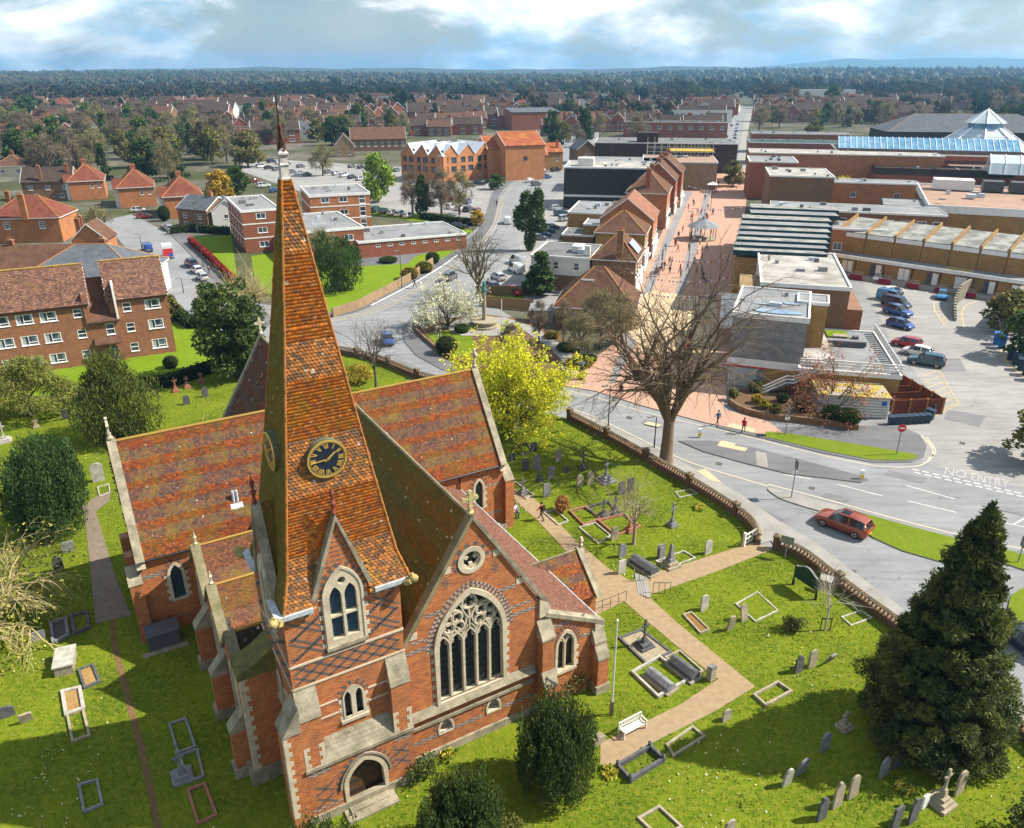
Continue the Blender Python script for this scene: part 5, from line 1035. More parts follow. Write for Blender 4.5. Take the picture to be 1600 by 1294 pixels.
for a in [([(98, 1082), (125, 1076), (131, 1108), (104, 1118)], 'p', 'white kerbed grave with ochre bed on the sunlit left lawn', .2, .2, False, CHIP), ([(106, 1118), (130, 1110), (140, 1150), (114, 1160)], 'b', 'faint kerbed grave adjoining the white one'), ([(124, 1048), (145, 1040), (156, 1066), (133, 1076)], 'd', 'mossy dark kerbed plot by the worn trail', .18, .15, False, CHIP), ([(265, 1133), (290, 1124), (305, 1168), (278, 1178)], 'g', 'grey kerbed grave in tower shade, upper'), ([(281, 1182), (308, 1172), (318, 1214), (294, 1224)], 'g', 'grey kerbed grave in tower shade, middle'), ([(294, 1236), (320, 1226), (338, 1275), (310, 1288)], 'r', 'reddish kerbed grave in tower shade, lower'), ([(124, 1228), (152, 1220), (160, 1258), (132, 1270)], 'g', 'broken kerbed grave at the bottom left'), ([(80, 975), (103, 968), (107, 995), (84, 1006)], 'g', 'stone ledger frame left of two under the straw bush', .25, .2, False, DRK), ([(112, 964), (135, 958), (140, 982), (117, 992)], 'd', 'dark stone frame right of two near the gravel path', .25, .2, False, GRASS),
 ([(965, 1200), (1015, 1170), (1036, 1190), (985, 1222)], 'd', 'dark kerbed grave with corner posts below the path', .35, .16, True), ([(1042, 1165), (1082, 1137), (1100, 1152), (1052, 1182)], 'b', 'narrow kerbed grave beside the path edge'), ([(1178, 1088), (1215, 1068), (1236, 1082), (1196, 1104)], 'b', 'kerbed grave with curved headrail on the right lawn', .22), ([(998, 1280), (1030, 1262), (1065, 1294), (1030, 1310)], 'b', 'mossy kerbed grave at the bottom edge'), ([(1150, 945), (1183, 926), (1215, 955), (1180, 972)], 'p', 'yellowed kerb round a flowered circular grave', .12, .1, False, GRASS), ([(1068, 962), (1080, 958), (1108, 985), (1094, 990)], 'b', 'short kerbed grave with red flowers', .15, .12, False, M('red bedding', (.3, .08, .03), (.12, .14, .03), 5)), ([(1315, 965), (1345, 955), (1362, 966), (1330, 978)], 'p', 'pale kerbed plot by the wall near the conifer', .1, .1), ([(795, 760), (805, 754), (835, 775), (822, 780)], 'p', 'white kerbed grave beside the transept', .14, .1), ([(850, 802), (866, 797), (888, 815), (872, 821)], 'p', 'white kerbed grave beside the walker', .14, .1), ([(905, 825), (930, 818), (954, 838), (934, 850)], 'p', 'white kerbed grave with cross bar near the red plot', .14, .1), ([(890, 800), (915, 793), (938, 812), (912, 822)], 'r', 'red granite kerbed plot by the path', .2, .14), ([(935, 815), (975, 805), (1000, 824), (962, 838)], 'r', 'red granite kerbed plot, right of two', .2, .14), ([(915, 795), (950, 785), (965, 800), (935, 808)], 'd', 'dark kerbed plot behind the crosses', .2, .14), ([(1025, 878), (1068, 862), (1086, 873), (1045, 888)], 'p', 'white kerbed plot beside the obelisk', .14, .1), ([(1055, 770), (1080, 765), (1090, 772), (1062, 778)], 'p', 'faint white kerb on the lawn near the wall', .1, .1), ([(770 + 35, 700), (822, 692), (832, 706), (815, 712)], 'd', 'mossy kerbed plot under the yellow tree'), ([(153, 762), (170, 757), (172, 770), (156, 776)], 'p', 'white kerb below the double headstone', .12, .1)]:
 kerb(*a)
# tombs
def coped(x, y, L, w, h, c, label, rz=0.0):
 t = empty('coped_tomb', G(x, y), TH + R(90) + rz, label, 'tomb'); m = HMAT[c]; b = MB(); b.rbox((0, 0, 0), L + .3, w + .3, .16, 0, BUF); b.build('base_slab', t); b = MB(); b.prism([(-w / 2, .16), (w / 2, .16), (w / 2, .16 + h * .55), (w * .12, .16 + h), (-w * .12, .16 + h), (-w / 2, .16 + h * .55)], lambda a, z, d: (d * (1 - .0), a, z), -L / 2, L / 2, m); b.build('coped_stone', t)
coped(1031, 1068, 2.0, .75, .5, 'g', 'grey coped tomb inside a railed plot, left of two', R(6)); coped(1068, 1050, 2.0, .85, .6, 'd', 'dark slate coped tomb beside the path, right of two', R(6)); coped(1006, 888, 2.4, 1.0, .55, 'd', 'brown coped tomb with stone border at the path fork', R(6))
sl = MB(); sl.rbox((0, 0, 0), 1.1, 2.0, .7, 0, BUF); sl.rbox((0, 0, .7), 1.25, 2.15, .1, 0, PAL); tag(sl.build('chest_tomb', None, loc=G(104, 1040), rz=R(22)), 'pale chest tomb on the sunlit left lawn', 'tomb')
kerb([(968, 998), (1002, 985), (1048, 1020), (1010, 1038)], 'd', 'paved family plot with dark stone cross', .14, .16, False, M('plot paving', (.36, .29, .19), (.27, .23, .15), 2)); kerb([(988, 1052), (1030, 1028), (1078, 1062), (1028, 1090)], 'p', 'kerbed plot with rusty rail round the grey tomb', .22, .16); kerb([(1040, 1028), (1062, 1018), (1098, 1050), (1078, 1060)], 'b', 'kerbed strip under the slate tomb', .14, .14)
# white bench
def bench(loc, rz, L, mat, label, name='bench'):
 t = empty(name, loc, rz, label, 'bench')
 def ob(nm, *bx): m = MB(); m.box(*bx, mat); m.build(nm, t)
 for x in (-L / 2, L / 2 - .07):
  ob('leg', x, x + .07, -.28, -.2, 0, .62); ob('leg', x, x + .07, .24, .31, 0, .9); ob('arm', x, x + .07, -.3, .26, .62, .67)
 for i in range(5): ob('seat_slat', -L / 2 + .07, L / 2 - .07, -.26 + i * .1, -.18 + i * .1, .42, .445)
 ob('back_rail', -L / 2 + .07, L / 2 - .07, .245, .29, .84, .92); ob('back_rail', -L / 2 + .07, L / 2 - .07, .245, .29, .5, .56)
 n = int(L / .13)
 for i in range(1, n): x = -L / 2 + .07 + i * (L - .14) / n; ob('back_slat', x - .03, x + .03, .255, .28, .56, .84)
 return t
WPAINT = M('white painted wood', (.74, .72, .66), (.6, .58, .52), 5); bench(G(988, 1143), ang(G(968, 1152), G(1006, 1132)), 1.75, WPAINT, 'white slatted wooden bench by the brick path'); bench(G(804, 803), ang(G(800, 795), G(806, 808)), 1.3, M('grey oak', (.36, .32, .25), None, 4), 'weathered wooden bench with seated visitor by the transept')
fp = G(955, 1117); t = empty('flagpole', fp, 0, 'white flagpole in a wooden socket on the lawn', 'flagpole'); m = MB(); m.tube([(0, 0, .8), (.0, .02, 7.0)], [.07, .045], WPAINT, 10); m.lathe([(.02, 7), (.08, 7.06), (.08, 7.12), (.01, 7.18)], (0, 0.02, 0), WPAINT, 8); m.build('pole', t); m = MB(); m.box(-.11, .11, -.1, -.03, 0, 1.1, M('socket timber', (.3, .22, .15), None, 4)); m.box(-.11, .11, .03, .1, 0, 1.1, MATS['socket timber']); m.build('socket', t)
m = MB(); m.prism([(-.3, 0), (.3, 0), (.3, .3), (-.3, .5)], lambda a, z, d: (d, a, z), -.4, .4, BUF); tag(m.build('plaque_stone', None, loc=G(933, 1158), rz=TH), 'small sloped stone block with plaque beside the yew', 'memorial')
m = MB(); m.rbox((0, 0, 0), .42, .42, .95, 0, BUF); m.prism([(-.22, .95), (.22, .95), (.22, 1.05), (-.22, 1.2)], lambda a, z, d: (d, a, z), -.22, .22, GRY); tag(m.build('sundial_pillar', None, loc=G(1110, 1062), rz=TH), 'stubby stone pillar with sloped top beside the path', 'pillar')
# locker by the left transept
t = empty('storage_locker', G(258, 1005), TH, 'dark grey sloping-lid storage locker against the left transept', 'locker'); dg_ = M('grey locker', (.09, .095, .11), (.07, .075, .085), 2, rough=.5); m = MB(); m.box(-1.0, 1.0, -.55, .55, 0, 1.15, dg_); m.build('body', t); m = MB(); m.prism([(-.62, 1.15), (.62, 1.15), (.62, 1.45), (-.62, 1.22)], lambda a, z, d: (d, a, z), -1.06, 1.06, dg_); m.build('lid', t)
for s in (-1, 1): m = MB(); m.box(s * .5 - .46, s * .5 + .46, -.575, -.555, .1, 1.08, dg_); m.build('door', t)
m = MB(); m.box(-1.5, 1.4, -1.0, -.58, 0, .08, M('concrete slab', (.28, .24, .17), None, 2)); m.build('slab', t)
# churchyard wall
BRW_ = brickm('wall brick', (.20, .10, .055), (.14, .075, .045), (.13, .1, .07), stain=(.1, .09, .03), st=.6); TERR = M('terracotta baluster', (.50, .24, .10), (.36, .18, .08), 4)
COPE = M('brown coping', (.20, .15, .09), (.13, .10, .06), 2)
balus = [(.0, 0), (.085, .0), (.085, .04), (.05, .07), (.09, .18), (.055, .32), (.08, .38), (.08, .42), (0, .42)]
def cwall(P, label, phase=0, pier_every=6.2):
 W = smooth(gp(P), 6, False); o = W[0].copy(); t = empty('churchyard_wall', o, 0, label, 'wall'); cum = [0]
 for a, b in zip(W, W[1:]): cum.append(cum[-1] + (b - a).length)
 def at(s):
  s = min(max(s, 0), cum[-1] - 1e-4); i = next(k for k in range(len(cum) - 1) if cum[k + 1] > s); f = (s - cum[i]) / max(cum[i + 1] - cum[i], 1e-6); return W[i].lerp(W[i + 1], f) - o, ang(W[i], W[i + 1])
 n = int(cum[-1] / 1.0); base = MB(); cop = MB(); bl = MB()
 def sweep(mb, prof, mat):
  pts = [at(cum[-1] * k / n) for k in range(n + 1)]; vs = []; m = len(prof)
  for p, a in pts:
   nx, ny = -math.sin(a), math.cos(a)
   for q, z in prof: vs.append((p.x + nx * q, p.y + ny * q, z))
  mb.mesh(vs, [(i * m + j, i * m + (j + 1) % m, (i + 1) * m + (j + 1) % m, (i + 1) * m + j) for i in range(n) for j in range(m)] + [tuple(range(m)), tuple(n * m + j for j in range(m))], mat)
 sweep(base, [(-.2, -.1), (.2, -.1), (.2, .5), (.15, .55), (-.15, .55), (-.2, .5)], BRW_); base.build('wall_base', t)
 sweep(cop, [(-.2, .95), (.2, .95), (.22, 1.02), (.0, 1.14), (-.22, 1.02)], COPE); cop.build('coping', t)
 s = .3
 while s < cum[-1] - .2: p, a = at(s); bl.lathe([(r * 1.15, z + .54) for r, z in balus], (p.x, p.y, 0), TERR, 6); s += .34
 b = bl.build('balusters', t, recalc=False); b['kind'] = 'stuff'
 s = 0
 while s <= cum[-1]:
  p, a = at(s); m = MB(); m.rbox((p.x, p.y, -.1), .5, .5, 1.32, a, BRW_); m.rbox((p.x, p.y, 1.22), .6, .6, .1, a, COPE); m.lathe([(.4, 1.32), (.0, 1.5)], (p.x, p.y, 0), COPE, 4, rot=a + R(45)); m.build('pier', t); s += pier_every
 return t
cwall(WALLP[:6], 'mossy brick balustrade wall behind the church by the road junction'); cwall(WALLP[6:], 'brick balustrade wall with terracotta balusters left of the white gate'); cwall(WALLQ, 'brick balustrade wall with terracotta balusters right of the gate opening')
t = empty('gate', G(1163, 853), ang(G(1163, 853), G(1184, 841)), 'white wooden gate standing open at the churchyard entrance', 'gate')
for i, z in enumerate((.15, .55, .98)): m = MB(); m.box(0, 1.5, -.03, .03, z, z + .1, WPAINT); m.build('rail', t)
for x in (0, .45, .95, 1.42): m = MB(); m.box(x, x + .09, -.035, .035, .1, 1.12, WPAINT); m.build('stile', t)
m = MB(); m.box(-.2, 0, -.1, .1, 0, 1.3, WPAINT); m.build('post', t)
# notice board
nb0, nb1 = G(1239, 913), G(1274, 937); t = empty('notice_board', nb0, ang(nb0, nb1), 'dark green church notice board on two posts with shaped top', 'notice board'); L = (nb1 - nb0).length; GRN = M('dark green paint', (.012, .05, .032), (.01, .04, .03), 4, rough=.4); m = MB()
pr = [(0, .75), (L, .75), (L, 1.75)] + [(L * (1 - k / 10), 1.75 + .42 * math.sin(math.pi * k / 10) ** 2) for k in range(1, 10)] + [(0, 1.75)]; m.prism(pr, lambda a, z, d: (a, d, z), -.05, .05, GRN); m.build('board', t)
m = MB(); m.strip(pr[2:], .06, lambda a, z, d: (a, d, z), -.07, .07, GRY); m.build('top_trim', t)
for x in (0, L): m = MB(); m.tube([(x, 0, 0), (x, 0, 2.0)], .06, GRN, 8); m.lathe([(.11, 0), (.11, .4), (.07, .5)], (x, 0, 0), IRON, 8); m.build('post', t)
t = empty('information_sign', G(1226, 872), R(-30), 'small grey information panel on a post by the gate pier', 'sign'); m = MB(); m.tube([(0, 0, 0), (0, 0, 1.9)], .05, GRY, 8); m.build('post', t); m = MB(); m.box(-.5, .5, -.03, .03, 1.35, 2.05, M('grey green panel', (.30, .33, .27), None, 6)); m.build('panel', t)
t = empty('information_sign', G(1288, 922), R(-35), 'pale sloping lectern panel beside the wall right of the notice board', 'sign'); m = MB(); m.tube([(0, 0, 0), (0, 0, 1.0)], .05, GRY, 8); m.build('post', t); m = MB(); m.prism([(-.3, .95), (.3, 1.15), (.3, 1.2), (-.3, 1.0)], lambda a, z, d: (d, a, z), -.45, .45, PAL); m.build('panel', t)
def rails(P, label, n=4, h=.95):
 a, b = G(*P[0]), G(*P[1]); t = empty('handrail', a, ang(a, b), label, 'handrail'); L = (b - a).length; m = MB(); m.tube([(0, 0, h), (L, 0, h)], .025, IRON, 6); m.build('top_rail', t)
 for k in range(n): m = MB(); m.tube([(L * k / (n - 1), 0, 0), (L * k / (n - 1), 0, h)], .02, IRON, 5); m.build('upright', t)
rails(((990, 908), (1016, 908)), 'black iron handrail above the path steps', 4); rails(((1020, 927), (1047, 927)), 'black iron handrail below the path steps', 4); rails(((928, 960), (978, 940)), 'black iron handrail beside the porch forecourt', 5)
stp = MB()
for k in range(4): c = G(998 + k * 4, 913 + k * 2); stp.rbox((c.x, c.y, .0), 2.6, .34, .06 + .02 * k, TH + R(58), PAVE)
stp.build('path_steps')['kind'] = 'structure'
# grass tufts and spring flowers across the churchyard
YW = [G(x, y) for x, y in YARD]; rgg = np.random.default_rng(77)
xs = rgg.uniform(-60, 60, 230000); ys = rgg.uniform(22, 110, 230000); ok = inpoly([(p.x, p.y) for p in YW], xs, ys) & (rgg.random(230000) < np.clip(60 / (ys + 10), .25, 1))
lx = (xs - CO.x) * math.cos(TH) + (ys - CO.y) * math.sin(TH); ly = -(xs - CO.x) * math.sin(TH) + (ys - CO.y) * math.cos(TH); ok &= ~((lx > -13) & (lx < 9.5) & (ly > -1.2) & (ly < 30)) & ~((lx > -16) & (lx < 14) & (ly > 19) & (ly < 29))
for P in ([(938, 1162), (1000, 1132), (1060, 1103), (1122, 1062), (1060, 1012), (1000, 962), (975, 940), (930, 962), (920, 945), (926, 912), (905, 885), (872, 848), (838, 812), (805, 782), (800, 768), (830, 775), (862, 806), (905, 850), (950, 888), (985, 908), (1100, 872), (1178, 848), (1210, 858), (1120, 893), (1012, 931), (1060, 975), (1180, 1073), (1120, 1110), (1010, 1166), (938, 1206)], [(128, 792), (142, 900), (150, 975), (205, 962), (165, 850), (172, 770)]): ok &= ~inpoly([(p.x, p.y) for p in gp(P)], xs, ys)
xs, ys = xs[ok], ys[ok]; n = len(xs); h = rgg.uniform(.05, .13, n) * (1 + .7 * (np.sin(xs * .9) * np.cos(ys * .7) > .35)); a = rgg.uniform(0, 6.283, n); wv = rgg.uniform(.02, .05, n); tx, ty = rgg.normal(0, .05, n), rgg.normal(0, .05, n)
V = np.stack([np.stack([xs - wv * np.cos(a), ys - wv * np.sin(a), np.zeros(n)], 1), np.stack([xs + wv * np.cos(a), ys + wv * np.sin(a), np.zeros(n)], 1), np.stack([xs + tx, ys + ty, h], 1)], 1).reshape(-1, 3); pal = np.array([(.115, .175, .010), (.175, .225, .012), (.09, .135, .010), (.25, .255, .03)]); C = np.repeat(pal[rgg.integers(0, 4, n)] * rgg.uniform(.8, 1.2, (n, 1)) * (1 + np.array([.42, .26, .3]) * (np.sin(xs * .55 + 2 * np.sin(ys * .31)) * np.cos(ys * .47 + 1.7 * np.sin(xs * .23)))[:, None]), 3, 0)
go = link('grass', npmesh('grass', V, np.arange(3 * n).reshape(n, 3), [LEAF], C)); tag(go, 'short spring grass all over the churchyard', 'grass', kind='stuff')
fl = rgg.choice(n, 3000, p=(lambda q: q / q.sum())(.03 + (np.sin(xs * .35 + 1) * np.cos(ys * .3) > .45) * 1.2)); B = np.stack([xs[fl], ys[fl], np.full(3000, .1), np.full(3000, .05), np.full(3000, .05), np.full(3000, .04)], 1); V, F, C = leaves(rgg, B, 3000, .075, [(.62, .62, .38), (.66, .6, .2), (.7, .7, .6), (.6, .55, .1)], aspect=.9)
tag(link('primroses', npmesh('primroses', V, F, [LEAF], C)), 'pale primroses and daisies scattered in the churchyard grass', 'flowers', kind='stuff')
for x, y, nm in ((952, 1210, 'daffodil clump beside the path end'), (1412, 1232, 'leafy bulb clump near the white headstone'), (1092, 795, 'white flower clump near the wall'), (700, 1180, 'weeds at the foot of the nave wall')): shrub(G(x, y), 1.6, .45, [(.10, .2, .03), (.16, .24, .04), (.6, .5, .05)], x, nm, 260, .14, name='flower_clump', cat='flowers')
# ------------------------------------------------------------------ buildings
BKO = brickm('orange brick', (.50, .17, .045), (.40, .13, .04), (.36, .22, .13)); BKR = brickm('red brick', (.34, .085, .035), (.27, .07, .03), (.26, .15, .1)); BKB = brickm('brown brick', (.26, .13, .06), (.2, .1, .05), (.2, .14, .09)); BKY = brickm('ochre brick', (.40, .22, .06), (.32, .17, .045), (.28, .2, .1)); BKD = brickm('black brick', (.045, .042, .042), (.03, .03, .03), (.05, .05, .05)); BKF = brickm('flats brick', (.36, .135, .06), (.28, .10, .045), (.26, .17, .11)); BKN = brickm('new build brick', (.52, .20, .06), (.44, .16, .05), (.4, .24, .14)); BKS = brickm('sandy brick', (.36, .24, .13), (.30, .19, .1), (.26, .2, .13))
REN = M('white render', (.70, .68, .63), (.6, .58, .54), .6, fine=.1); CRM = M('cream render', (.62, .56, .40), (.55, .48, .33), .6, fine=.1); BLU = M('blue render', (.36, .55, .66), None, .5, fine=.1); GRN_ = M('grey render', (.34, .33, .31), (.26, .26, .25), .5)
TRD = tilem('red clay tile', (.22, .06, .036), (.16, .05, .034), (.12, .05, .035), mossamt=.35); TBR = tilem('brown tile', (.165, .08, .05), (.12, .062, .042), (.06, .036, .03), mossamt=.35); TDK = tilem('dark tile', (.085, .054, .045), (.062, .045, .038), (.04, .03, .026), mossamt=.25); SLT = tilem('slate', (.13, .145, .165), (.10, .115, .135), (.07, .075, .085), mossamt=.1, w=.3, h=.22); TOR = tilem('orange tile', (.36, .10, .045), (.30, .08, .036), (.2, .07, .04), moss=(.5, .28, .03), mossamt=.5); TPK = tilem('pink tile', (.30, .14, .09), (.25, .11, .075), (.2, .1, .07), mossamt=.15)
FEL = M('grey felt roof', (.24, .245, .25), (.16, .165, .17), .25, fine=.15); FEL2 = M('dark felt roof', (.17, .17, .17), (.11, .11, .11), .3); FELW = M('white membrane roof', (.42, .40, .37), (.24, .22, .19), .28, lo=.38, hi=.62); FELB = M('brown felt roof', (.36, .23, .16), (.28, .18, .13), .3); ZNC = M('pale zinc', (.55, .60, .66), (.45, .5, .56), .4, rough=.4)
FASC = M('white fascia', (.78, .77, .74), (.66, .65, .62), 1, fine=.1); TEAL = M('dark teal fascia', (.02, .06, .07), None, 1); CLAD = M('dark slate cladding', (.05, .05, .055), None, 3)
GLS = M('window glass', (.035, .05, .065), (.10, .13, .16), .7, rough=.08, spec=.7, fine=0, lo=.45, hi=.6); CURT = M('net curtain', (.40, .44, .45), None, 3); FRM = flat('white window frame', (.78, .78, .76), .45); FRD = flat('dark window frame', (.05, .055, .06), .5); POTM = M('terracotta pot', (.42, .17, .06), None, 5)
def winmesh(kind):
 b = MB(); fm = FRD if kind == 'dark' else FRM
 def fr(x0, x1, z0, z1, d=.06): b.box(x0, x1, -d, .03, z0, z1, fm)
 t = .055
 fr(-.5, -.5 + t, 0, 1); fr(.5 - t, .5, 0, 1); fr(-.5 + t, .5 - t, 0, t); fr(-.5 + t, .5 - t, 1 - t, 1)
 if kind == 'pair': fr(-.08, -.04, t, 1 - t); fr(-.04, .5 - t, .26, .31); b.face([(-.45, .025, .06), (-.22, .025, .06), (-.22, .025, .94), (-.45, .025, .94)], CURT); b.face([(.32, .025, .32), (.45, .025, .32), (.45, .025, .94), (.32, .025, .94)], CURT)
 if kind == 'two': fr(-.02, .02, t, 1 - t)
 if kind == 'sash': fr(-.5 + t, .5 - t, .47, .53)
 if kind == 'grid':
  for q in (-.17, .17): fr(q - .015, q + .015, t, 1 - t, .05)
  for q in (.33, .66): fr(-.5 + t, .5 - t, q - .012, q + .012, .05)
 if kind == 'dark': fr(-.02, .02, t, 1 - t)
 b.box(-.56, .56, -.13, .02, -.06, -.001, fm if kind != 'dark' else FRD)
 b.face([(-.46, .03, .04), (.46, .03, .04), (.46, .03, .96), (-.46, .03, .96)], GLS); return b.data('window')
rnd0 = random.Random(5); WIN = {k: winmesh(k) for k in ('pair', 'two', 'sash', 'grid', 'dark')}
def put_win(root, fn, a, z, w, h, kind, face):
 o = link('window', WIN[kind], root); p = fn(a, z, .06); o.location = p; o.scale = (w, 1, h); o.rotation_euler = (0, 0, {'f': 0, 'r': math.pi / 2, 'b': math.pi, 'l': -math.pi / 2}[face])
def shell(root, L, D, h, roof='flat', rh=3, wall=None, rmat=None, wins=(), chim=(), ov=.35, fasc=None, tile=None, z0=0, par=.35, hipo=None):
 F = {'f': (lambda a, c, d: (a, d, c), L), 'b': (lambda a, c, d: (L - a, D - d, c), L), 'l': (lambda a, c, d: (d, D - a, c), D), 'r': (lambda a, c, d: (L - d, a, c), D)}
 top = {k: h for k in F}
 for k, (fn, n) in F.items():
  hs = []; pl = []
  for w in wins:
   if w[0] != k: continue
   _, cnt, z, ww, hh = w[:5]; kind = w[5] if len(w) > 5 else 'two'; x0, x1 = (w[6], w[7]) if len(w) > 7 else (0, 1)
   for i in range(cnt):
    a = n * (x0 + (x1 - x0) * (i + .5) / cnt); hs.append(rect(a - ww / 2, a + ww / 2, z, z + hh)); pl.append((a, z, ww, hh, kind))
  out = [(0, z0), (n, z0), (n, h), (0, h)]
  if roof == 'gx' and k in 'lr': out = [(0, z0), (n, z0), (n, h), (n / 2, h + rh - .02), (0, h)]
  if roof == 'gy' and k in 'fb': out = [(0, z0), (n, z0), (n, h), (n / 2, h + rh - .02), (0, h)]
  if roof == 'mono': out = {'f': out, 'b': [(0, z0), (n, z0), (n, h + rh), (0, h + rh)], 'l': [(0, z0), (n, z0), (n, h), (0, h + rh)], 'r': [(0, z0), (n, z0), (n, h + rh), (0, h)]}[k]
  m = MB(); m.wall(out, hs, fn, .1, wall); m.build('wall', root)
  for a in pl: put_win(root, fn, *a, k)
 b = MB(); rm = rmat or FEL
 if roof == 'flat':
  b.face([(.1, .1, h - par * .3), (L - .1, .1, h - par * .3), (L - .1, D - .1, h - par * .3), (.1, D - .1, h - par * .3)], rm); ro = b.build('roof', root); c = MB(); c.strip(rect(-.02, L + .02, -.02, D + .02), .3, lambda a, e, d: (a, e, d), h - par, h + .05, fasc or FASC, True); c.build('fascia', ro)
  for i in range(min(7, int(L * D / 40))): x, y, s = rnd0.uniform(1, L - 1.6), rnd0.uniform(1, D - 1.6), rnd0.uniform(.3, 1.0); c = MB(); c.box(x, x + s * rnd0.uniform(.7, 2), y, y + s, h - par * .3, h + rnd0.uniform(.2, .7), rnd0.choice([FEL2, ZNC, GRN_])); c.build('roof_vent', ro)
 elif roof == 'mono':
  b.prism([(-ov, h - .03), (D + ov, h + rh + .0), (D + ov, h + rh + .2), (-ov, h + .17)], lambda a, z, d: (d, a, z), -.15, L + .15, rm); ro = b.build('roof', root)
 elif roof in ('gx', 'gy'):
  W, N = (D, L) if roof == 'gx' else (L, D); sl = rh / (W / 2); e = -ov * sl
  pf = [(-ov, h + e), (W / 2, h + rh), (W + ov, h + e), (W + ov, h + e + .17), (W / 2, h + rh + .2), (-ov, h + e + .17)]
  b.prism(pf, (lambda a, z, d: (d, a, z)) if roof == 'gx' else (lambda a, z, d: (a, d, z)), -.2, N + .2, rm); ro = b.build('roof', root)
  c = MB()
  for q in ((-.22, -.14), (N + .14, N + .22)):
   for p0, p1 in (((-ov, h + e), (W / 2, h + rh)), ((W + ov, h + e), (W / 2, h + rh))): c.prism([(p0[0], p0[1] - .06), (p1[0], p1[1] - .06), (p1[0], p1[1] + .22), (p0[0], p0[1] + .19)], (lambda a, z, d: (d, a, z)) if roof == 'gx' else (lambda a, z, d: (a, d, z)), q[0], q[1], fasc or FASC)
  c.build('bargeboard', ro)
 elif roof == 'hip':
  x0, x1, y0, y1 = -ov, L + ov, -ov, D + ov
  if L >= D: q = hipo or D / 2; r0, r1 = (q, D / 2), (L - q, D / 2)
  else: q = hipo or L / 2; r0, r1 = (L / 2, q), (L / 2, D - q)
  P = [(x0, y0, h), (x1, y0, h), (x1, y1, h), (x0, y1, h), (*r0, h + rh), (*r1, h + rh)]
  fs = [(0, 1, 5, 4), (1, 2, 5), (2, 3, 4, 5), (3, 0, 4)] if L >= D else [(0, 1, 4), (1, 2, 5, 4), (2, 3, 5), (3, 0, 4, 5)]
  b.mesh(P, fs + [(0, 3, 2, 1)], rm); ro = b.build('roof', root)
  c = MB(); c.strip(rect(x0, x1, y0, y1), .12, lambda a, e, d: (a, e, d), h - .16, h - .01, fasc or FASC, True); c.build('gutter', ro); rt = MB()
  for i, j in ((0, 4), (3, 4), (1, 5), (2, 5), (4, 5)) if L >= D else ((0, 4), (1, 4), (3, 5), (2, 5), (4, 5)):
   if (Vector(P[i]) - Vector(P[j])).length > .3: q_ = MB(); q_.tube([P[i], P[j]], .1, M('ridge clay', (.42, .17, .07), (.34, .2, .06), 1), 5); q_.build('hip_tiles', ro)
 for c_ in chim:
  x, y = c_[0] * L, c_[1] * D; w = c_[2] if len(c_) > 2 else .9; c = MB(); zt = h + rh + .9; c.rbox((x, y, h - .3), w, .6, zt - h + .3, 0, c_[3] if len(c_) > 3 else BKR); c.rbox((x, y, zt), w + .12, .72, .14, 0, BKO)
  for i in range(max(1, int(w / .33))): c.lathe([(.1, 0), (.13, .1), (.09, .4), (.11, .45)], (x - w / 2 + .2 + i * .33, y, zt + .14), POTM, 6)
  c.build('chimney', ro)
 return ro
def bld(label, A, B, D, h, roof='flat', rh=3, wall=None, rmat=None, wins=(), chim=(), za=None, name='building', cat='building', rz=None, L=None, group=None, base=0, rc=False, **k):
 za = h if za is None else za; a, b = G(*A, za), G(*B, za); t = empty(name, (a.x, a.y, base), ang(a, b) if rz is None else R(rz), label, cat, group); LL = L or (b - a).length
 if rc: t.location -= Vector((math.cos(R(rz)), math.sin(R(rz)), 0)) * LL
 shell(t, LL, D, h, roof, rh, wall or BKO, rmat, wins, chim, **k); return t, LL
def ex(t, nm, bx, mat):
 m = MB(); m.box(*bx, mat); return m.build(nm, t)
W3 = lambda n, zs, w=1.4, hh=1.2, kd='two', f='f', x0=0, x1=1: [(f, n, z, w, hh, kd, x0, x1) for z in zs]
# --- flats on the left
TFL = {0: [(.24, .125, .085), (.19, .10, .075), (.28, .15, .10), (.15, .085, .065)]}; TFM = attrm('flats concrete tile', moss=(.36, .23, .02), mlo=.60, mhi=.78, mossamt=.8, lichen=.1)
def tiled(t, L, D, h, rh, seed, ov=.4):
 for sd in (0, 1):
  ln = math.hypot(D / 2 + ov, rh * (1 + 2 * ov / D)); y0, yy = (-ov, 1) if sd == 0 else (D + ov, -1); up = np.array([0, yy * (D / 2 + ov) / ln, rh * (1 + 2 * ov / D) / ln]); e = h - ov * rh / (D / 2)
  tiles('roof_tiles', t, np.array([-.22, y0, e + .2]), np.array([1., 0, 0]), up, [(0, 0), (L + .44, 0), (L + .44, ln), (0, ln)], TFM, w=.3, g=.27, pal=TFL, lift=.05, thick=.03, seed=seed + sd)
 r = MB(); r.tube([(-.2, D / 2, h + rh + .26), (L + .2, D / 2, h + rh + .26)], .16, M('mossy ridge', (.38, .26, .03), (.26, .14, .06), 1.5), 6); r.build('ridge_tiles', t)
t, L = bld('three-storey brick flats with brown tiled roof, long left wing', (136, 473), (137, 474), 9.5, 8.4, 'gx', 3.9, BKF, TBR, [('f', 5, z, 1.9, 1.25, 'pair', .02, .80) for z in (.9, 3.7, 6.5)] + [('f', 1, z, 1.0, 1.1, 'sash', .84, 1) for z in (1.0, 3.8, 6.6)], name='block_of_flats', rz=27, L=17, rc=True); tiled(t, L, 9.5, 8.4, 3.9, 50)
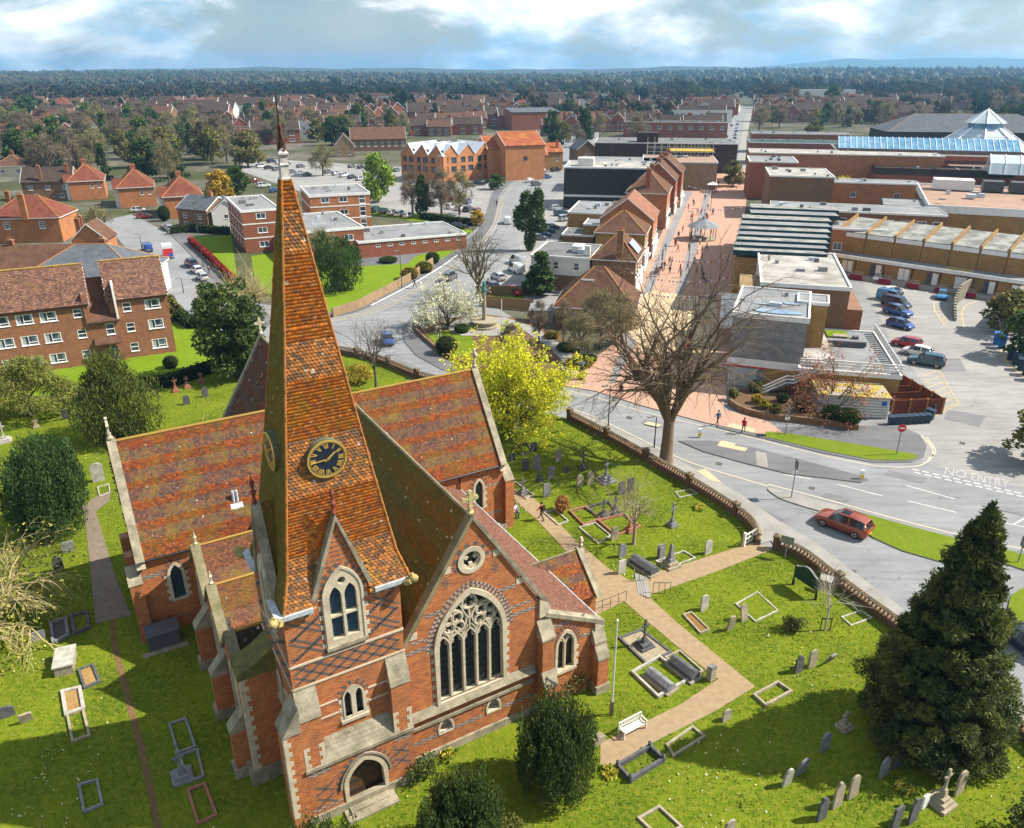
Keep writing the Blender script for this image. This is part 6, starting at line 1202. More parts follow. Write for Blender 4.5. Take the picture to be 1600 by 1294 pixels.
t2, L = bld('three-storey brick flats with brown tiled roof, short right wing', (168, 468), (254, 459), 9.5, 8.4, 'gx', 3.9, BKF, TBR, [('f', 1, z, 1.9, 1.3, 'pair', .5, .96) for z in (.9, 3.7, 6.5)] + [('f', 1, z, 1.0, 1.2, 'sash', .1, .48) for z in (.9, 3.7, 6.5)] + [('r', 2, z, 1.2, 1.2, 'two') for z in (1, 3.8, 6.5)], name='block_of_flats', rz=27, L=7.2); tiled(t2, L, 9.5, 8.4, 3.9, 52)
lk, L = bld('recessed tiled stair link between the two flats wings', (138, 506), (184, 502), 6, 5.6, 'mono', 4.5, BKF, TBR, [('f', 1, 3.8, 1.0, 1.5, 'sash', .4, .95), ('f', 1, .2, 1.2, 2.0, 'dark', .3, .95)], name='stair_link', rz=27, L=3.6)
m = MB(); m.prism([(-.9, 2.7), (.1, 3.5), (.1, 3.65), (-.9, 2.85)], lambda a, z, d: (d, a, z), .3, 3.5, TBR); m.build('porch_roof', lk)
ex(lk, 'parapet', (3.5, 3.75, -.2, 6, 5.6, 10.4), FASC); ex(lk, 'parapet', (-.2, .0, -.2, 6, 5.6, 9.6), BKF)
# --- houses on the left
bld('grey slate hipped building with skylights behind the flats', (28, 437), (200, 440), 14, 5.2, 'hip', 4.2, REN, SLT, [('f', 5, 2.5, 1.4, 1.3)], name='house', cat='house', rz=5, L=19)
bld('brown-roofed old house at the left edge with gable', (-40, 430), (112, 420), 11, 5.5, 'gx', 3.6, BKB, TBR, [('f', 4, 3, 1.2, 1.2)], [(.2, .5), (.95, .5)], name='house', cat='house', rz=4, L=20)
bld('small red brick gabled cottage beside the road', (112, 375), (150, 372), 7, 4.6, 'gy', 3.0, BKO, TBR, [], [(.1, .7), (.2, .2)], name='house', cat='house', rz=10, L=6.5)
bld('red hipped villa with tall chimney at the left edge', (-20, 342), (85, 338), 11, 5.6, 'hip', 4.2, BKO, TRD, [('f', 2, 3.2, 1.2, 1.6, 'grid')], [(.55, -.04, 1.3, BKO), (.2, .5)], name='house', cat='house', rz=8, L=15)
bld('yellowish brick house behind the red villa', (-10, 260), (35, 262), 10, 5.4, 'hip', 3.6, CRM, TBR, [('f', 2, 3, 1.2, 1.2)], [(.5, .5)], name='house', cat='house', rz=10, L=10)
bld('long red brick house with twin chimneys at the left', (32, 285), (100, 280), 9, 5.6, 'gx', 3.6, BKB, TDK, [('f', 3, 3.2, 1.3, 1.3, 'grid'), ('f', 2, .8, 1.3, 1.3)], [(.4, .02, .9, BKB), (.9, .3)], name='house', cat='house', rz=14, L=14)
for i, (A, lb) in enumerate((((106, 284), 'leftmost of three hipped red-roofed semi-detached houses'), ((183, 294), 'middle of three hipped red-roofed semi-detached houses'), ((255, 308), 'rightmost of three hipped red-roofed semi-detached houses'))):
 t, L = bld(lb, A, (A[0] + 50, A[1] - 3), 15, 5.6, 'hip', 4.4, BKO, TRD, [('f', 2, 3.4, .8, 1.3, 'two', .55, .95), ('l', 2, 3.4, 1.6, 1.5, 'grid'), ('l', 2, .8, 1.6, 1.5, 'grid')], [(.5, .5, 1.5)], name='house', cat='house', rz=24, L=9.6)
 for y in (2.2, 7.5):
  m = MB(); m.prism([(-1.6, 5.2), (1.6, 5.2), (0, 7.4)], lambda a, z, d, y=y: (d, y + a, z), -1.3, 3, TRD); bo = m.build('bay_gable', t); m = MB(); m.box(-1.0, 0, y - 1.3, y + 1.3, 0, 5.3, REN); m.build('bay', t)
  for z in (.9, 3.4): put_win(t, lambda a, c, d: (-1.02 + d * .5, a, c), y, z, 2.0, 1.3, 'grid', 'l')
bld('slate-roofed cottage pair with white gable facing right', (276, 325), (330, 345), 9, 5.2, 'gx', 2.6, BKB, SLT, [('f', 2, 3, 1.1, 1.2, 'sash'), ('f', 2, .7, 1.4, 1.4)], [(.75, .5, 1.2, BKO)], name='house', cat='house', rz=-24, L=9.5)
bld('white rendered slate-roofed house beside the brick block', (330, 330), (372, 335), 8, 5.0, 'gy', 2.4, REN, SLT, [('f', 1, 3, 1, 1)], name='house', cat='house', rz=20, L=6.5)
# --- brick 1960s blocks
ws = lambda n, f, zs, x0=0, x1=1: [(f, n, z, 2.0, 1.2, 'two', x0, x1) for z in zs]
t, L = bld('three-storey flat-roofed brick block left of the spire', (376, 329), (411, 327), 22, 9, 'flat', 0, BKR, FEL, ws(1, 'f', (1, 4, 7)) + [('l', 5, z, .8, 1.2, 'two') for z in (1, 4, 7)] + [('r', 5, z, 1.2, 1.2, 'two') for z in (1, 4, 7)], rz=26, L=8, par=.5)
for z in (3.0, 6.0): ex(t, 'floor_band', (-.05, 8.05, -.05, 22.05, z - .12, z + .12), FASC)
t, L = bld('two-storey flat-roofed brick link block behind the spire', (470, 362), (546, 353), 22, 6.2, 'flat', 0, BKR, FEL, ws(2, 'f', (3.6,)), rz=26, L=13, par=.5)
t, L = bld('three-storey flat-roofed orange brick block right of the spire', (483, 305), (577, 300), 17, 9, 'flat', 0, BKO, FEL, ws(2, 'f', (1, 4, 7), .1, .7) + [('f', 1, z, 1.5, 2.3, 'sash', .78, .95) for z in (.4, 3.4, 6.4)], rz=21, L=14.5, par=.6)
for z in (3.1, 6.1): ex(t, 'floor_band', (-.05, 14.55, -.05, 17.05, z - .14, z + .14), FASC)
bld('single-storey flat-roofed brick wing with small square windows', (560, 378), (691, 360), 16, 3.5, 'flat', 0, BKR, FEL, [('f', 8, 2.1, 1.0, .55, 'two', .12, .98)], rz=24, L=24, par=.4)
f_ = MB(); a, b = G(660, 386), G(722, 380)
for i in range(12): p = a.lerp(b, i / 11); f_.rbox((p.x - a.x, p.y - a.y, 0), .9, .05, 1.8, ang(a, b), M('brown fence', (.26, .10, .05), None, 4))
tag(f_.build('timber_fence', None, loc=a), 'brown close-boarded fence beside the brick wing', 'fence')
# --- zigzag new build and orange neighbours
def zig(A, n, gw, D, h, rh, rz, label, side=1):
 a = G(*A, 0); t = empty('apartment_building', a, R(rz), label, 'building'); L = n * gw; prof = [(0, 0), (L, 0)] + sum([[(L - i * gw, h), (L - i * gw - gw * .32, h + rh)] for i in range(n)], []) + [(0, h)]
 prof = [(0, 0), (L, 0), (L, h)] + sum([[(L - i * gw - gw * .4, h + rh), (L - (i + 1) * gw, h)] for i in range(n)], []); hs = [rect(i * gw + gw * x - gw * w, i * gw + gw * x + gw * w, z, z + 2.0) for i in range(n) for x, w in ((.3, .13), (.75, .16)) for z in (3.4, 6.4)]
 m = MB(); m.wall(prof, hs, lambda x, z, d: (x, d, z), .3, BKN); m.build('wall', t); m = MB(); m.box(0, L, D - .2, D, 0, h, BKN); m.box(0, .2, .02, D - .2, 0, h, BKN); m.box(L - .2, L, .02, D - .2, 0, h, BKN); m.build('wall', t)
 for i in range(n):
  for x, w in ((.3, .13), (.75, .16)):
   for z in (3.4, 6.4): put_win(t, lambda q, c, d: (q, d + .15, c), i * gw + gw * x, z, gw * w * 2, 2.0, 'dark', 'f')
  m = MB(); x1 = (i + 1) * gw; xa = x1 - gw * .4
  for p0, p1 in (((i * gw, h), (xa, h + rh)), ((xa, h + rh), (x1, h))): m.prism([p0, p1, (p1[0], p1[1] + .22), (p0[0], p0[1] + .22)], lambda q, z, d: (q, d, z), -.3, D, ZNC)
  m.build('roof', t); m = MB(); m.box(i * gw + gw * .55, i * gw + gw * .9, .3, 1.3, h + .9, h + 2.0, FRD); m.build('rooflight', t)
 return t
zig((628, 281), 3, 6.4, 16, 9, 3.6, -33, 'left front of the orange brick apartments with zigzag pale gables'); zig((690, 287), 3, 7.6, 15, 9, 3.6, 42, 'right front of the orange brick apartments with zigzag pale gables')
bld('tall orange brick hall with orange tiled roof, left part', (762, 233), (790, 230), 16, 10.5, 'gx', 3.8, BKN, TOR, [('f', 1, 5.5, 1.6, 1.2, 'dark')], rz=20, L=12); bld('tall orange brick hall with orange tiled roof, right part', (790, 228), (840, 220), 18, 12, 'gx', 4, BKN, TOR, [('f', 1, 7, 1.6, 1.2, 'dark')], rz=20, L=15)
bld('small red-roofed brick cottage by the orange hall', (824, 243), (840, 240), 10, 6.5, 'gx', 3, BKY, TOR, [('r', 2, 3.5, 1.1, 1.4), ('f', 2, 3.5, 1, 1.4)], rz=15, L=8, name='house', cat='house'); bld('small red-roofed cottage with chimneys and blue front', (842, 238), (866, 234), 10, 7, 'gx', 3, BKY, TOR, [('f', 2, 3.5, 1, 1.4)], [(.5, .5, .8), (.8, .2, .8)], rz=15, L=10, name='house', cat='house')
bld('single-storey garage with grey roller door in the car park', (768, 262), (800, 262), 7, 3.2, 'flat', 0, BKN, FEL2, [('f', 1, .2, 2.4, 2.2, 'two', 0, .5)], L=12, rz=10)
bld('modern red brick block with tall glazed stair', (800, 176), (866, 176), 20, 11, 'mono', 2, BKR, SLT, [('f', 1, 1, 7, 9, 'grid', .62, 1)], rz=15, L=34)
bld('brown brick hall with red roof behind the car park', (548, 218), (625, 213), 14, 5.5, 'gx', 5, BKB, TBR, [('f', 8, 2, 1.3, 2.2, 'grid')], rz=12, L=27); bld('pointed gable end of the brown brick hall', (522, 228), (550, 224), 10, 5, 'gy', 5, BKS, TBR, [('f', 2, 1, 1, 1.5)], rz=12, L=9)
# --- left side of the pedestrian street
t, L = bld('brown-tiled hipped library cottage with white lattice windows', (870, 478), (985, 484), 10, 3.3, 'hip', 5.2, BKY, TBR, [('f', 3, .6, 1.6, 1.9, 'grid', .05, .85)], L=11.5, rz=-12, ov=.6)
m = MB(); m.box(3.2, 5.2, 3.0, 3.1, 6.0, 6.9, FRM); m.build('gablet', t)
t, L = bld('white rendered upper storey over dark brick, flat roof with air conditioners', (830, 398), (925, 403), 12, 6.2, 'flat', 0, REN, FEL2, [('f', 2, 3.9, .9, 1.3, 'sash', .25, .95)], L=10.6, rz=-16); ex(t, 'ground_floor', (-.05, 10.65, -.06, 12.0, 0, 2.9), BKB); ex(t, 'air_conditioner', (9.2, 10.2, 2, 2.6, 6.2, 7.9), FASC); ex(t, 'plant_box', (6.5, 8.4, 4, 7, 6.2, 7.3), REN)
t, L = bld('brown hipped shop with solar panels at the street corner', (925, 404), (992, 412), 10, 6.2, 'hip', 4.0, BKB, TBR, [('r', 3, 3.6, 1.2, 1.4, 'sash')], [(.62, .05, 1.0, BKB)], rz=-16, L=7.6)
m = MB(); q = lambda a, c, d: (7.9 - c * .66 + d * .7, 3 + a, 6.35 + c * .7 + d * .66)
for i in range(2): m.prism(rect(i * 2.2, i * 2.2 + 2.1, .6 + i * .0, 3.2), q, .1, .17, M('solar panel', (.42, .48, .55), None, 3, rough=.25))
m.build('solar_panel', t); ex(t, 'shopfront', (7.65, 7.9, .2, 9.8, 0, 3.2), FASC)
STL = [('olive hipped shop roof behind the solar panels', (1008, 366), 9.5, 9.0, 3.6, BKY, TBR), ('pink-tiled shop roof with skylight', (1021, 345), 11, 13, 4.2, BKO, TPK), ('brown hipped shop with tall chimney stack', (1043, 303), 10, 14, 4.6, BKO, TBR), ('brown gabled shop near the scaffolding', (1056, 282), 10, 14, 4.4, BKR, TBR), ('last brown-roofed shop before the scaffolding', (1066, 270), 10, 14, 4.2, BKR, TBR)]
for i, (lb, A, L, D, rh, wl, rm) in enumerate(STL):
 t, L = bld(lb, A, (A[0] + 40, A[1] + 4), D, 7.4 + .6 * i, 'hip' if i in (0, 2) else 'gy', rh, wl, rm, [('r', 4, 4.2, 1.2, 1.5, 'sash')], [(.5, .1, 1.2, BKR), (.5, .8, 1.2, BKR)] if i > 1 else [], rz=-14, L=L, rc=True); ex(t, 'shopfront', (L, L + .3, .2, D - .2, 0, 3.2), FASC); ex(t, 'awning', (L + .3, L + 1.0, D * .2, D * .6, 2.7, 2.85), [FASC, BLU, TEAL, RED, FASC][i])
bld('ochre brick flat-roofed shop back with external stair', (888, 331), (962, 337), 17, 6.2, 'flat', 0, BKY, FEL, [], L=12, rz=-13); bld('low ochre brick yard building behind the shops', (912, 350), (975, 354), 9, 5, 'flat', 0, BKY, FEL, [], L=10, rz=-13); bld('low grey-roofed store by the white cars', (878, 366), (915, 370), 8, 3, 'flat', 0, BKB, FEL2, [], L=7, rz=-13)
t, L = bld('windowless black brick hall with white band', (880, 326), (1010, 326), 18, 11.5, 'flat', 0, BKD, FELW, [], za=0, rz=-9, L=24); ex(t, 'white_band', (-.04, 24.04, -.06, 0, 3.4, 4.0), FASC); ex(t, 'plant_box', (3.5, 8, 3, 7, 11.4, 13.6), REN)
t, L = bld('orange brick building with cluttered flat roof under scaffolding', (905, 254), (1004, 254), 20, 9, 'flat', 0, BKO, FEL, [('f', 2, 5, 1.6, 2.2, 'two', .55, .95)], rz=-9, L=26); bld('scaffolded shop with yellow netted roof edge', (1005, 252), (1090, 253), 22, 9, 'flat', 0, BKS, FELB, [], rz=-9, L=24)
sc = empty('scaffolding', G(1010, 262, 6), R(-9), 'pale scaffold poles and yellow boards round a shop roof', 'scaffolding'); ys_ = M('yellow board', (.5, .34, .04), None, 3); pole = flat('scaffold steel', (.5, .48, .42), .5)
for i in range(10):
 for y in (0, 20): m = MB(); m.tube([(i * 2.4, y, 0), (i * 2.4, y, 8.5)], .07, pole, 5); m.build('standard', sc)
for z in (5.2, 6.4):
 for y in (0, 20): m = MB(); m.tube([(-.5, y, z), (22.5, y, z)], .06, pole, 5); m.build('ledger', sc)
m = MB(); m.box(8, 23, 10, 20, 4.5, 4.7, ys_); m.build('boards', sc)
t, L = bld('long dark brown mansard-roofed store behind the scaffolding', (930, 222), (1108, 226), 24, 11, 'flat', 0, TDK, FEL2, [], rz=-8, L=54); ex(t, 'roof_tower', (16, 24, 0, 10, 11, 14.5), TDK)
bld('gabled brown house with white bargeboards by the long store', (902, 234), (932, 230), 12, 6, 'gy', 3.5, BKB, SLT, [('f', 1, 3, 2, 1.4, 'grid')], rz=12, L=9, name='house', cat='house')
# --- memorial garden
mg = G(757, 511); t = empty('war_memorial', mg, 0, 'stone memorial column on round stepped plinth in the garden', 'memorial'); m = MB(); m.lathe([(6.5, 0), (6.5, .15)], (0, 0, 0), PAVE, 6, sy=.85); m.build('platform', t); m = MB(); m.lathe([(2.4, .15), (2.4, .45), (1.9, .46), (1.9, .9), (2.1, .92), (2.1, 1.15), (1.4, 1.16)], (0, 0, 0), BUF, 16); m.build('plinth', t); m = MB(); m.lathe([(.4, 1.16), (.32, 2.0), (.28, 5.2), (.42, 5.4)], (0, 0, 0), BUF, 10); m.build('column', t); m = MB(); m.lathe([(.3, 5.4), (.36, 5.9), (.22, 6.4), (.3, 6.7), (.18, 7.1), (.05, 7.2)], (0, 0, 0), M('verdigris bronze', (.06, .2, .2), None, 4), 8); m.build('statue', t)
gw = empty('garden_wall', G(652, 515), 0, 'low brick retaining wall curving round the memorial garden', 'wall'); m = MB(); o_ = G(652, 515)
for a, b in zip(*(lambda w: (w, w[1:]))(smooth(gp([(662, 497), (650, 515), (662, 530), (695, 556), (745, 580)]), 5, False))): m.rbox(((a.x + b.x) / 2 - o_.x, (a.y + b.y) / 2 - o_.y, 0), (b - a).length + .1, .35, .6, ang(a, b), BKB)
m.build('wall_body', gw)
t = empty('flagpole', G(784, 530), 0, 'thin white flagpole in the memorial garden', 'flagpole'); m = MB(); m.tube([(0, 0, 0), (0, 0, 6)], [.09, .05], WPAINT, 8); m.build('pole', t)
bw = MB(); o_ = G(520, 508)
for a, b in zip(*(lambda w: (w, w[1:]))(gp([(520, 496), (560, 483), (600, 462), (640, 440), (682, 410)]))): bw.rbox(((a.x + b.x) / 2 - o_.x, (a.y + b.y) / 2 - o_.y, 0), (b - a).length, .3, 1.5, ang(a, b), BKS)
tag(bw.build('boundary_wall', None, loc=o_), 'long tan brick boundary wall beside the pavement', 'wall')
tf = MB(); a, b = G(750, 478), G(832, 486)
for i in range(26): p = a.lerp(b, i / 25); tf.rbox((p.x - a.x, p.y - a.y, 0), .36, .05, 1.8 + .04 * (i % 2), ang(a, b), M('tan fence board', (.36, .22, .10), None, 4))
tag(tf.build('timber_fence', None, loc=a), 'tan close-boarded fence behind the memorial', 'fence')
tf = MB(); a, b = G(745, 462), G(830, 455); b = G(836, 462)
for i in range(26): p = a.lerp(b, i / 25); tf.rbox((p.x - a.x, p.y - a.y, 0), .45, .05, 1.7 + .04 * (i % 2), ang(a, b), M('brown fence board', (.24, .15, .08), None, 4))
tag(tf.build('timber_fence', None, loc=a), 'brown fence beside the parked red car', 'fence')
m = MB(); m.box(0, 3.6, 0, 2.6, 0, 2.1, M('grey shed boards', (.3, .29, .27), None, 3)); m.prism([(-.2, 2.05), (2.8, 2.4), (2.8, 2.5), (-.2, 2.15)], lambda a, z, d: (d, a, z), -.2, 3.8, FEL); tag(m.build('garden_shed', None, loc=G(828, 505), rz=R(-8)), 'grey garden shed left of the library cottage', 'shed')
for x, y in ((878, 602), (908, 594)): m = MB(); m.rbox((0, 0, 0), .7, .7, 2.2, 0, DRK); m.rbox((0, 0, 2.2), .85, .85, .15, 0, DRK); m.lathe([(.5, 2.35), (0, 2.6)], (0, 0, 0), DRK, 4, rot=R(45)); tag(m.build('gate_pier', None, loc=G(x, y)), 'dark square gate pier at the garden entrance, ' + ('left' if x < 890 else 'right'), 'pier')
# --- bandstand
bs = G(1097, 374, .1); t = empty('bandstand', bs, 0, 'octagonal bandstand with pale tent roof on the pedestrian street', 'bandstand'); m = MB(); m.lathe([(3.3, 0), (3.3, .35), (3.0, .35)], (0, 0, 0), BUF, 8); m.build('platform', t); m = MB(); m.lathe([(3.9, 3.0), (2.9, 3.55), (1.6, 4.2), (.5, 4.75), (.45, 5.1), (.05, 5.5)], (0, 0, 0), M('pale lead roof', (.22, .24, .25), (.17, .19, .2), 1), 8); m.build('roof', t); m = MB(); m.tube([(0, 0, 5.3), (0, 0, 6.3)], .05, IRON, 5); m.build('finial', t)
for k in range(8): a = k * math.pi / 4 + .39; m = MB(); m.tube([(3.0 * math.cos(a), 3.0 * math.sin(a), .3), (3.0 * math.cos(a), 3.0 * math.sin(a), 3.2)], .08, IRON, 6); m.build('column', t)
# --- right side: shops
t, L = bld('grey panelled flat-roofed shop block with rain pools on its roof', (1146, 487), (1252, 500), 13, 9.5, 'flat', 0, M('grey concrete panels', (.24, .24, .235), (.19, .19, .19), .7), FEL, [], rz=-20, L=8.6, par=.6); GP = M('panel grey', (.26, .26, .255), (.19, .19, .19), 1.2, bump=.3)
for i in range(5):
 for j in range(4): m = MB(); m.prism(rect(.05 + i * 1.7, 1.71 + i * 1.7, 3.9 + j * 1.25, 5.11 + j * 1.25), lambda a, c, d: (a, d, c), -.05, .02, GP); m.build('cladding_panel', t)
ex(t, 'fascia_band', (-.1, 8.7, -.14, .0, 2.9, 3.8), FASC); ex(t, 'red_stripe', (-.1, 4.6, -.17, -.02, 2.7, 2.9), flat('red sign', (.5, .02, .03), .5)); ex(t, 'shop_window', (.2, 3.6, -.12, .0, .2, 2.6), M('shop glass', (.45, .50, .52), None, 1, rough=.15)); ex(t, 'yellow_brick_wall', (4.6, 9.0, -.1, .02, 0, 2.9), BKY)
for x, y, sx, sy in ((5.0, 2.2, 2.9, 1.0), (6.5, 6.5, 1.2, .5), (3.5, 5.2, 1.2, .3)): m = MB(); m.lathe([(1, 9.42), (.98, 9.425)], (x, y, 0), flat('rain pool', (.16, .24, .33), .03, .8), 18, sx, sy); m.build('rain_pool', t)
t2, L = bld('ochre brick stair tower beside the grey panelled block', (1247, 470), (1290, 474), 4, 9.6, 'flat', 0, BKY, FEL, [], rz=-20, L=3.6)
t3, L = bld('ochre brick shop with balcony rails and white fascia facing the road', (1250, 575), (1388, 585), 17, 3.7, 'flat', 0, BKY, FEL, [], rz=-13, L=11.2, fasc=FASC, par=.5)
for i in range(3): ex(t3, 'balcony_rail', (-.1, 11.3, -.2, -.1, 4.1 + i * .35, 4.3 + i * .35), FASC)
for i in range(20): m = MB(); m.box(11.1, 11.2, i * .85, i * .85 + .5, 3.9, 4.9, FASC); m.build('balcony_rail', t3)
ex(t3, 'roof_terrace', (.3, 4.5, 4, 16.5, 3.7, 3.78), FELW); ex(t3, 'turf_mat', (4.8, 7.5, 13.5, 16.4, 3.7, 3.76), LAWN); ex(t3, 'planter_box', (5, 9, 9.8, 10.3, 3.7, 4.3), DRK); ex(t3, 'picnic_table', (5.2, 7, 11.5, 12.6, 4.3, 4.45), BUF); ex(t3, 'roof_light', (1, 3, 1.2, 3, 3.7, 4.2), FELW)
# outside stair
st = empty('outside_stair', G(1190, 618), R(-13), 'white-railed outside stair climbing the ochre wall', 'stair');
for k in range(3): m = MB(); m.strip([(0, .3 + k * .42), (2.6, 1.9 + k * .42), (3.4, 1.9 + k * .42), (6.8, 3.8 + k * .42)], .16, lambda a, c, d: (a, d, c), -.06, .06, FASC); m.build('rail', st)
for k in range(13): m = MB(); m.box(k * .5, k * .5 + .5, .1, 1.2, .12 + k * .27, .22 + k * .27, GRY); m.build('tread', st)
# slatted white store with mossy roof and brown bin compound
t = empty('bin_store', G(1275, 648), ang(G(1275, 648), G(1385, 655)), 'white slatted store with mossy yellow flat roof', 'store'); L = (G(1385, 655) - G(1275, 648)).length
for k in range(7): m = MB(); m.box(0, L, -.04, .0, .1 + k * .34, .36 + k * .34, WPAINT); m.build('slat', t)
m = MB(); m.box(0, L, .05, 4.5, .0, 2.4, GRN_); m.build('body', t); m = MB(); m.box(-.15, L + .15, -.2, 4.7, 2.45, 2.6, M('mossy felt', (.42, .30, .03), (.32, .3, .26), .8, lo=.4, hi=.6)); m.build('roof', t)
ex(t, 'blue_sign', (L - .8, L - .3, -.08, -.05, 1.6, 2.1), flat('blue sign', (.02, .1, .45), .5))
t = empty('bin_compound', G(1392, 650), ang(G(1392, 648), G(1448, 646)), 'brown panelled bin compound beside the car park', 'fence'); BF = M('brown panel', (.17, .045, .02), None, 4); BP = M('tan post', (.36, .17, .06), None, 4)
for i in range(3): m = MB(); m.box(i * 2.0, i * 2.0 + 1.9, -.04, .04, .1, 1.9, BF); m.build('panel', t); m = MB(); m.box(i * 2.0 - .1, i * 2.0 + .1, -.1, .1, 0, 2.0, BP); m.build('post', t)
for i in range(6): m = MB(); m.box(5.9 - i * .15, 6.0 - i * .15, i * 2, i * 2 + 1.9, .1, 1.9, BF); m.build('panel', t); m = MB(); m.box(5.85 - i * .15, 6.1 - i * .15, i * 2 - .1, i * 2 + .12, 0, 2.05, BP); m.build('post', t); m = MB(); m.box(.3, 5.0 - i * .1, i * 2 + 1, i * 2 + 1.08, .1, 1.6, BF); m.build('panel', t)
# more of the right-hand shop row
t, L = bld('long shop block with stained white flat roof', (1190, 441), (1290, 446), 22, 9.5, 'flat', 0, BKB, FELW, [('l', 6, 5, 1.5, 1.6, 'two')], rz=-15, L=11.5, par=.5); ex(t, 'canopy', (-5.0, 0, -2, 16, 3.2, 3.6), FASC); ex(t, 'roof_edge', (11.5, 13.5, 0, 20, 3, 6.5), BKR); ex(t, 'end_wall', (-2.8, -.1, 0, 8, 3.6, 8.6), BKY)
for i in range(7): m = MB(); m.box(-.06, -.02, 1 + i * 3, 2.6 + i * 3, 3.8, 9, FASC); m.build('fin', t)
for i in range(9):
 a = G(1150 + i * 2.2 if i < 7 else 1176, 398 - i * 8.5, 9); t = empty('shop_block', a - Vector((0, 0, a.z)), R(-14), 'ochre brick shop with teal stepped roof, %s from the near end of the row' % ['first', 'second', 'third', 'fourth', 'fifth', 'sixth', 'seventh', 'eighth', 'ninth'][i], 'building', 'stepped-roof shops in a row'); L = 13.5 + .4 * i; D = 5.5 + .45 * i
 m = MB(); m.box(0, L, 0, D - .05, 0, 8.6 + .3 * (i % 2), BKY); m.build('wall', t); m = MB(); m.prism([(-.1, 9.5), (D - .3, 9.05), (D - .3, 9.3), (-.1, 9.75)], lambda q, z, d: (d, q, z), -.4, L + .2, FEL if i % 2 else M('stained grey roof', (.32, .32, .29), (.16, .16, .15), .5, lo=.4, hi=.6)); m.build('roof', t); m = MB(); m.box(-.5, L + .3, -.3, -.1, 9.0, 9.8, TEAL); m.build('fascia', t)
SR = [('brick block with row of white-shaded attic windows', (1205, 325), 34, 10, 9.5, BKB, FEL, [('f', 9, 6.2, 1.8, 1.9, 'sash', .2, 1)], -16), ('brown brick end block with white roof edge', (1168, 304), 11, 16, 10, BKR, FELW, [], -14) if False else ('tall brown brick block with white flat roof', (1204, 274), 16, 20, 11, BKB, FELW, [], -13), ('plain brick block at the street end of the row', (1172, 252), 14, 18, 11, BKR, FEL, [], -13), ('brick backs with white capped lift housing', (1235, 282), 34, 8, 8, BKO, FEL, [('f', 3, 4, 1.4, 1.4)], -14), ('long white-roofed shop with blue graffiti end', (1172, 238), 62, 16, 10.5, BKO, FELW, [], -13), ('low yellow-brown building with grey roof behind the bright tree', (1262, 296), 40, 8, 5, BKY, FEL, [('f', 6, 2, 1.4, 1.4, 'dark', .3, 1)], -14), ('orange brick workshop with projecting fins', (1166, 350), 26, 8, 8.2, BKO, FEL, [('f', 2, 4, 1.6, 1.4, 'two', .3, .8)], -15), ('teal-roofed brick shop further up the street', (1172, 222), 40, 16, 9, BKR, TEAL, [], -12), ('flat brick shop near the bright green tree', (1176, 208), 44, 14, 9, BKR, FEL2, [('f', 5, 5, 1.8, 1.5)], -12)]
for lb, A, L, D, h, wl, rm, wn, rz in SR: bld(lb, A, (A[0] + 50, A[1] + 5), D, h, 'flat', 0, wl, rm, wn, rz=rz, L=L)
t, L = bld('teal-framed glazed office with blinds', (1380, 320), (1518, 333), 12, 8, 'flat', 0, TEAL, FEL, [('f', 8, 3.2, 2.2, 3.4, 'dark', .04, .96)], rz=-22, fasc=TEAL)
t, L = bld('large brown flat-roofed store with plant boxes', (1452, 320), (1640, 344), 40, 9, 'flat', 0, BKY, FELB, [('l', 9, 5.5, 1.6, 2.2, 'dark')], rz=-22, par=1.6, L=40)
for x, y, sx, sy, c in ((3, 30, 9, 5, REN), (14, 30, 4.5, 4, FRD), (20, 30, 4.5, 4, FRD), (26, 30, 4.5, 4, FRD), (32, 29, 9, 5, ZNC), (9, 16, 2, 2, ZNC), (11, 22, 1.6, 1.6, FELW), (22, 19, 3, 2, ZNC)): ex(t, 'plant_box', (x, x + sx, y, y + sy, 8.8, 11.2 if sy > 3 else 9.6), c)
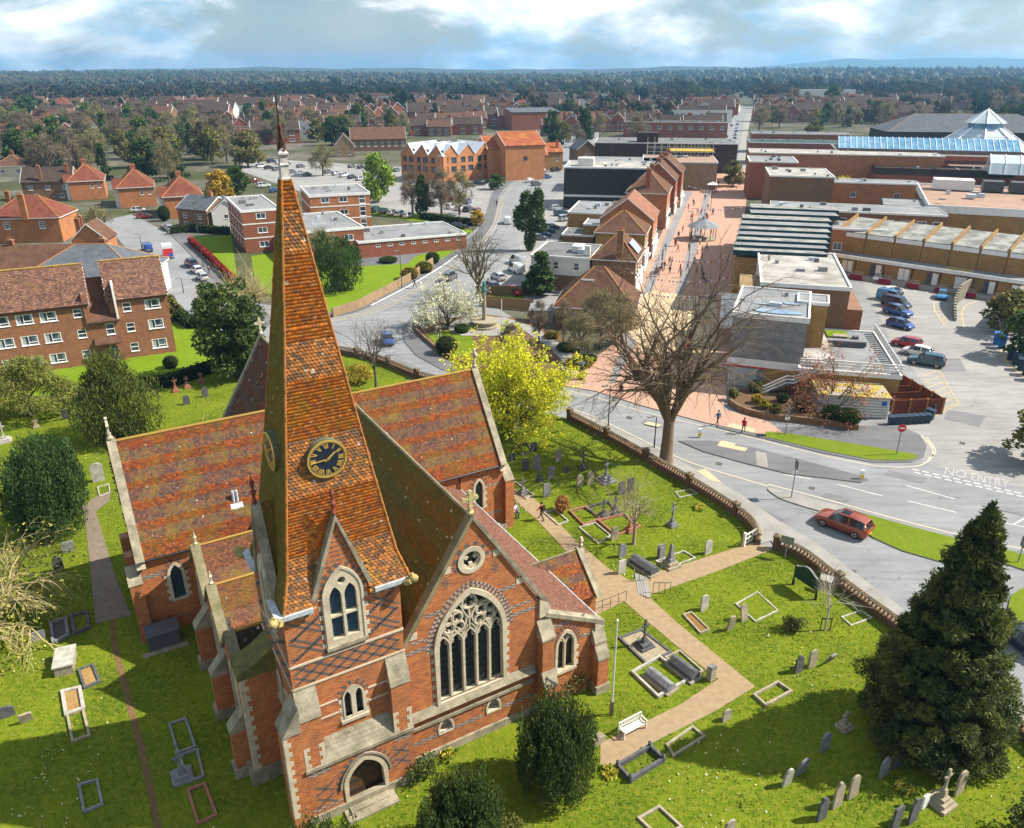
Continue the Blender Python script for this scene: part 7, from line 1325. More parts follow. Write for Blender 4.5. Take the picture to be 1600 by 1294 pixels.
# saw-tooth brick backs onto the car park
for i in range(7):
 a = G(1310 + i * 44.5, 360 + i * 5.6, 7.6); b = G(1354.5 + i * 44.5, 365.6 + i * 5.6, 7.6); t = empty('shop_building', (a.x, a.y, 0), ang(a, b), 'ochre brick two-storey shop back with sloping grey roof, %s from the left' % ['first', 'second', 'third', 'fourth', 'fifth', 'sixth', 'seventh'][i], 'building', 'shop backs on the car park'); L = (b - a).length - .1
 m = MB(); m.box(0, L, 0, 9, 0, 7.5, BKY); m.build('wall', t); m = MB(); m.prism([(-.1, 7.35), (9, 8.9), (9, 9.1), (-.1, 7.6)], lambda q, z, d: (d, q, z), .3, L, M('stained grey roof', (.32, .32, .29), (.16, .16, .15), .5, lo=.4, hi=.6)); m.build('roof', t); m = MB(); m.box(.3, L, -.18, -.02, 6.7, 7.45, FASC); m.build('fascia', t); m = MB(); m.prism([(-.3, 7.4), (9, 8.9), (9, 9.8), (-.3, 8.1)], lambda q, z, d: (d, q, z), 0, .3, BKY); m.build('party_wall', t)
 m = MB(); m.box(.1, L, -3.2, -.05, 0, 3.5, BKY); lo = m.build('rear_extension', t); m = MB(); m.box(0, L + .1, -3.5, -.05, 3.55, 3.75, FEL if i != 4 else MATS['mossy felt']); m.build('extension_roof', t); m = MB(); m.box(0, L + .1, -3.62, -3.5, 3.2, 3.85, FASC); m.build('fascia', t)
 for k, c in ((.55, (FASC, DRK)[i % 2]), (.75, FASC)): m = MB(); m.box(L * k, L * k + .9, -3.3, -3.2, .7, 2.8, c); m.build('door', t)
 m = MB(); m.box(.2, L * .5, -6.0, -5.8, 0, 1.0, M('maroon wall', (.25, .02, .04), None, 3)); m.build('ramp_wall', t); m = MB(); m.box(0, L, -5.8, -3.2, .0, .6, PAVE); m.build('loading_deck', t)
 for k in range(2): m = MB(); m.tube([(.3, -5.7, 1.2 + .35 * k), (L * .5, -5.7, 1.2 + .35 * k)], .03, pole, 5); m.build('handrail', t)
cwm = M('weathered concrete', (.26, .23, .17), (.17, .15, .12), .8, bump=.3); rw = empty('curved_retaining_wall', G(1510, 500), 0, 'tall curved ribbed concrete wall in the car park', 'wall'); o_ = G(1510, 500); Wp = smooth(gp([(1492, 502), (1490, 482), (1505, 466), (1540, 452), (1640, 440)]), 8, False)
for k, (a, b) in enumerate(zip(Wp, Wp[1:])): m = MB(); m.rbox(((a.x + b.x) / 2 - o_.x, (a.y + b.y) / 2 - o_.y, 0), (b - a).length + .02, .35 + .08 * (k % 2), .6 + min(k, 12) * .2, ang(a, b), cwm); m.build('wall_panel', rw)
t = empty('footbridge_deck', G(1575, 480, 3), R(-40), 'concrete ramp deck jutting in at the right edge', 'ramp'); m = MB(); m.box(0, 30, 0, 9, -.2, 1.6, cwm); m.build('parapet', t); m = MB(); m.box(.3, 30, .3, 8.7, 1.2, 1.62, FEL); m.build('deck', t)
for x in (1, 5): m = MB(); m.box(x, x + .5, 1, 8, -3, -.2, cwm); m.build('pillar', t)
# --- shopping centre with glass roof
GLB = M('blue glazing', (.07, .20, .34), (.18, .34, .46), .5, rough=.12, spec=.7, fine=0); WST = flat('white steel', (.8, .82, .84), .4)
t, L = bld('long red brick shopping centre wall with brown mansard', (1312, 238), (1500, 250), 34, 10, 'flat', 0, BKR, TDK, [], rz=-16, L=62); m = MB(); m.prism([(-.4, 7.6), (2.2, 11.2), (2.2, 10.9), (0, 7.6)], lambda a, z, d: (d, a, z), 0, 62, TDK); m.build('mansard', t)
m = MB(); m.prism([(6, 11), (12, 14.5), (18, 11)], lambda a, z, d: (d, a, z), 0, 58, GLB); g = m.build('glass_vault', t)
for i in range(30): m = MB(); m.strip([(5.9, 11.05), (12, 14.65), (18.1, 11.05)], .14, lambda a, z, d, i=i: (i * 2 + d, a, z), 0, .14, WST); m.build('glazing_bar', g)
bld('lower red brick service range of the shopping centre', (1370, 262), (1490, 270), 12, 7.5, 'flat', 0, BKR, TDK, [], rz=-16, L=40, fasc=TDK, par=2.0); bld('brown-roofed wing right of the loading yard', (1505, 268), (1640, 285), 22, 7, 'flat', 0, BKR, FELB, [], rz=-16, L=60)
py = G(1528, 246, 6); t = empty('glass_pyramid', py - Vector((0, 0, py.z)), R(20), 'white-framed glass pyramid roof with lantern over the shopping centre', 'pyramid roof'); t.scale = (.95, .95, .92); m = MB(); m.lathe([(21, 8), (6.5, 18)], (0, 0, 0), M('pale glazing', (.42, .50, .54), (.55, .60, .62), .3, rough=.2), 8); m.build('glass', t); m = MB(); m.lathe([(6, 18), (6, 20)], (0, 0, 0), GLB, 8); m.build('lantern_glass', t); m = MB(); m.lathe([(7.4, 20), (.3, 25), (.1, 26)], (0, 0, 0), MATS['pale glazing'], 8); m.build('lantern_roof', t)
for k in range(8): a = k * math.pi / 4; c, s = math.cos(a), math.sin(a); m = MB(); m.tube([(21.2 * c, 21.2 * s, 8.1), (6.6 * c, 6.6 * s, 18.2)], .35, WST, 5); m.tube([(7.4 * c, 7.4 * s, 20.1), (.3 * c, .3 * s, 25.1)], .2, WST, 5); m.build('rib', t)
for k in range(1, 6): r = 21 - k * 2.6; m = MB(); m.tube([(r * math.cos(a), r * math.sin(a), 8.15 + (21 - r) * .69) for a in np.linspace(0, 6.2832, 9)], .1, WST, 4); m.build('purlin', t)
m = MB(); m.tube([(0, 0, 25), (0, 0, 31)], .15, IRON, 5); m.build('mast', t)
t = empty('glass_vault', (lambda p: p - Vector((0, 0, p.z)))(G(1545, 272, 8)), R(-24), 'pale glazed barrel roof running right from the pyramid', 'glass roof'); m = MB(); m.prism([(0, 8), (14, 8), (12, 11), (7, 13), (2, 11)], lambda a, z, d: (d, a, z), 0, 60, MATS['pale glazing']); m.build('glass', t)
for i in range(16): m = MB(); m.strip([(0, 8), (2, 11.1), (7, 13.1), (12, 11.1), (14, 8)], .2, lambda a, z, d, i=i: (i * 4 + d, a, z), 0, .2, WST); m.build('glazing_bar', t)
bld('dark slate range with cupola behind the glass vault', (1388, 205), (1520, 205), 30, 11, 'hip', 7, BKD, SLT, [], rz=-8, L=75); bld('dark slate hipped range at the far right', (1540, 212), (1640, 214), 26, 9, 'hip', 6, BKD, SLT, [], rz=-8, L=60)
# ------------------------------------------------------------------ cars
TYR = flat('tyre rubber', (.015, .015, .016), .8); RIM = flat('alloy rim', (.45, .45, .46), .3, .5, .7); CGL = flat('car glass', (.012, .018, .024), .05, .8); HLT = flat('headlamp', (.7, .72, .75), .1); TLT = flat('tail lamp', (.35, .01, .01), .2); PLT = flat('yellow plate', (.6, .45, .05), .5); TRIM = flat('black trim', (.02, .02, .022), .6)
PAINT = {k: flat('paint ' + k, c, .28, .5, .25, .8) for k, c in dict(orange=(.27, .055, .02), red=(.34, .01, .018), blue=(.02, .07, .26), navy=(.012, .025, .055), white=(.72, .73, .74), silver=(.42, .44, .46), grey=(.12, .13, .14), black=(.012, .013, .015), sky=(.05, .22, .45), teal=(.02, .07, .09)).items()}
# stations: x, floor, belt, top, half-width, half-width at top, cabin flag, screen flag for the span that follows
CARS = {
 'suv': (4.66, [(-2.33, .45, .75, .78, .72, .6, 0, 0), (-2.25, .3, .95, 1.0, .86, .72, 0, 1), (-2.0, .25, 1.05, 1.5, .9, .62, 1, 0), (-1.7, .25, 1.06, 1.64, .91, .64, 1, 0), (-.75, .25, 1.04, 1.69, .91, .65, 1, 0), (-.62, .25, 1.04, 1.69, .91, .65, 2, 0), (.35, .25, 1.02, 1.66, .91, .63, 1, 1), (1.05, .25, 1.0, 1.05, .91, .7, 0, 0), (1.9, .25, .88, .92, .88, .66, 0, 0), (2.25, .3, .7, .74, .78, .6, 0, 0), (2.33, .4, .55, .58, .66, .5, 0, 0)]),
 'hatch': (4.0, [(-2.0, .4, .7, .74, .68, .55, 0, 0), (-1.94, .28, .9, .95, .8, .66, 0, 1), (-1.6, .22, .95, 1.36, .84, .56, 1, 0), (-.6, .22, .94, 1.48, .85, .58, 1, 0), (-.48, .22, .94, 1.48, .85, .58, 2, 0), (.4, .22, .92, 1.42, .85, .56, 1, 1), (1.05, .22, .9, .94, .85, .64, 0, 0), (1.65, .22, .76, .8, .8, .6, 0, 0), (1.95, .28, .6, .64, .7, .5, 0, 0), (2.0, .36, .5, .53, .6, .45, 0, 0)]),
 'van': (4.7, [(-2.35, .35, 1.0, 1.78, .84, .74, 3, 0), (-2.3, .25, 1.05, 1.86, .9, .78, 3, 0), (-.4, .22, 1.05, 1.9, .9, .78, 1, 0), (.75, .22, 1.05, 1.82, .9, .74, 1, 1), (1.45, .22, 1.02, 1.1, .9, .72, 0, 0), (2.1, .25, .85, .9, .84, .62, 0, 0), (2.35, .35, .6, .64, .7, .5, 0, 0)])}
def car_proto(kind):
 Lc, S = CARS[kind]; t = empty('car', (0, 0, 0)); b = MB(); g = MB(); pm = PAINT['blue']
 def ring(s):
  x, f, be, tp, w, wt = s[:6]; return [(x, -w * .93, f), (x, -w, f + .25 * (be - f)), (x, -w, be), (x, -wt, tp), (x, wt, tp), (x, w, be), (x, w, f + .25 * (be - f)), (x, w * .93, f)]
 R_ = [ring(s) for s in S]
 for i in range(len(S) - 1):
  for j in range(8):
   q = [R_[i][j], R_[i][(j + 1) % 8], R_[i + 1][(j + 1) % 8], R_[i + 1][j]]; cab = S[i][6] and (S[i + 1][6] or S[i][7])
   glass = (j in (2, 4) and ((S[i][6] == 1 and S[i + 1][6] in (1, 2)) or (S[i][6] in (1, 2) and S[i][7]) or S[i][6] == 2)) or (j == 3 and (S[i][7] or (i + 1 < len(S) and S[i][7])))
   if S[i][6] == 2 and not S[i][7] and S[i + 1][6] == 1 and False: glass = False
   if S[i + 1][6] == 2: glass = False if j in (2, 4) else glass
   (g if glass else b).face(q, CGL if glass else pm)
 b.face(R_[0], pm); b.face(list(reversed(R_[-1])), pm)
 def weld(mb, nm, sm):
  me = mb.data(nm, False); bm = bmesh.new(); bm.from_mesh(me); bmesh.ops.remove_doubles(bm, verts=bm.verts, dist=.001); bmesh.ops.recalc_face_normals(bm, faces=bm.faces)
  if nm == 'body': bmesh.ops.bevel(bm, geom=[e for e in bm.edges if len(e.link_faces) == 2 and e.calc_face_angle(0) > .3], offset=.045, segments=2, affect='EDGES')
  bm.to_mesh(me); bm.free(); me.shade_smooth(); me.set_sharp_from_angle(angle=R(sm)); return link(nm, me, t)
 weld(b, 'body', 40); gw_ = MB(); gw_.v, gw_.f, gw_.mi, gw_.mats = [(x * .997, y * 1.006, z + .004) for x, y, z in g.v], g.f, g.mi, g.mats; weld(gw_, 'windows', 25); wr = .34 if kind == 'suv' else .31
 wm = MB(); f = lambda a, c, d: (a, d, c); wm.prism(circ(0, 0, wr, 18), f, -.1, .1, TYR); wd_ = wm.data('wheel'); rm_ = MB(); rm_.prism(circ(0, 0, wr * .66, 12), f, -.115, .115, RIM)
 for k in range(5): rm_.strip([(0, 0), (wr * .6 * math.cos(k * 1.2566), wr * .6 * math.sin(k * 1.2566))], .05, f, -.125, .125, TRIM)
 rd_ = rm_.data('rim'); w_ = S[2][4]
 for x in (-Lc * .29, Lc * .30):
  for y in (-w_ + .08, w_ - .08): o = link('wheel', wd_, t, (x, y, wr)); link('rim', rd_, o)
 xf = Lc / 2; zf = S[-2][2]
 for y in (-1, 1):
  m = MB(); m.rbox((xf - .28, y * (S[-2][4] - .16), zf - .1), .36, .26, .13, y * -.3, HLT); m.build('headlight', t); m = MB(); m.rbox((-xf + .1, y * (S[1][4] - .13), S[1][2] - .2), .16, .2, .3, 0, TLT); m.build('tail_light', t); m = MB(); m.rbox((S[-4][0] - .15, y * (w_ + .09), .98 if kind != 'hatch' else .9), .14, .2, .12, 0, TRIM); m.build('wing_mirror', t)
 m = MB(); m.box(-xf - .02, -xf + .03, -.26, .26, .52, .64, PLT); m.build('number_plate', t); m = MB(); m.box(xf - .1, xf + .01, -.5, .5, .36, .5, TRIM); m.build('grille', t)
 return t
PROTO = {k: car_proto(k) for k in CARS}; USED = set()
def car(x, y, hd, kind, paint, label, cat='car', group=None, name='car', z=.02, s=1):
 p = PROTO[kind]
 p.name = 'car' if kind != 'van' else 'van'; o = copy_tree(p, None, PAINT[paint]); o.name = name if kind != 'van' else 'van'; o.location = G(x, y, z); o.rotation_euler = (0, 0, R(hd) if not hasattr(hd, '__len__') else ang(G(*hd[0]), G(*hd[1]))); o.scale = (s,) * 3; tag(o, label, 'van' if kind == 'van' else cat, group); return o
o = car(1316, 826, ((1360, 845), (1275, 812)), 'suv', 'orange', 'copper-orange estate parked in the lane by the churchyard'); m = MB(); m.box(-.5, .2, -.35, .35, 1.685, 1.705, CGL); m.build('sunroof', o)
for y in (-.6, .6): m = MB(); m.tube([(-1.6, y, 1.68), (-1.4, y, 1.76), (.1, y, 1.76), (.3, y, 1.68)], .02, TRIM, 5); m.build('roof_rail', o)
for a in [(1592, 1006, ((1660, 1050), (1560, 980)), 'hatch', 'navy', 'dark blue saloon cut by the right edge'), (605, 536, ((600, 515), (612, 552)), 'hatch', 'blue', 'blue hatchback turning at the junction'), (703, 437, ((685, 447), (722, 424)), 'suv', 'grey', 'dark grey estate on the road past the green'), (793, 349, ((795, 380), (790, 320)), 'van', 'white', 'white van driving away up the road'), (772, 455, ((760, 448), (785, 462)), 'suv', 'black', 'black people carrier parked behind the fence'), (804, 460, ((790, 453), (822, 464)), 'hatch', 'red', 'red hatchback parked behind the fence'), (806, 425, ((820, 432), (790, 418)), 'van', 'white', 'white panel van by the white rendered shop'), (808, 412, ((822, 419), (792, 405)), 'van', 'silver', 'silver van behind the white panel van'), (778, 437, ((790, 443), (766, 431)), 'hatch', 'silver', 'silver car beside the leafless tree'), (231, 392, ((238, 400), (225, 380)), 'van', 'blue', 'blue van driving on the left road'), (299, 416, ((315, 425), (285, 405)), 'suv', 'navy', 'navy car, first of four parked on the left road'), (308, 426, ((324, 436), (294, 415)), 'hatch', 'white', 'white car, second of four parked on the left road'), (317, 437, ((332, 448), (302, 426)), 'hatch', 'silver', 'silver car, third of four parked on the left road'), (331, 452, ((345, 464), (316, 440)), 'suv', 'grey', 'grey car, last of four parked on the left road'), (217, 331, 20, 'hatch', 'white', 'white car in a drive by the hipped houses'), (226, 341, 20, 'hatch', 'red', 'red car in a drive by the hipped houses'), (290, 351, ((300, 356), (276, 345)), 'van', 'silver', 'silver van parked by the slate cottage'), (264, 360, ((274, 366), (252, 352)), 'hatch', 'silver', 'silver car parked by the slate cottage'),
 (1370, 438, ((1370, 430), (1370, 448)), 'hatch', 'white', 'white car by the loading deck steps'), (1392, 470, ((1375, 466), (1415, 474)), 'van', 'sky', 'light blue van among the right car park bays'), (1400, 480, ((1380, 476), (1420, 485)), 'van', 'navy', 'dark blue van among the right car park bays'), (1402, 492, ((1382, 487), (1420, 497)), 'suv', 'blue', 'blue car below the dark blue van'), (1406, 512, ((1388, 508), (1424, 517)), 'hatch', 'blue', 'bright blue hatchback in the right car park'), (1471, 466, ((1474, 458), (1468, 476)), 'hatch', 'sky', 'blue hatchback near the curved wall'), (1416, 541, ((1436, 545), (1394, 537)), 'hatch', 'red', 'red hatchback in the right car park'), (1432, 555, ((1452, 559), (1412, 551)), 'hatch', 'white', 'white hatchback beside the navy estate'), (1446, 570, ((1470, 574), (1420, 566)), 'suv', 'teal', 'navy estate nearest the brown bin compound'), (1395, 460, 10, 'hatch', 'white', 'white car half hidden by the terrace store')]: car(*a)
# delivery van with printed back
dv = empty('delivery_van', G(263, 402), ang(G(268, 412), G(258, 388)), 'red white and blue delivery van on the left road', 'van')
m = MB(); m.box(-2.6, 1.2, -1.0, 1.0, .5, 2.9, PAINT['white']); m.build('box_body', dv); m = MB(); m.prism([(1.2, .4), (2.7, .4), (2.7, 1.1), (2.0, 2.1), (1.2, 2.2)], lambda a, z, d: (a, d, z), -.95, .95, PAINT['white']); m.build('cab', dv); m = MB(); m.box(-2.63, -2.6, -.95, .95, .7, 2.3, flat('red print', (.5, .03, .04), .5)); m.build('rear_panel', dv); m = MB(); m.box(-2.65, -2.62, -.9, -.1, .6, 1.3, flat('blue print', (.03, .08, .4), .5)); m.build('rear_print', dv)
for x in (-1.6, 1.8):
 for y in (-.9, .9): m = MB(); m.prism(circ(x, .38, .38, 14), lambda a, z, d, y=y: (a, y + d, z), -.12, .12, TYR); m.build('wheel', dv)
# car-park rows
rnd = random.Random(3); cols = list(PAINT)
def row(p0, p1, n, hd, label, skip=.12):
 for i in range(n):
  if rnd.random() < skip: continue
  f = i / max(1, n - 1); c = rnd.choice(['blue', 'navy', 'white', 'silver', 'grey', 'black', 'red', 'white', 'teal', 'grey']); car(p0[0] + (p1[0] - p0[0]) * f, p0[1] + (p1[1] - p0[1]) * f, hd + rnd.uniform(-3, 3), rnd.choice(['hatch', 'hatch', 'suv']), c, c + ' ' + label, group='cars: ' + c + ' ' + label)
row((588, 331), (638, 340), 5, 70, 'car parked in the bays beyond the brick wing', 0); row((700, 358), (718, 358), 2, 20, 'car parked at the end of the brick wing', 0); row((640, 300), (730, 318), 9, 75, 'car in the front row below the zigzag apartments'); row((650, 318), (745, 332), 8, 75, 'car behind the verge trees'); row((735, 292), (790, 282), 5, 10, 'car beside the garage in the middle car park'); row((402, 250), (470, 262), 7, 60, 'car in the back row of the far left car park'); row((408, 262), (480, 275), 7, 60, 'car in the front row of the far left car park'); row((500, 268), (600, 290), 9, 65, 'car parked among the leafless trees'); row((550, 262), (620, 268), 6, 65, 'car in front of the brown brick hall'); row((870, 328), (885, 345), 3, 30, 'car in the yard by the ochre shop back', 0); row((862, 358), (842, 375), 4, 0, 'car in the yard by the white rendered shop', 0); row((395, 285), (430, 300), 3, 40, 'van-sized car beside the hedge', 0); row((1146, 228), (1153, 190), 8, 78, 'car queuing in the far high street', 0); row((1128, 232), (1150, 180), 4, 76, 'car driving up the far high street', .2); row((1395, 288), (1425, 292), 3, -20, 'car in the loading yard', 0); row((868, 268), (838, 290), 3, 40, 'car on the road by the boat yard', 0)
car(1432, 284, -10, 'van', 'white', 'white van in the shopping centre loading yard')
for p in PROTO.values():
 for c in list(p.children_recursive): bpy.data.objects.remove(c)
 bpy.data.objects.remove(p)
# ------------------------------------------------------------------ people
def figure(pose):
 V = {'pel': (0, 0, .95), 'bel': (0, .01, 1.12), 'che': (0, 0, 1.32), 'nec': (0, 0, 1.47), 'hd0': (0, .02, 1.57), 'hd1': (0, .03, 1.68), 'top': (0, .02, 1.74)}
 rad = {'pel': (.155, .12), 'bel': (.145, .115), 'che': (.175, .125), 'nec': (.055, .055), 'hd0': (.075, .085), 'hd1': (.08, .095), 'top': (.05, .06)}; E = [('pel', 'bel'), ('bel', 'che'), ('che', 'nec'), ('nec', 'hd0'), ('hd0', 'hd1'), ('hd1', 'top')]
 for s, n in ((-1, 'l'), (1, 'r')):
  st = s * (.26 if pose == 'walk' else .03); sit = pose == 'sit'
  if sit: K, A, T = (s * .11, .46, .9), (s * .12, .5, .48), (s * .13, .66, .43)
  else: K, A, T = (s * .1, st * .6 + .04, .5), (s * .1, st * 1.15 - (.06 if st < 0 else 0), .09), (s * .11, st * 1.15 + .16, .04)
  V['hip' + n] = (s * .1, 0, .9); V['kn' + n] = K; V['an' + n] = A; V['to' + n] = T; V['sh' + n] = (s * .19, 0, 1.40); V['el' + n] = (s * .25, -st * .5 + (.12 if sit else 0), 1.13); V['wr' + n] = (s * .22, -st * .9 + (.34 if sit else .1), .9 if not sit else 1.06); V['ha' + n] = (s * .21, -st + (.44 if sit else .13), .8 if not sit else 1.05)
  rad.update({'hip' + n: (.1, .1), 'kn' + n: (.065, .065), 'an' + n: (.045, .045), 'to' + n: (.04, .035), 'sh' + n: (.075, .075), 'el' + n: (.055, .055), 'wr' + n: (.04, .04), 'ha' + n: (.035, .03)}); E += [('pel', 'hip' + n), ('hip' + n, 'kn' + n), ('kn' + n, 'an' + n), ('an' + n, 'to' + n), ('che', 'sh' + n), ('sh' + n, 'el' + n), ('el' + n, 'wr' + n), ('wr' + n, 'ha' + n)]
 ks = list(V); me = bpy.data.meshes.new('fig'); me.from_pydata([V[k] for k in ks], [(ks.index(a), ks.index(b)) for a, b in E], []); o = bpy.data.objects.new('fig', me); COL.objects.link(o); o.modifiers.new('s', 'SKIN'); u = o.modifiers.new('d', 'SUBSURF'); u.levels = 1
 for i, k in enumerate(ks): me.skin_vertices[0].data[i].radius = rad[k]; me.skin_vertices[0].data[i].use_root = (k == 'pel')
 dg = bpy.context.evaluated_depsgraph_get(); m2 = bpy.data.meshes.new_from_object(o.evaluated_get(dg)); bpy.data.objects.remove(o); m2.name = 'person'
 for m in (PAINT['grey'], flat('dark trousers', (.025, .03, .045), .9), flat('skin', (.45, .26, .18), .6), flat('dark shoes', (.02, .018, .016), .6)): m2.materials.append(m)
 for p in m2.polygons:
  c = p.center; sit = pose == 'sit'; p.material_index = 2 if (c.z > 1.47 or (not sit and abs(c.x) > .15 and c.z < .9 and c.z > .7)) else (0 if c.z > (.93 if not sit else 1.0) else (3 if c.z < (.1 if not sit else .52) else 1)); p.use_smooth = True
 t = empty('person', (0, 0, 0)); link('body', m2, t); h = MB(); h.lathe([(.06, 1.6), (.105, 1.64), (.11, 1.7), (.085, 1.77), (.03, 1.8)], (0, -.015, 0), flat('dark hair', (.03, .02, .015), .8), 10); h.build('hair', t, smooth=60); return t
JK = {k: flat('paint jacket ' + k, c, .85, .1) for k, c in dict(red=(.4, .02, .03), black=(.02, .02, .025), grey=(.16, .17, .18), blue=(.05, .09, .18), tan=(.3, .22, .14), white=(.6, .6, .6), green=(.06, .09, .05)).items()}
FIG = {k: figure(k) for k in ('walk', 'stand', 'sit')}
for k in FIG: FIG[k].children[0].data.materials[0] = JK['grey'] if FIG[k].children[0].data.materials[0] else JK['grey']
def person(x, y, hd, pose, jk, label, z=.1, group=None, dz=0):
 o = copy_tree(FIG[pose], None, JK[jk]); o.name = 'person'; p = G(x, y, z); o.location = (p.x, p.y, z + dz); o.rotation_euler = (0, 0, R(hd - 90)); tag(o, label, 'person', group); return o
w_ = person(846, 812, 140, 'walk', 'red', 'person in red jacket with black backpack walking along the churchyard path', .03); m = MB(); m.rbox((0, -.2, 1.0), .34, .2, .48, 0, TRIM); m.build('backpack', w_)
s_ = person(804, 806, 300, 'sit', 'white', 'person in pale coat seated on the bench by the transept', .0, dz=-.44); person(1161, 676, 60, 'walk', 'red', 'person with red bag walking on the brick plaza by the road', .12); person(1121, 664, 110, 'walk', 'blue', 'person in blue seen through the bare branches on the plaza', .12); person(970, 620, 250, 'stand', 'black', 'person in black standing on the plaza under the tree', .12); person(648, 450, 30, 'walk', 'black', 'pedestrian on the pavement by the tan wall', .1); person(327, 428, 100, 'walk', 'tan', 'pedestrian beside the red hedge on the left road', .1); person(776, 322, 90, 'walk', 'black', 'pedestrian at the bend by the middle car park', .1)
for i in range(60):
 f = rnd.random() ** .8; yy = 268 + f * 170; xc = 1118 - (yy - 268) * .36 + rnd.uniform(-.8, .8) * (18 + f * 34); jk = rnd.choice(['black', 'grey', 'blue', 'black', 'tan', 'green', 'white', 'red']); person(xc, yy, rnd.uniform(0, 360), rnd.choice(['walk', 'walk', 'stand']), jk, 'shopper in a %s coat on the brick pedestrian street' % jk, .12, 'shoppers in %s coats' % jk)
for f_ in FIG.values():
 for c in list(f_.children_recursive): bpy.data.objects.remove(c)
 bpy.data.objects.remove(f_)
# ------------------------------------------------------------------ street furniture
LPM = flat('lamp post paint', (.05, .055, .06), .5)
def lamp(x, y, yt, label, hd=200):
 b = G(x, y); h = HTz(b, yt); t = empty('street_lamp', b, R(hd), label, 'street lamp', 'street lamps'); m = MB(); m.tube([(0, 0, 0), (0, 0, 1.2), (0, 0, h - .1), (.35, 0, h)], [.1, .07, .05, .04], LPM, 8); m.build('post', t); m = MB(); m.rbox((.65, 0, h - .06), .7, .26, .12, 0, GRY); m.build('lantern', t); return t
for a in [(950, 672, 602, 'slim dark street lamp in front of the brick plaza'), (688, 553, 482, 'tall black street lamp by the rounded memorial hedge'), (628, 450, 392, 'street lamp by the tan wall and green'), (287, 458, 434, 'short street lamp by the four parked cars'), (318, 418, 314, 'tall lamp column by the red hedge'), (740, 400, 340, 'street lamp on the bend of the road'), (222, 390, 366, 'street lamp behind the slate roof'), (1022, 700, 650, 'thin lamp behind the great bare tree'), (840, 300, 250, 'lamp on the road by the boat yard'), (1075, 420, 330, 'lamp column beside the bandstand'), (1110, 330, 285, 'lamp column up the pedestrian street')]: lamp(*a)
def signpost(x, y, yt, label, disc=None, panel=None):
 b = G(x, y); h = HTz(b, yt); t = empty('road_sign', b, 0, label, 'road sign'); m = MB(); m.tube([(0, 0, 0), (0, 0, h)], .05, GRY, 8); m.build('post', t); f = lambda a, c, d: (a, -.06 + d, h - .35 + c)
 if disc: m = MB(); m.prism(circ(0, 0, .42, 24), f, 0, .03, flat('sign red', (.5, .012, .02), .4)); m.build('sign_disc', t); m = MB(); m.prism(rect(-.28, .28, -.07, .07), f, -.01, .0, FRM); m.build('white_bar', t)
 if panel: m = MB(); m.box(-.03, .03, -.4, .3, h - .9, h, GRY); m.build('sign_panel', t); m = MB(); m.box(-.3, .2, -.03, .0, h - 1.5, h - 1.15, FRM); m.build('sign_plate', t)
signpost(1400, 712, 664, 'round red no-entry sign with white bar on the verge', True); signpost(1236, 779, 718, 'tall pole with side-on traffic sign on the lane island', None, True); signpost(1227, 680, 636, 'grey pole with small sign on the grass verge', None, True); signpost(1590, 880, 840, 'grey sign pole at the right edge verge', None, True)
for x, y in ((1346, 748), (1093, 682)): t = empty('keep_left_bollard', G(x, y, .12), 0, 'white and yellow keep-left bollard, ' + ('right end' if x > 1200 else 'left end') + ' of the traffic island', 'bollard'); m = MB(); m.box(-.16, .16, -.12, .12, 0, .9, FRM); m.build('body', t); m = MB(); m.box(-.15, .15, -.14, -.12, .08, .5, flat('bollard yellow', (.75, .5, .03), .5)); m.build('yellow_face', t)
BINB = flat('wheelie bin blue', (.015, .035, .06), .5); BINS = flat('wheelie bin bright', (.02, .13, .38), .45)
def wbin(x, y, hd, mat, label, s=1): t = empty('wheelie_bin', G(x, y), R(hd), label, 'bin', 'wheelie bins'); t.scale = (s,) * 3; m = MB(); m.mesh([(-.24, -.28, 0), (.24, -.28, 0), (.24, .28, 0), (-.24, .28, 0), (-.3, -.36, 1.0), (.3, -.36, 1.0), (.3, .36, 1.0), (-.3, .36, 1.0)], [(0, 3, 2, 1), (4, 5, 6, 7), (0, 1, 5, 4), (1, 2, 6, 5), (2, 3, 7, 6), (3, 0, 4, 7)], mat); m.build('body', t); m = MB(); m.prism([(-.4, 1.0), (.4, 1.04), (.4, 1.1), (-.4, 1.06)], lambda a, z, d: (d, a, z), -.32, .32, mat); m.build('lid', t)
for i in range(7): wbin(1391 + i * 9.5, 664 - i * .6, -10, BINB, 'dark blue wheelie bin in the row below the brown compound')
for i in range(3): wbin(1452 + i * 2, 656 - i * 10, 40, BINB, 'dark blue wheelie bin at the corner of the brown compound', 1.2)
for x, y in ((1556, 538), (1564, 544)): wbin(x, y, -30, BINS, 'bright blue large bin at the right side of the car park', 1.6)
for i in range(5): wbin(1578 + i * 8, 562 + i * 8, -30, BINB, 'dark bin in the row at the right edge of the car park', 1.5)
pl_ = empty('planter_wall', G(1160, 640), 0, 'low brick planter wall along the plaza edge', 'wall'); o_ = G(1160, 640)
for k, (a, b) in enumerate(zip(*(lambda w: (w, w[1:]))(smooth(gp([(1140, 632), (1160, 645), (1200, 655), (1270, 663), (1340, 673)]), 5, False)))): m = MB(); m.rbox(((a.x + b.x) / 2 - o_.x, (a.y + b.y) / 2 - o_.y, 0), (b - a).length + .05, .4, .75, ang(a, b), BKB); m.build('wall_section', pl_)
sheet('planter_bed', [(1140, 630), (1160, 642), (1200, 652), (1340, 670), (1345, 640), (1290, 620), (1180, 612), (1140, 612)], .4, SOIL)
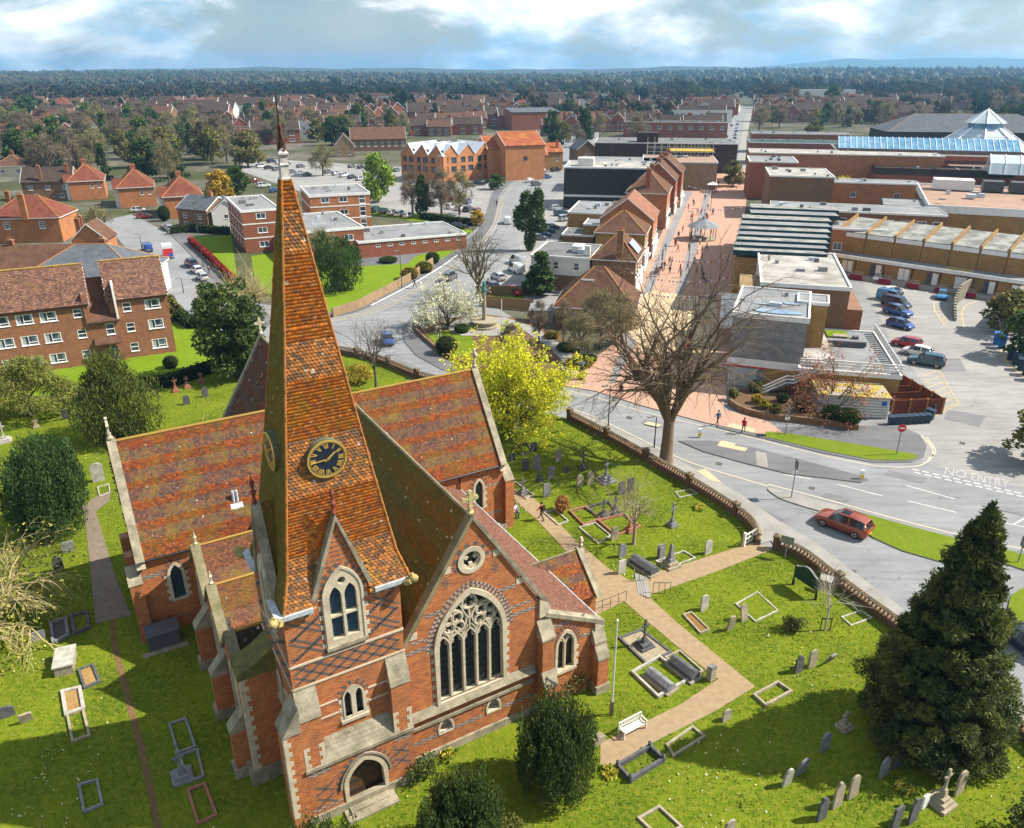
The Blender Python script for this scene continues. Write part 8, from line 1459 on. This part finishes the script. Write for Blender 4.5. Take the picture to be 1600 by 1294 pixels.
for i, (x, y) in enumerate(((963, 432), (970, 425), (1040, 440), (1052, 470), (1090, 440))): bench(G(x + 60, y, .12), R(10 + i * 40), 1.8, M('dark bench wood', (.12, .06, .04), None, 3), 'dark wooden street bench, ' + ['first', 'second', 'third', 'fourth', 'fifth'][i] + ' from the left on the brick street')
m = MB(); m.rbox((0, 0, 0), .62, .62, 1.9, 0, flat('post box red', (.4, .015, .02), .4)); m.lathe([(.42, 1.9), (.46, 2.0), (.2, 2.15)], (0, 0, 0), MATS['post box red'], 12); tag(m.build('telephone_box', None, loc=G(1073, 548, .12)), 'red telephone kiosk seen through the great bare tree', 'kiosk')
t = empty('market_stall', G(1112, 300, .12), R(-14), 'white canopied stall in the middle of the pedestrian street', 'stall'); m = MB(); m.lathe([(2.2, 2.4), (.1, 3.2)], (0, 0, 0), FASC, 4, rot=R(45)); m.build('canopy', t)
for sx in (-1.4, 1.4):
 for sy in (-1.4, 1.4): m = MB(); m.tube([(sx, sy, 0), (sx, sy, 2.45)], .04, GRY, 5); m.build('leg', t)
t = empty('bunting', G(960, 380), 0, 'strings of small pennants across the pedestrian street', 'bunting'); o_ = G(960, 380); bm_ = MB(); cs = [FRM, flat('sign red', (.5, .012, .02), .4), flat('blue print', (.03, .08, .4), .5)]
for y0, y1, x0, x1 in ((318, 322, 1052, 1165), (395, 402, 1005, 1150), (425, 432, 985, 1140), (448, 456, 975, 1135), (290, 292, 1075, 1160)):
 a, b = G(x0, y0, 4.5) - o_, G(x1, y1, 4.5) - o_; n = 26; pts = [a.lerp(b, k / n) - Vector((0, 0, 1.2 * 4 * (k / n) * (1 - k / n))) for k in range(n + 1)]; bm_.tube(pts, .012, FRM, 3)
 for k in range(n): p, q = pts[k].lerp(pts[k + 1], .2), pts[k].lerp(pts[k + 1], .8); bm_.face([p, q, (p + q) / 2 - Vector((0, 0, .4))], cs[k % 3])
bm_.build('pennants', t)
for i, (x, y, c) in enumerate(((838, 275, 'blue'), (828, 285, 'white'), (850, 270, 'sky'))):
 t = empty('small_boat', G(x, y), R(20 + 30 * i), ['blue', 'white', 'pale blue'][i] + ' small boat on a trailer in the boat yard', 'boat'); m = MB(); m.mesh([(-2.4, -.8, .9), (1.2, -.9, .95), (2.6, 0, 1.1), (1.2, .9, .95), (-2.4, .8, .9), (-2.3, -.4, .3), (1.0, -.4, .3), (2.0, 0, .5), (1.0, .4, .3), (-2.3, .4, .3)], [(0, 1, 6, 5), (1, 2, 7, 6), (2, 3, 8, 7), (3, 4, 9, 8), (4, 0, 5, 9), (5, 6, 7, 8, 9), (0, 4, 3, 2, 1)], PAINT[c]); m.build('hull', t); m = MB(); m.box(-1.2, .3, -.5, .5, .95, 1.5, FASC); m.build('cabin', t); m = MB(); m.box(-2.2, 3.2, -.3, .3, 0, .3, TRIM); m.build('trailer', t)
# ------------------------------------------------------------------ town trees (shared crowns)
TW = [(.17, .13, .085), (.21, .165, .11), (.13, .10, .07), (.24, .19, .12)]; TWO = [(.21, .19, .09), (.26, .23, .11), (.17, .15, .07)]
def tproto(kind, seed):
 rg = np.random.default_rng(seed); tr = MB(); tr.tube([(0, 0, -.02), (0, 0, .25), (.01, 0, .6)], [.028, .02, .008], BARK, 6)
 for k in range(9): a = rg.random() * 6.283; tr.tube([(0, 0, .2 + .03 * k), (math.cos(a) * .16, math.sin(a) * .16, .42 + .03 * k), (math.cos(a) * .27, math.sin(a) * .27, .62 + .03 * k)], [.012, .008, .003], BARK, 4)
 pr = lambda t: math.sin(min(1, .22 + t * .85) * 3.0) ** .7
 if kind in ('twig', 'straw'): P = leaves(rg, clumps(rg, 34, .33, .33, .25, .93, .1, 1.1, pr), 2600, .085, TW if kind == 'twig' else TWO, axis='out', aspect=.1, shell=.25, taper=True)
 elif kind == 'fir': P = leaves(rg, clumps(rg, 60, .24, .24, .06, .97, .07, .7, lambda t: (1 - t) ** .9 + .03), 2600, .06, DARKG, axis='droop', aspect=.5)
 else: P = leaves(rg, clumps(rg, 40, .34, .34, .16, .9, .12, .85, pr), 2700, .055, dict(green=GREENS, dark=DARKG, yellow=YELG, olive=OLIV, spring=[(.20, .30, .03), (.26, .36, .04), (.15, .24, .03)], gold=GOLDY)[kind])
 V, F, C = P; return tr.data('trunk'), npmesh('crown', V, F, [LEAF], C)
TP = {}
def ttree(x, y, h, kind, label, w=1.0, group=None, z=0, var=None, name=None):
 v = (var if var is not None else rnd.randrange(2)); key = (kind, v)
 if key not in TP: TP[key] = tproto(kind, 300 + len(TP))
 t = empty(name or ('conifer' if kind == 'fir' else 'tree'), G(x, y) if not isinstance(x, Vector) else x, rnd.random() * 6.28, label, 'tree', group); t.scale = (h * w, h * w, h); link('trunk', TP[key][0], t); link('crown', TP[key][1], t); return t
for a in [(592, 316, 15, 'spring', 'bright fresh green tree in the middle car park', .8), (345, 318, 10, 'gold', 'golden-green round tree behind the slate cottage', 1.2), (372, 305, 9, 'green', 'dark green tree beside the golden one', 1.2), (645, 335, 12, 'twig', 'leafless verge tree, leftmost by the parked row'), (662, 338, 11, 'dark', 'ivy-clad dark verge tree', .6), (690, 338, 13, 'twig', 'leafless verge tree, middle by the parked row'), (718, 336, 12, 'straw', 'pale leafless verge tree, rightmost by the parked row'), (845, 462, 7.5, 'fir', 'small dark conifer by the white rendered shop', 1.6), (1145, 292, 9, 'olive', 'olive rounded tree in the pedestrian street', 1.1), (1312, 322, 9, 'yellow', 'brilliant yellow tree behind the shop row', 1.5), (1270, 224, 12, 'olive', 'bright green tree by the far shop roofs', 1.2), (938, 545, 9, 'straw', 'leafless birch in front of the library cottage'), (905, 560, 7, 'straw', 'slender bare tree left of the library birch'), (880, 535, 6.5, 'twig', 'small street tree on the garden path, right', .8), (842, 535, 6.5, 'twig', 'small street tree on the garden path, left', .8), (970, 540, 8, 'straw', 'loose olive-branched tree at the plaza corner'), (800, 560, 5, 'twig', 'reddish bare shrub tree in the memorial garden', 1.2), (505, 425, 9, 'straw', 'pale twiggy tree behind the spire', 1.2), (158, 385, 9, 'straw', 'straw-coloured willow by the left road bend', 1.2), (265, 500, 4.5, 'olive', 'small tree at the corner of the flats lawn', 1.2), (1575, 520, 7, 'olive', 'leafy shrub tree at the right car park edge, upper', 1.4), (1600, 560, 7, 'green', 'leafy shrub tree at the right car park edge, lower', 1.4), (1612, 720, 6, 'olive', 'dark bush at the right edge by the road', 1.5), (505, 275, 12, 'straw', 'wide contorted bare tree in the far left car park', 1.2), (912, 222, 18, 'dark', 'tall dark tree behind the gabled house', .8), (870, 255, 11, 'dark', 'dark evergreen beside the red-roofed cottages', .6), (890, 185, 16, 'dark', 'broad dark evergreen beside the modern brick block', 1.6), (775, 296, 5, 'green', 'shrubby island planting in the middle car park', 1.8), (745, 352, 4, 'gold', 'golden hedge tree on the bend', 1.5)]: ttree(*a)
ev = G(828, 392); rg = np.random.default_rng(88); leafy('evergreen_tree', ev, 'tall lumpy evergreen tree beside the road and white vans', 88, (10, .4), [leaves(rg, [(0, 0, 2.5, 1.3, 1.3, 2.5), (-1.5, 0, 6.5, 2.2, 1.8, 2.2), (1, .3, 8, 2, 1.8, 3), (-.8, 0, 10.5, 1.5, 1.4, 2.4), (1.6, 0, 11, 1.3, 1.3, 2.6), (2, 0, 5.5, 1.8, 1.6, 1.6), (-2.3, 0, 8.2, 1.4, 1.3, 1.5)], 6000, .42, [(.06, .11, .02), (.09, .14, .03), (.045, .085, .018)])])
leafy('yew_tree', G(530, 455), 'dense dark yew in front of the brick wing', 89, (6, .4), [leaves(rg, clumps(rg, 70, 4.4, 4.2, .8, 9.0, 1.1, 1.5, lambda t: .55 + .5 * math.sin(t * 2.9)), 9000, .4, [(.035, .075, .018), (.05, .095, .02), (.07, .11, .024)], axis='up', aspect=.4, taper=True)])
bare_tree('bare_tree', G(748, 467), 13, .4, 'ivy-stemmed leafless tree at the road fork', 90, BARKG, dict(lev=4, n0=7, n=[5, 5, 4, 4], trunk=.2, sp0=.7, l0=.6))
bare_tree('blossom_tree', G(700, 515), 5.8, .22, 'cream-white blossoming tree by the memorial', 91, BARK, dict(lev=4, n0=8, n=[5, 5, 4, 4], trunk=.12, sp0=1.05, l0=.75, up=[0, 0, 0, 0]), crown=(9000, .2, [(.62, .60, .44), (.7, .68, .52), (.52, .52, .34)]))
bare_tree('acer_tree', G(1296, 648), 7.0, .18, 'rust-pink budding tree in the planter by the ochre wall', 92, BARKB, dict(lev=4, n0=7, n=[5, 5, 4, 4], trunk=.15, sp0=.95, l0=.65), crown=(4200, .14, PINK))
bare_tree('willow_shrub', G(385, 488), 7, .3, 'large straw-coloured bare thicket left of the spire', 93, MATS['straw twig'], dict(lev=4, n0=14, n=[5, 5, 5, 4], trunk=.1, sp0=1.0, l0=.7))
for i, (x, y, w, h, pal, lb) in enumerate([(698, 553, 3.2, 2.6, [(.07, .07, .03), (.05, .06, .02)], 'clipped round dark hedge at the memorial corner'), (722, 520, 2.4, 1.4, GREENS, 'low green clipped bush by the memorial'), (640, 436, 3.6, 2.2, GOLDY, 'golden bush on the green, left'), (663, 426, 3.6, 2.2, GOLDY, 'golden bush on the green, right'), (676, 412, 3, 2.4, DARKG, 'dark bush beside the golden bushes'), (607, 410, 4, 1.2, DARKG, 'round flower bed on the drive'), (1193, 638, 1.3, 1.1, YELG, 'yellow ball shrub in the planter, right'), (1182, 630, 1.3, 1.1, GOLDY, 'yellow ball shrub in the planter, left'), (1145, 622, 1.2, 1.3, OLIV, 'olive ball shrub at the planter end'), (1211, 648, 1.5, 1.3, OLIV, 'green-gold ball shrub in the planter'), (1222, 628, 1.4, 1.1, DARKG, 'dark ball shrub in the planter, upper'), (1253, 642, 1.5, 1.2, GREENS, 'green ball shrub in the planter, middle'), (1300, 655, 2.4, 1.6, DARKG, 'dark clipped shrub under the rust-pink tree'), (1325, 662, 2.6, 1.8, GREENS, 'rounded green hedge at the planter end'), (1180, 612, 1.8, 1.4, OLIV, 'loose olive shrub under the outside stair'), (268, 575, 2, 1.7, DARKG, 'round clipped dark bush on the flats lawn'), (258, 345, 3.2, 4, DARKG, 'clipped dark round tree by the left road'), (905, 572, 4, 1.0, GOLDY, 'golden clipped hedge at the garden gate'), (885, 548, 3, 1.1, GREENS, 'green shrub bed on the garden path'), (920, 565, 2.4, 1, DARKG, 'dark shrub at the garden corner'), (862, 528, 2.4, .9, GOLDY, 'yellow flower bed by the library')]): shrub(G(x, y, .4 if x > 1100 and y > 600 else 0), w, h, pal, 400 + i, lb, int(420 + w * 160), .13, ball=True)
hedge([(298, 380), (330, 408), (368, 446)], 1.4, 1.6, [(.36, .012, .02), (.28, .012, .02), (.42, .03, .03)], 95, 'bright red clipped hedge along the left road'); hedge([(110, 628), (190, 612), (270, 602), (345, 575)], 1.8, 1.7, DARKG, 96, 'dark hedge between the churchyard and the flats lawn', .25); hedge([(272, 492), (300, 512), (335, 510)], 2.2, 1.8, DARKG, 97, 'dark hedge at the flats corner', .25); hedge([(268, 366), (300, 362), (358, 366)], 2, 2, DARKG, 98, 'hedge in front of the white cottage', .28); hedge([(660, 342), (700, 348), (738, 352)], 2.4, 2, GREENS, 99, 'green hedge below the verge trees', .3)
# ------------------------------------------------------------------ the far town
HP = []; HP2 = []
for i, (L, D, h, rf, rh, wl, rm) in enumerate([(9, 9, 5.4, 'gx', 3.4, BKB, TBR), (12, 9, 5.6, 'gx', 3.6, BKR, TDK), (9, 9, 5.4, 'hip', 3.6, REN, SLT), (10, 10, 5.4, 'hip', 3.8, BKO, TRD), (7, 10, 5.6, 'gy', 3.6, BKR, TBR), (14, 9, 5.8, 'gx', 3.4, REN, TDK), (10, 9, 5.4, 'gy', 3.8, CRM, TBR), (12, 9, 5.5, 'gx', 3.4, BLU, SLT)]):
 t = empty('house', (0, 0, 0)); shell(t, L, D, h, rf, rh, wl, rm, [('f', 3, 3.3, 1.2, 1.2), ('f', 3, .8, 1.3, 1.3)], [(.15, .5)] if rf != 'hip' else [(.5, .4)]); HP.append(t); t = empty('house', (0, 0, 0)); shell(t, L, D, h, rf, rh, wl, rm, [], [(.15, .5)] if rf != 'hip' else [(.5, .4)]); HP2.append(t)
HN = ['brown brick gabled house', 'long red brick dark-roofed house', 'white hipped house with slate roof', 'orange brick red-hipped house', 'red brick house with gable to the front', 'long white house with dark roof', 'cream gabled house with brown roof', 'pale blue rendered house']
ROWS = [(-20, 232, 60, 226, 3, 12, (0, 3, 6), 'at the left edge'), (50, 200, 190, 196, 7, 8, (0, 6, 4, 1), 'in the far left rows'), (60, 222, 130, 216, 3, 30, (2, 4), 'behind the left trees'), (190, 194, 330, 188, 8, 5, (1, 4, 0, 5), 'in the rows left of the spire'), (330, 212, 400, 208, 3, 20, (1, 4), 'beside the far left car park'), (395, 225, 440, 222, 2, 10, (1, 2), 'at the car park end'), (400, 196, 540, 188, 8, 6, (0, 4, 1), 'beyond the far car park'), (470, 182, 560, 178, 5, 4, (5, 2, 5), 'in the white terrace'), (440, 208, 530, 206, 4, 14, (0, 1), 'near the car park hedge'), (560, 178, 650, 172, 5, 4, (5, 7, 2, 7), 'beside the blue house'), (560, 198, 600, 195, 3, 25, (4,), 'with paired gables'), (640, 196, 780, 200, 7, 10, (1, 4, 1), 'behind the zigzag apartments'), (650, 178, 800, 176, 8, 3, (0, 1, 4, 3), 'in the central rows'), (700, 162, 880, 160, 8, 0, (0, 3, 2), 'in the wooded middle'), (900, 166, 1000, 164, 5, 0, (5, 2, 0), 'by the far wood'), (930, 205, 1000, 206, 4, -8, (1, 4), 'left of the high street'), (960, 188, 1080, 192, 6, -10, (4, 1, 6), 'in the high street backs'), (1040, 176, 1130, 180, 5, -10, (6, 4, 1), 'near the high street'), (1180, 190, 1260, 192, 5, -10, (1, 0, 4), 'right of the high street'), (1185, 176, 1330, 178, 8, -6, (0, 4, 1), 'in the right middle rows'), (1280, 188, 1390, 192, 5, -8, (1, 4), 'before the shopping centre'), (1400, 168, 1600, 166, 8, -4, (4, 3, 0, 2), 'on the wooded right slope'), (20, 153, 380, 151, 14, 0, (3, 0, 2), 'on the far left skyline'), (420, 153, 800, 151, 12, 0, (5, 3, 0), 'below the far woods'), (1200, 162, 1330, 160, 6, 0, (5, 2), 'above the right rows'), (0, 178, 400, 172, 16, 6, (0, 1, 4, 3), 'in the upper left rows'), (400, 170, 820, 167, 17, 4, (1, 0, 5, 4), 'in the upper central rows'), (0, 164, 780, 160, 24, 2, (0, 4, 6, 1), 'in the farthest rows'), (820, 178, 1120, 172, 13, -6, (4, 1, 0, 2), 'left of the far high street'), (1180, 170, 1600, 172, 16, -6, (1, 4, 0), 'right of the far high street'), (850, 212, 930, 208, 4, 10, (0, 4), 'behind the orange hall'), (640, 214, 720, 210, 4, 8, (1, 0), 'just behind the zigzag roof'), (1000, 214, 1090, 212, 5, -8, (4, 1), 'behind the long mansard store')]
FH = MB()
for x0, y0, x1, y1, n, rz, ks, wh in ROWS:
 for i in range(n * 2):
  f = (i % n + .5 * (i >= n)) / max(1, n - 1); k = ks[i % len(ks)]
  if y0 < 165 or (i >= n and y0 < 180):
   p = G(x0 + (x1 - x0) * f + rnd.uniform(-3, 3), y0 + (y1 - y0) * f - 6 * (i >= n) + rnd.uniform(-2, 2)); a = R(rz + rnd.uniform(-20, 20)); L = rnd.uniform(9, 26); c, s = math.cos(a), math.sin(a); wl = (BKB, BKR, REN, CRM, REN)[rnd.randrange(5)]; FH.rbox(p, L, 10, 6.5, a, wl); FH.prism([(-5.5, 6.3), (0, 10.5), (5.5, 6.3)], lambda y, z, d: (p.x + d * c - y * s, p.y + d * s + y * c, z), -L / 2, L / 2, (TBR, TDK, TRD, SLT)[rnd.randrange(4)]); FH.rbox((p.x + c * L * .4, p.y + s * L * .4, 8), 1, .8, 4.2, a, BKR); continue
  o = copy_tree((HP if y0 > 176 else HP2)[k]); o.location = G(x0 + (x1 - x0) * f + rnd.uniform(-3, 3), y0 + (y1 - y0) * f - (6 + y0 * .01) * (i >= n) + rnd.uniform(-1.5, 1.5)); o.rotation_euler = (0, 0, R(rz + rnd.uniform(-8, 8))); s = rnd.uniform(1.0, 1.3) * (1.25 if y0 < 200 else 1); o.scale = (s * rnd.uniform(.95, 1.25) * (rnd.choice((1, 1.5, 2)) if k in (0, 1, 5, 7) else 1), s, s); tag(o, HN[k] + ' ' + wh, 'house', 'houses: ' + HN[k] + ' ' + wh)
tag(FH.build('distant_houses', None, False), 'tiny gabled houses massed below the far woods', 'houses', kind='stuff')
for t in HP + HP2:
 for c in list(t.children_recursive): bpy.data.objects.remove(c)
 bpy.data.objects.remove(t)
for lb, A, B, L, D, h, wl, rm, n, rz in [('long dark-roofed red brick hotel with white attic windows', (975, 190), (1040, 190), 60, 14, 9, BKR, TDK, 10, -8), ('white-gabled dark-roofed terrace by the far high street', (1030, 172), (1080, 172), 55, 14, 9, REN, TDK, 6, -8), ('white flat-roofed factory beyond the terraces', (596, 158), (634, 157), 38, 14, 9, REN, FELW, 5, 0), ('white modern villa with glass roof on the far left', (410, 168), (455, 166), 40, 14, 7, REN, FEL, 4, 5), ('pale office slab in the trees at the right', (1252, 140), (1300, 140), 60, 14, 18, REN, FEL, 10, 0), ('low white shed on the far left horizon', (370, 130), (392, 130), 60, 20, 10, ZNC, ZNC, 0, 0)]: bld(lb, A, B, D, h, 'flat', 0, wl, rm, [('f', n, h * .55, 2.2, 1.8)] if n else [], rz=rz, L=L)
FR = [(20, 285, 300, 222, 26), (300, 262, 400, 225, 8), (0, 255, 260, 205, 20), (0, 215, 420, 180, 40), (380, 230, 560, 205, 14), (0, 185, 420, 158, 46), (420, 185, 800, 158, 46), (560, 215, 700, 200, 8), (800, 200, 1100, 160, 52), (1180, 205, 1600, 170, 40), (1180, 175, 1600, 150, 56), (1320, 200, 1600, 180, 14), (860, 232, 1000, 210, 8), (0, 160, 1600, 148, 40)]
KW = ['twig', 'twig', 'straw', 'straw', 'dark', 'olive', 'fir', 'green', 'twig']; KN = dict(twig='brown leafless tree', straw='pale straw-twigged tree', dark='dark evergreen tree', olive='olive budding tree', fir='dark pointed conifer', green='green bushy tree')
WH = lambda x: 'on the far left' if x < 300 else 'left of centre' if x < 600 else 'in the far centre' if x < 900 else 'by the far high street' if x < 1200 else 'on the far right slope'
TT = []; EXT = []
for x0, y0, x1, y1, n in sorted(FR, key=lambda r: -r[1]):
 for i in range(n + n // 2):
  x, y = rnd.uniform(x0, x1), rnd.uniform(min(y0, y1), max(y0, y1))
  if abs(x - (1165 - (y - 165) * .45)) < 22 and y < 270: continue
  if len(TT) > 255 or y < 156: EXT.append((x, y)); continue
  k = rnd.choice(KW); TT.append(1); hq = rnd.uniform(9, 16); lb = ('low ' if hq < 11 else 'tall ' if hq > 13.7 else 'mid-sized ') + KN[k] + (' in the nearer gardens ' if y > 222 else ' in the middle gardens ' if y > 195 else ' in the farther gardens ' if y > 172 else ' near the woods ') + WH(x); ttree(x, y, hq * (1.5 if y < 175 else 1.1), k, lb, rnd.uniform(.8, 1.25), 'town trees: ' + lb)
# ------------------------------------------------------------------ woods, hills, crane, haze
def terrain(x, y):
 r = np.clip((y - 900) / 2400, 0, 1); return 24 * r * r * (3 - 2 * r) + 5 * r * np.sin(x / 420 + y / 700) + np.clip((x - 150) / 900, 0, 1) * np.clip((y - 450) / 900, 0, 1) * 10
rg = np.random.default_rng(9); n = 8600; yy = 930 + 2600 * rg.random(n) ** 1.1; xx = rg.uniform(-.78, .78, n) * yy; E_ = [G(*e) for e in EXT]; xx = np.append(xx, [e.x for e in E_]); yy = np.append(yy, [e.y for e in E_]); keep = ~((np.abs(xx - yy * .272) < 16) & (yy < 1100)); xx, yy = xx[keep], yy[keep]; n = len(xx); zz = terrain(xx, yy)
def woods(xx, yy, zz, q, sz, nm, lb):
  n = len(xx); V0, F0, C0 = leaves(rg, clumps(rg, 14, .36, .36, .2, .85, .2), q, sz, [(1, 1, 1)], aspect=.75, shell=.4); hh = rg.uniform(8, 18, n) * (1 + .25 * np.sin(xx / 60) * np.cos(yy / 45)); V = (V0[None] * np.stack([hh * .95, hh * .95, hh], 1)[:, None] * rg.uniform(.85, 1.15, (n, 1, 1)) + np.stack([xx, yy, zz], 1)[:, None]).reshape(-1, 3); F = (F0[None] + (np.arange(n) * q * 4)[:, None, None]).reshape(-1, 4); pal = np.array([(.03, .05, .026), (.045, .06, .03), (.07, .065, .042), (.09, .08, .05), (.13, .115, .065), (.065, .08, .032)]); C = np.repeat(pal[(np.clip((np.sin(xx / 110 + 1.3 * np.sin(yy / 170)) + np.cos(yy / 90 + xx / 260)) * 1.3 + 2.6 + rg.normal(0, 1.1, n), 0, 5.9)).astype(int)] * rg.uniform(.75, 1.25, (n, 1)), q * 4, 0) * rg.uniform(.8, 1.2, (n * q * 4, 1))
  tag(link(nm, npmesh(nm, V, F, [LEAF], C)), lb, 'woods', kind='stuff')
nr = yy < 1500; woods(xx[nr], yy[nr], zz[nr], 120, .17, 'town_edge_woods', 'leafless and evergreen trees massed behind the far houses'); woods(xx[~nr], yy[~nr], zz[~nr], 34, .34, 'far_woods', 'mixed woods stretching to the horizon')
X, Y = np.meshgrid(np.linspace(-3200, 3200, 60), np.linspace(880, 4200, 40)); Vt = np.stack([X, Y, terrain(X, Y) - .8], 2).reshape(-1, 3); I = np.arange(59)[None] + 60 * np.arange(39)[:, None]; Ft = np.stack([I, I + 1, I + 61, I + 60], 2).reshape(-1, 4); WF = M('woodland floor', (.06, .06, .03), (.08, .075, .045), .01); link('terrain', npmesh('terrain', Vt, Ft, [WF]))['kind'] = 'structure'
def hill(name, y, x0, x1, prof, dep, col):
 xs = np.linspace(x0, x1, 120); h = np.interp(xs, [p[0] for p in prof], [p[1] for p in prof]) + 3 * np.sin(xs / 130) + 2 * np.sin(xs / 47 + 1); ts = np.linspace(0, 1, 9); Vh = np.array([(x, y + dep * t, -20 + (hh_ + 20) * math.sin(t * math.pi) ** .8) for t in ts for x, hh_ in zip(xs, h)]); I = np.arange(119)[None] + 120 * np.arange(8)[:, None]; Fh = np.stack([I, I + 1, I + 121, I + 120], 2).reshape(-1, 4); link(name, npmesh(name, Vh, Fh, [M(name + ' wood', col, tuple(c * .7 for c in col), .004, fine=.3, fscale=.03)]))['kind'] = 'structure'
hill('wooded_ridge', 4200, -4200, 4200, [(-4200, 30), (-2600, 42), (-1500, 58), (-300, 50), (300, 46), (900, 62), (4200, 50)], 1500, (.04, .055, .03)); hill('downs', 7600, -1000, 9000, [(-1000, 0), (1500, 40), (2600, 80), (3100, 128), (3500, 160), (3700, 150), (4600, 165), (6000, 150), (9000, 150)], 2600, (.05, .075, .035))
cr = empty('tower_crane', (lambda p: p)(G(1284, 136)), 0, 'slender pale crane jib on the right horizon', 'crane'); m = MB(); ch_ = 52
m.tube([(0, 0, 0), (0, 0, 30)], .8, pole, 4); m.build('mast', cr); m = MB(); m.tube([(-3, 0, 28), (12, 0, ch_ + 8)], .7, pole, 4); m.build('jib', cr)
hz = NT('haze air'); hz.nt.nodes.remove(hz.b); pv = hz.n('VolumePrincipled'); pv.inputs['Color'].default_value = (.26, .56, .9, 1); pv.inputs['Density'].default_value = .00013; pv.inputs['Anisotropy'].default_value = .2; hz.l(pv.outputs[0], hz.nt.nodes['Material Output'].inputs['Volume'])
b = MB(); b.box(-12000, 12000, -400, 12000, -25, 185, hz.m); tag(b.build('haze'), 'thin blue haze over the far woods', 'haze', kind='stuff')
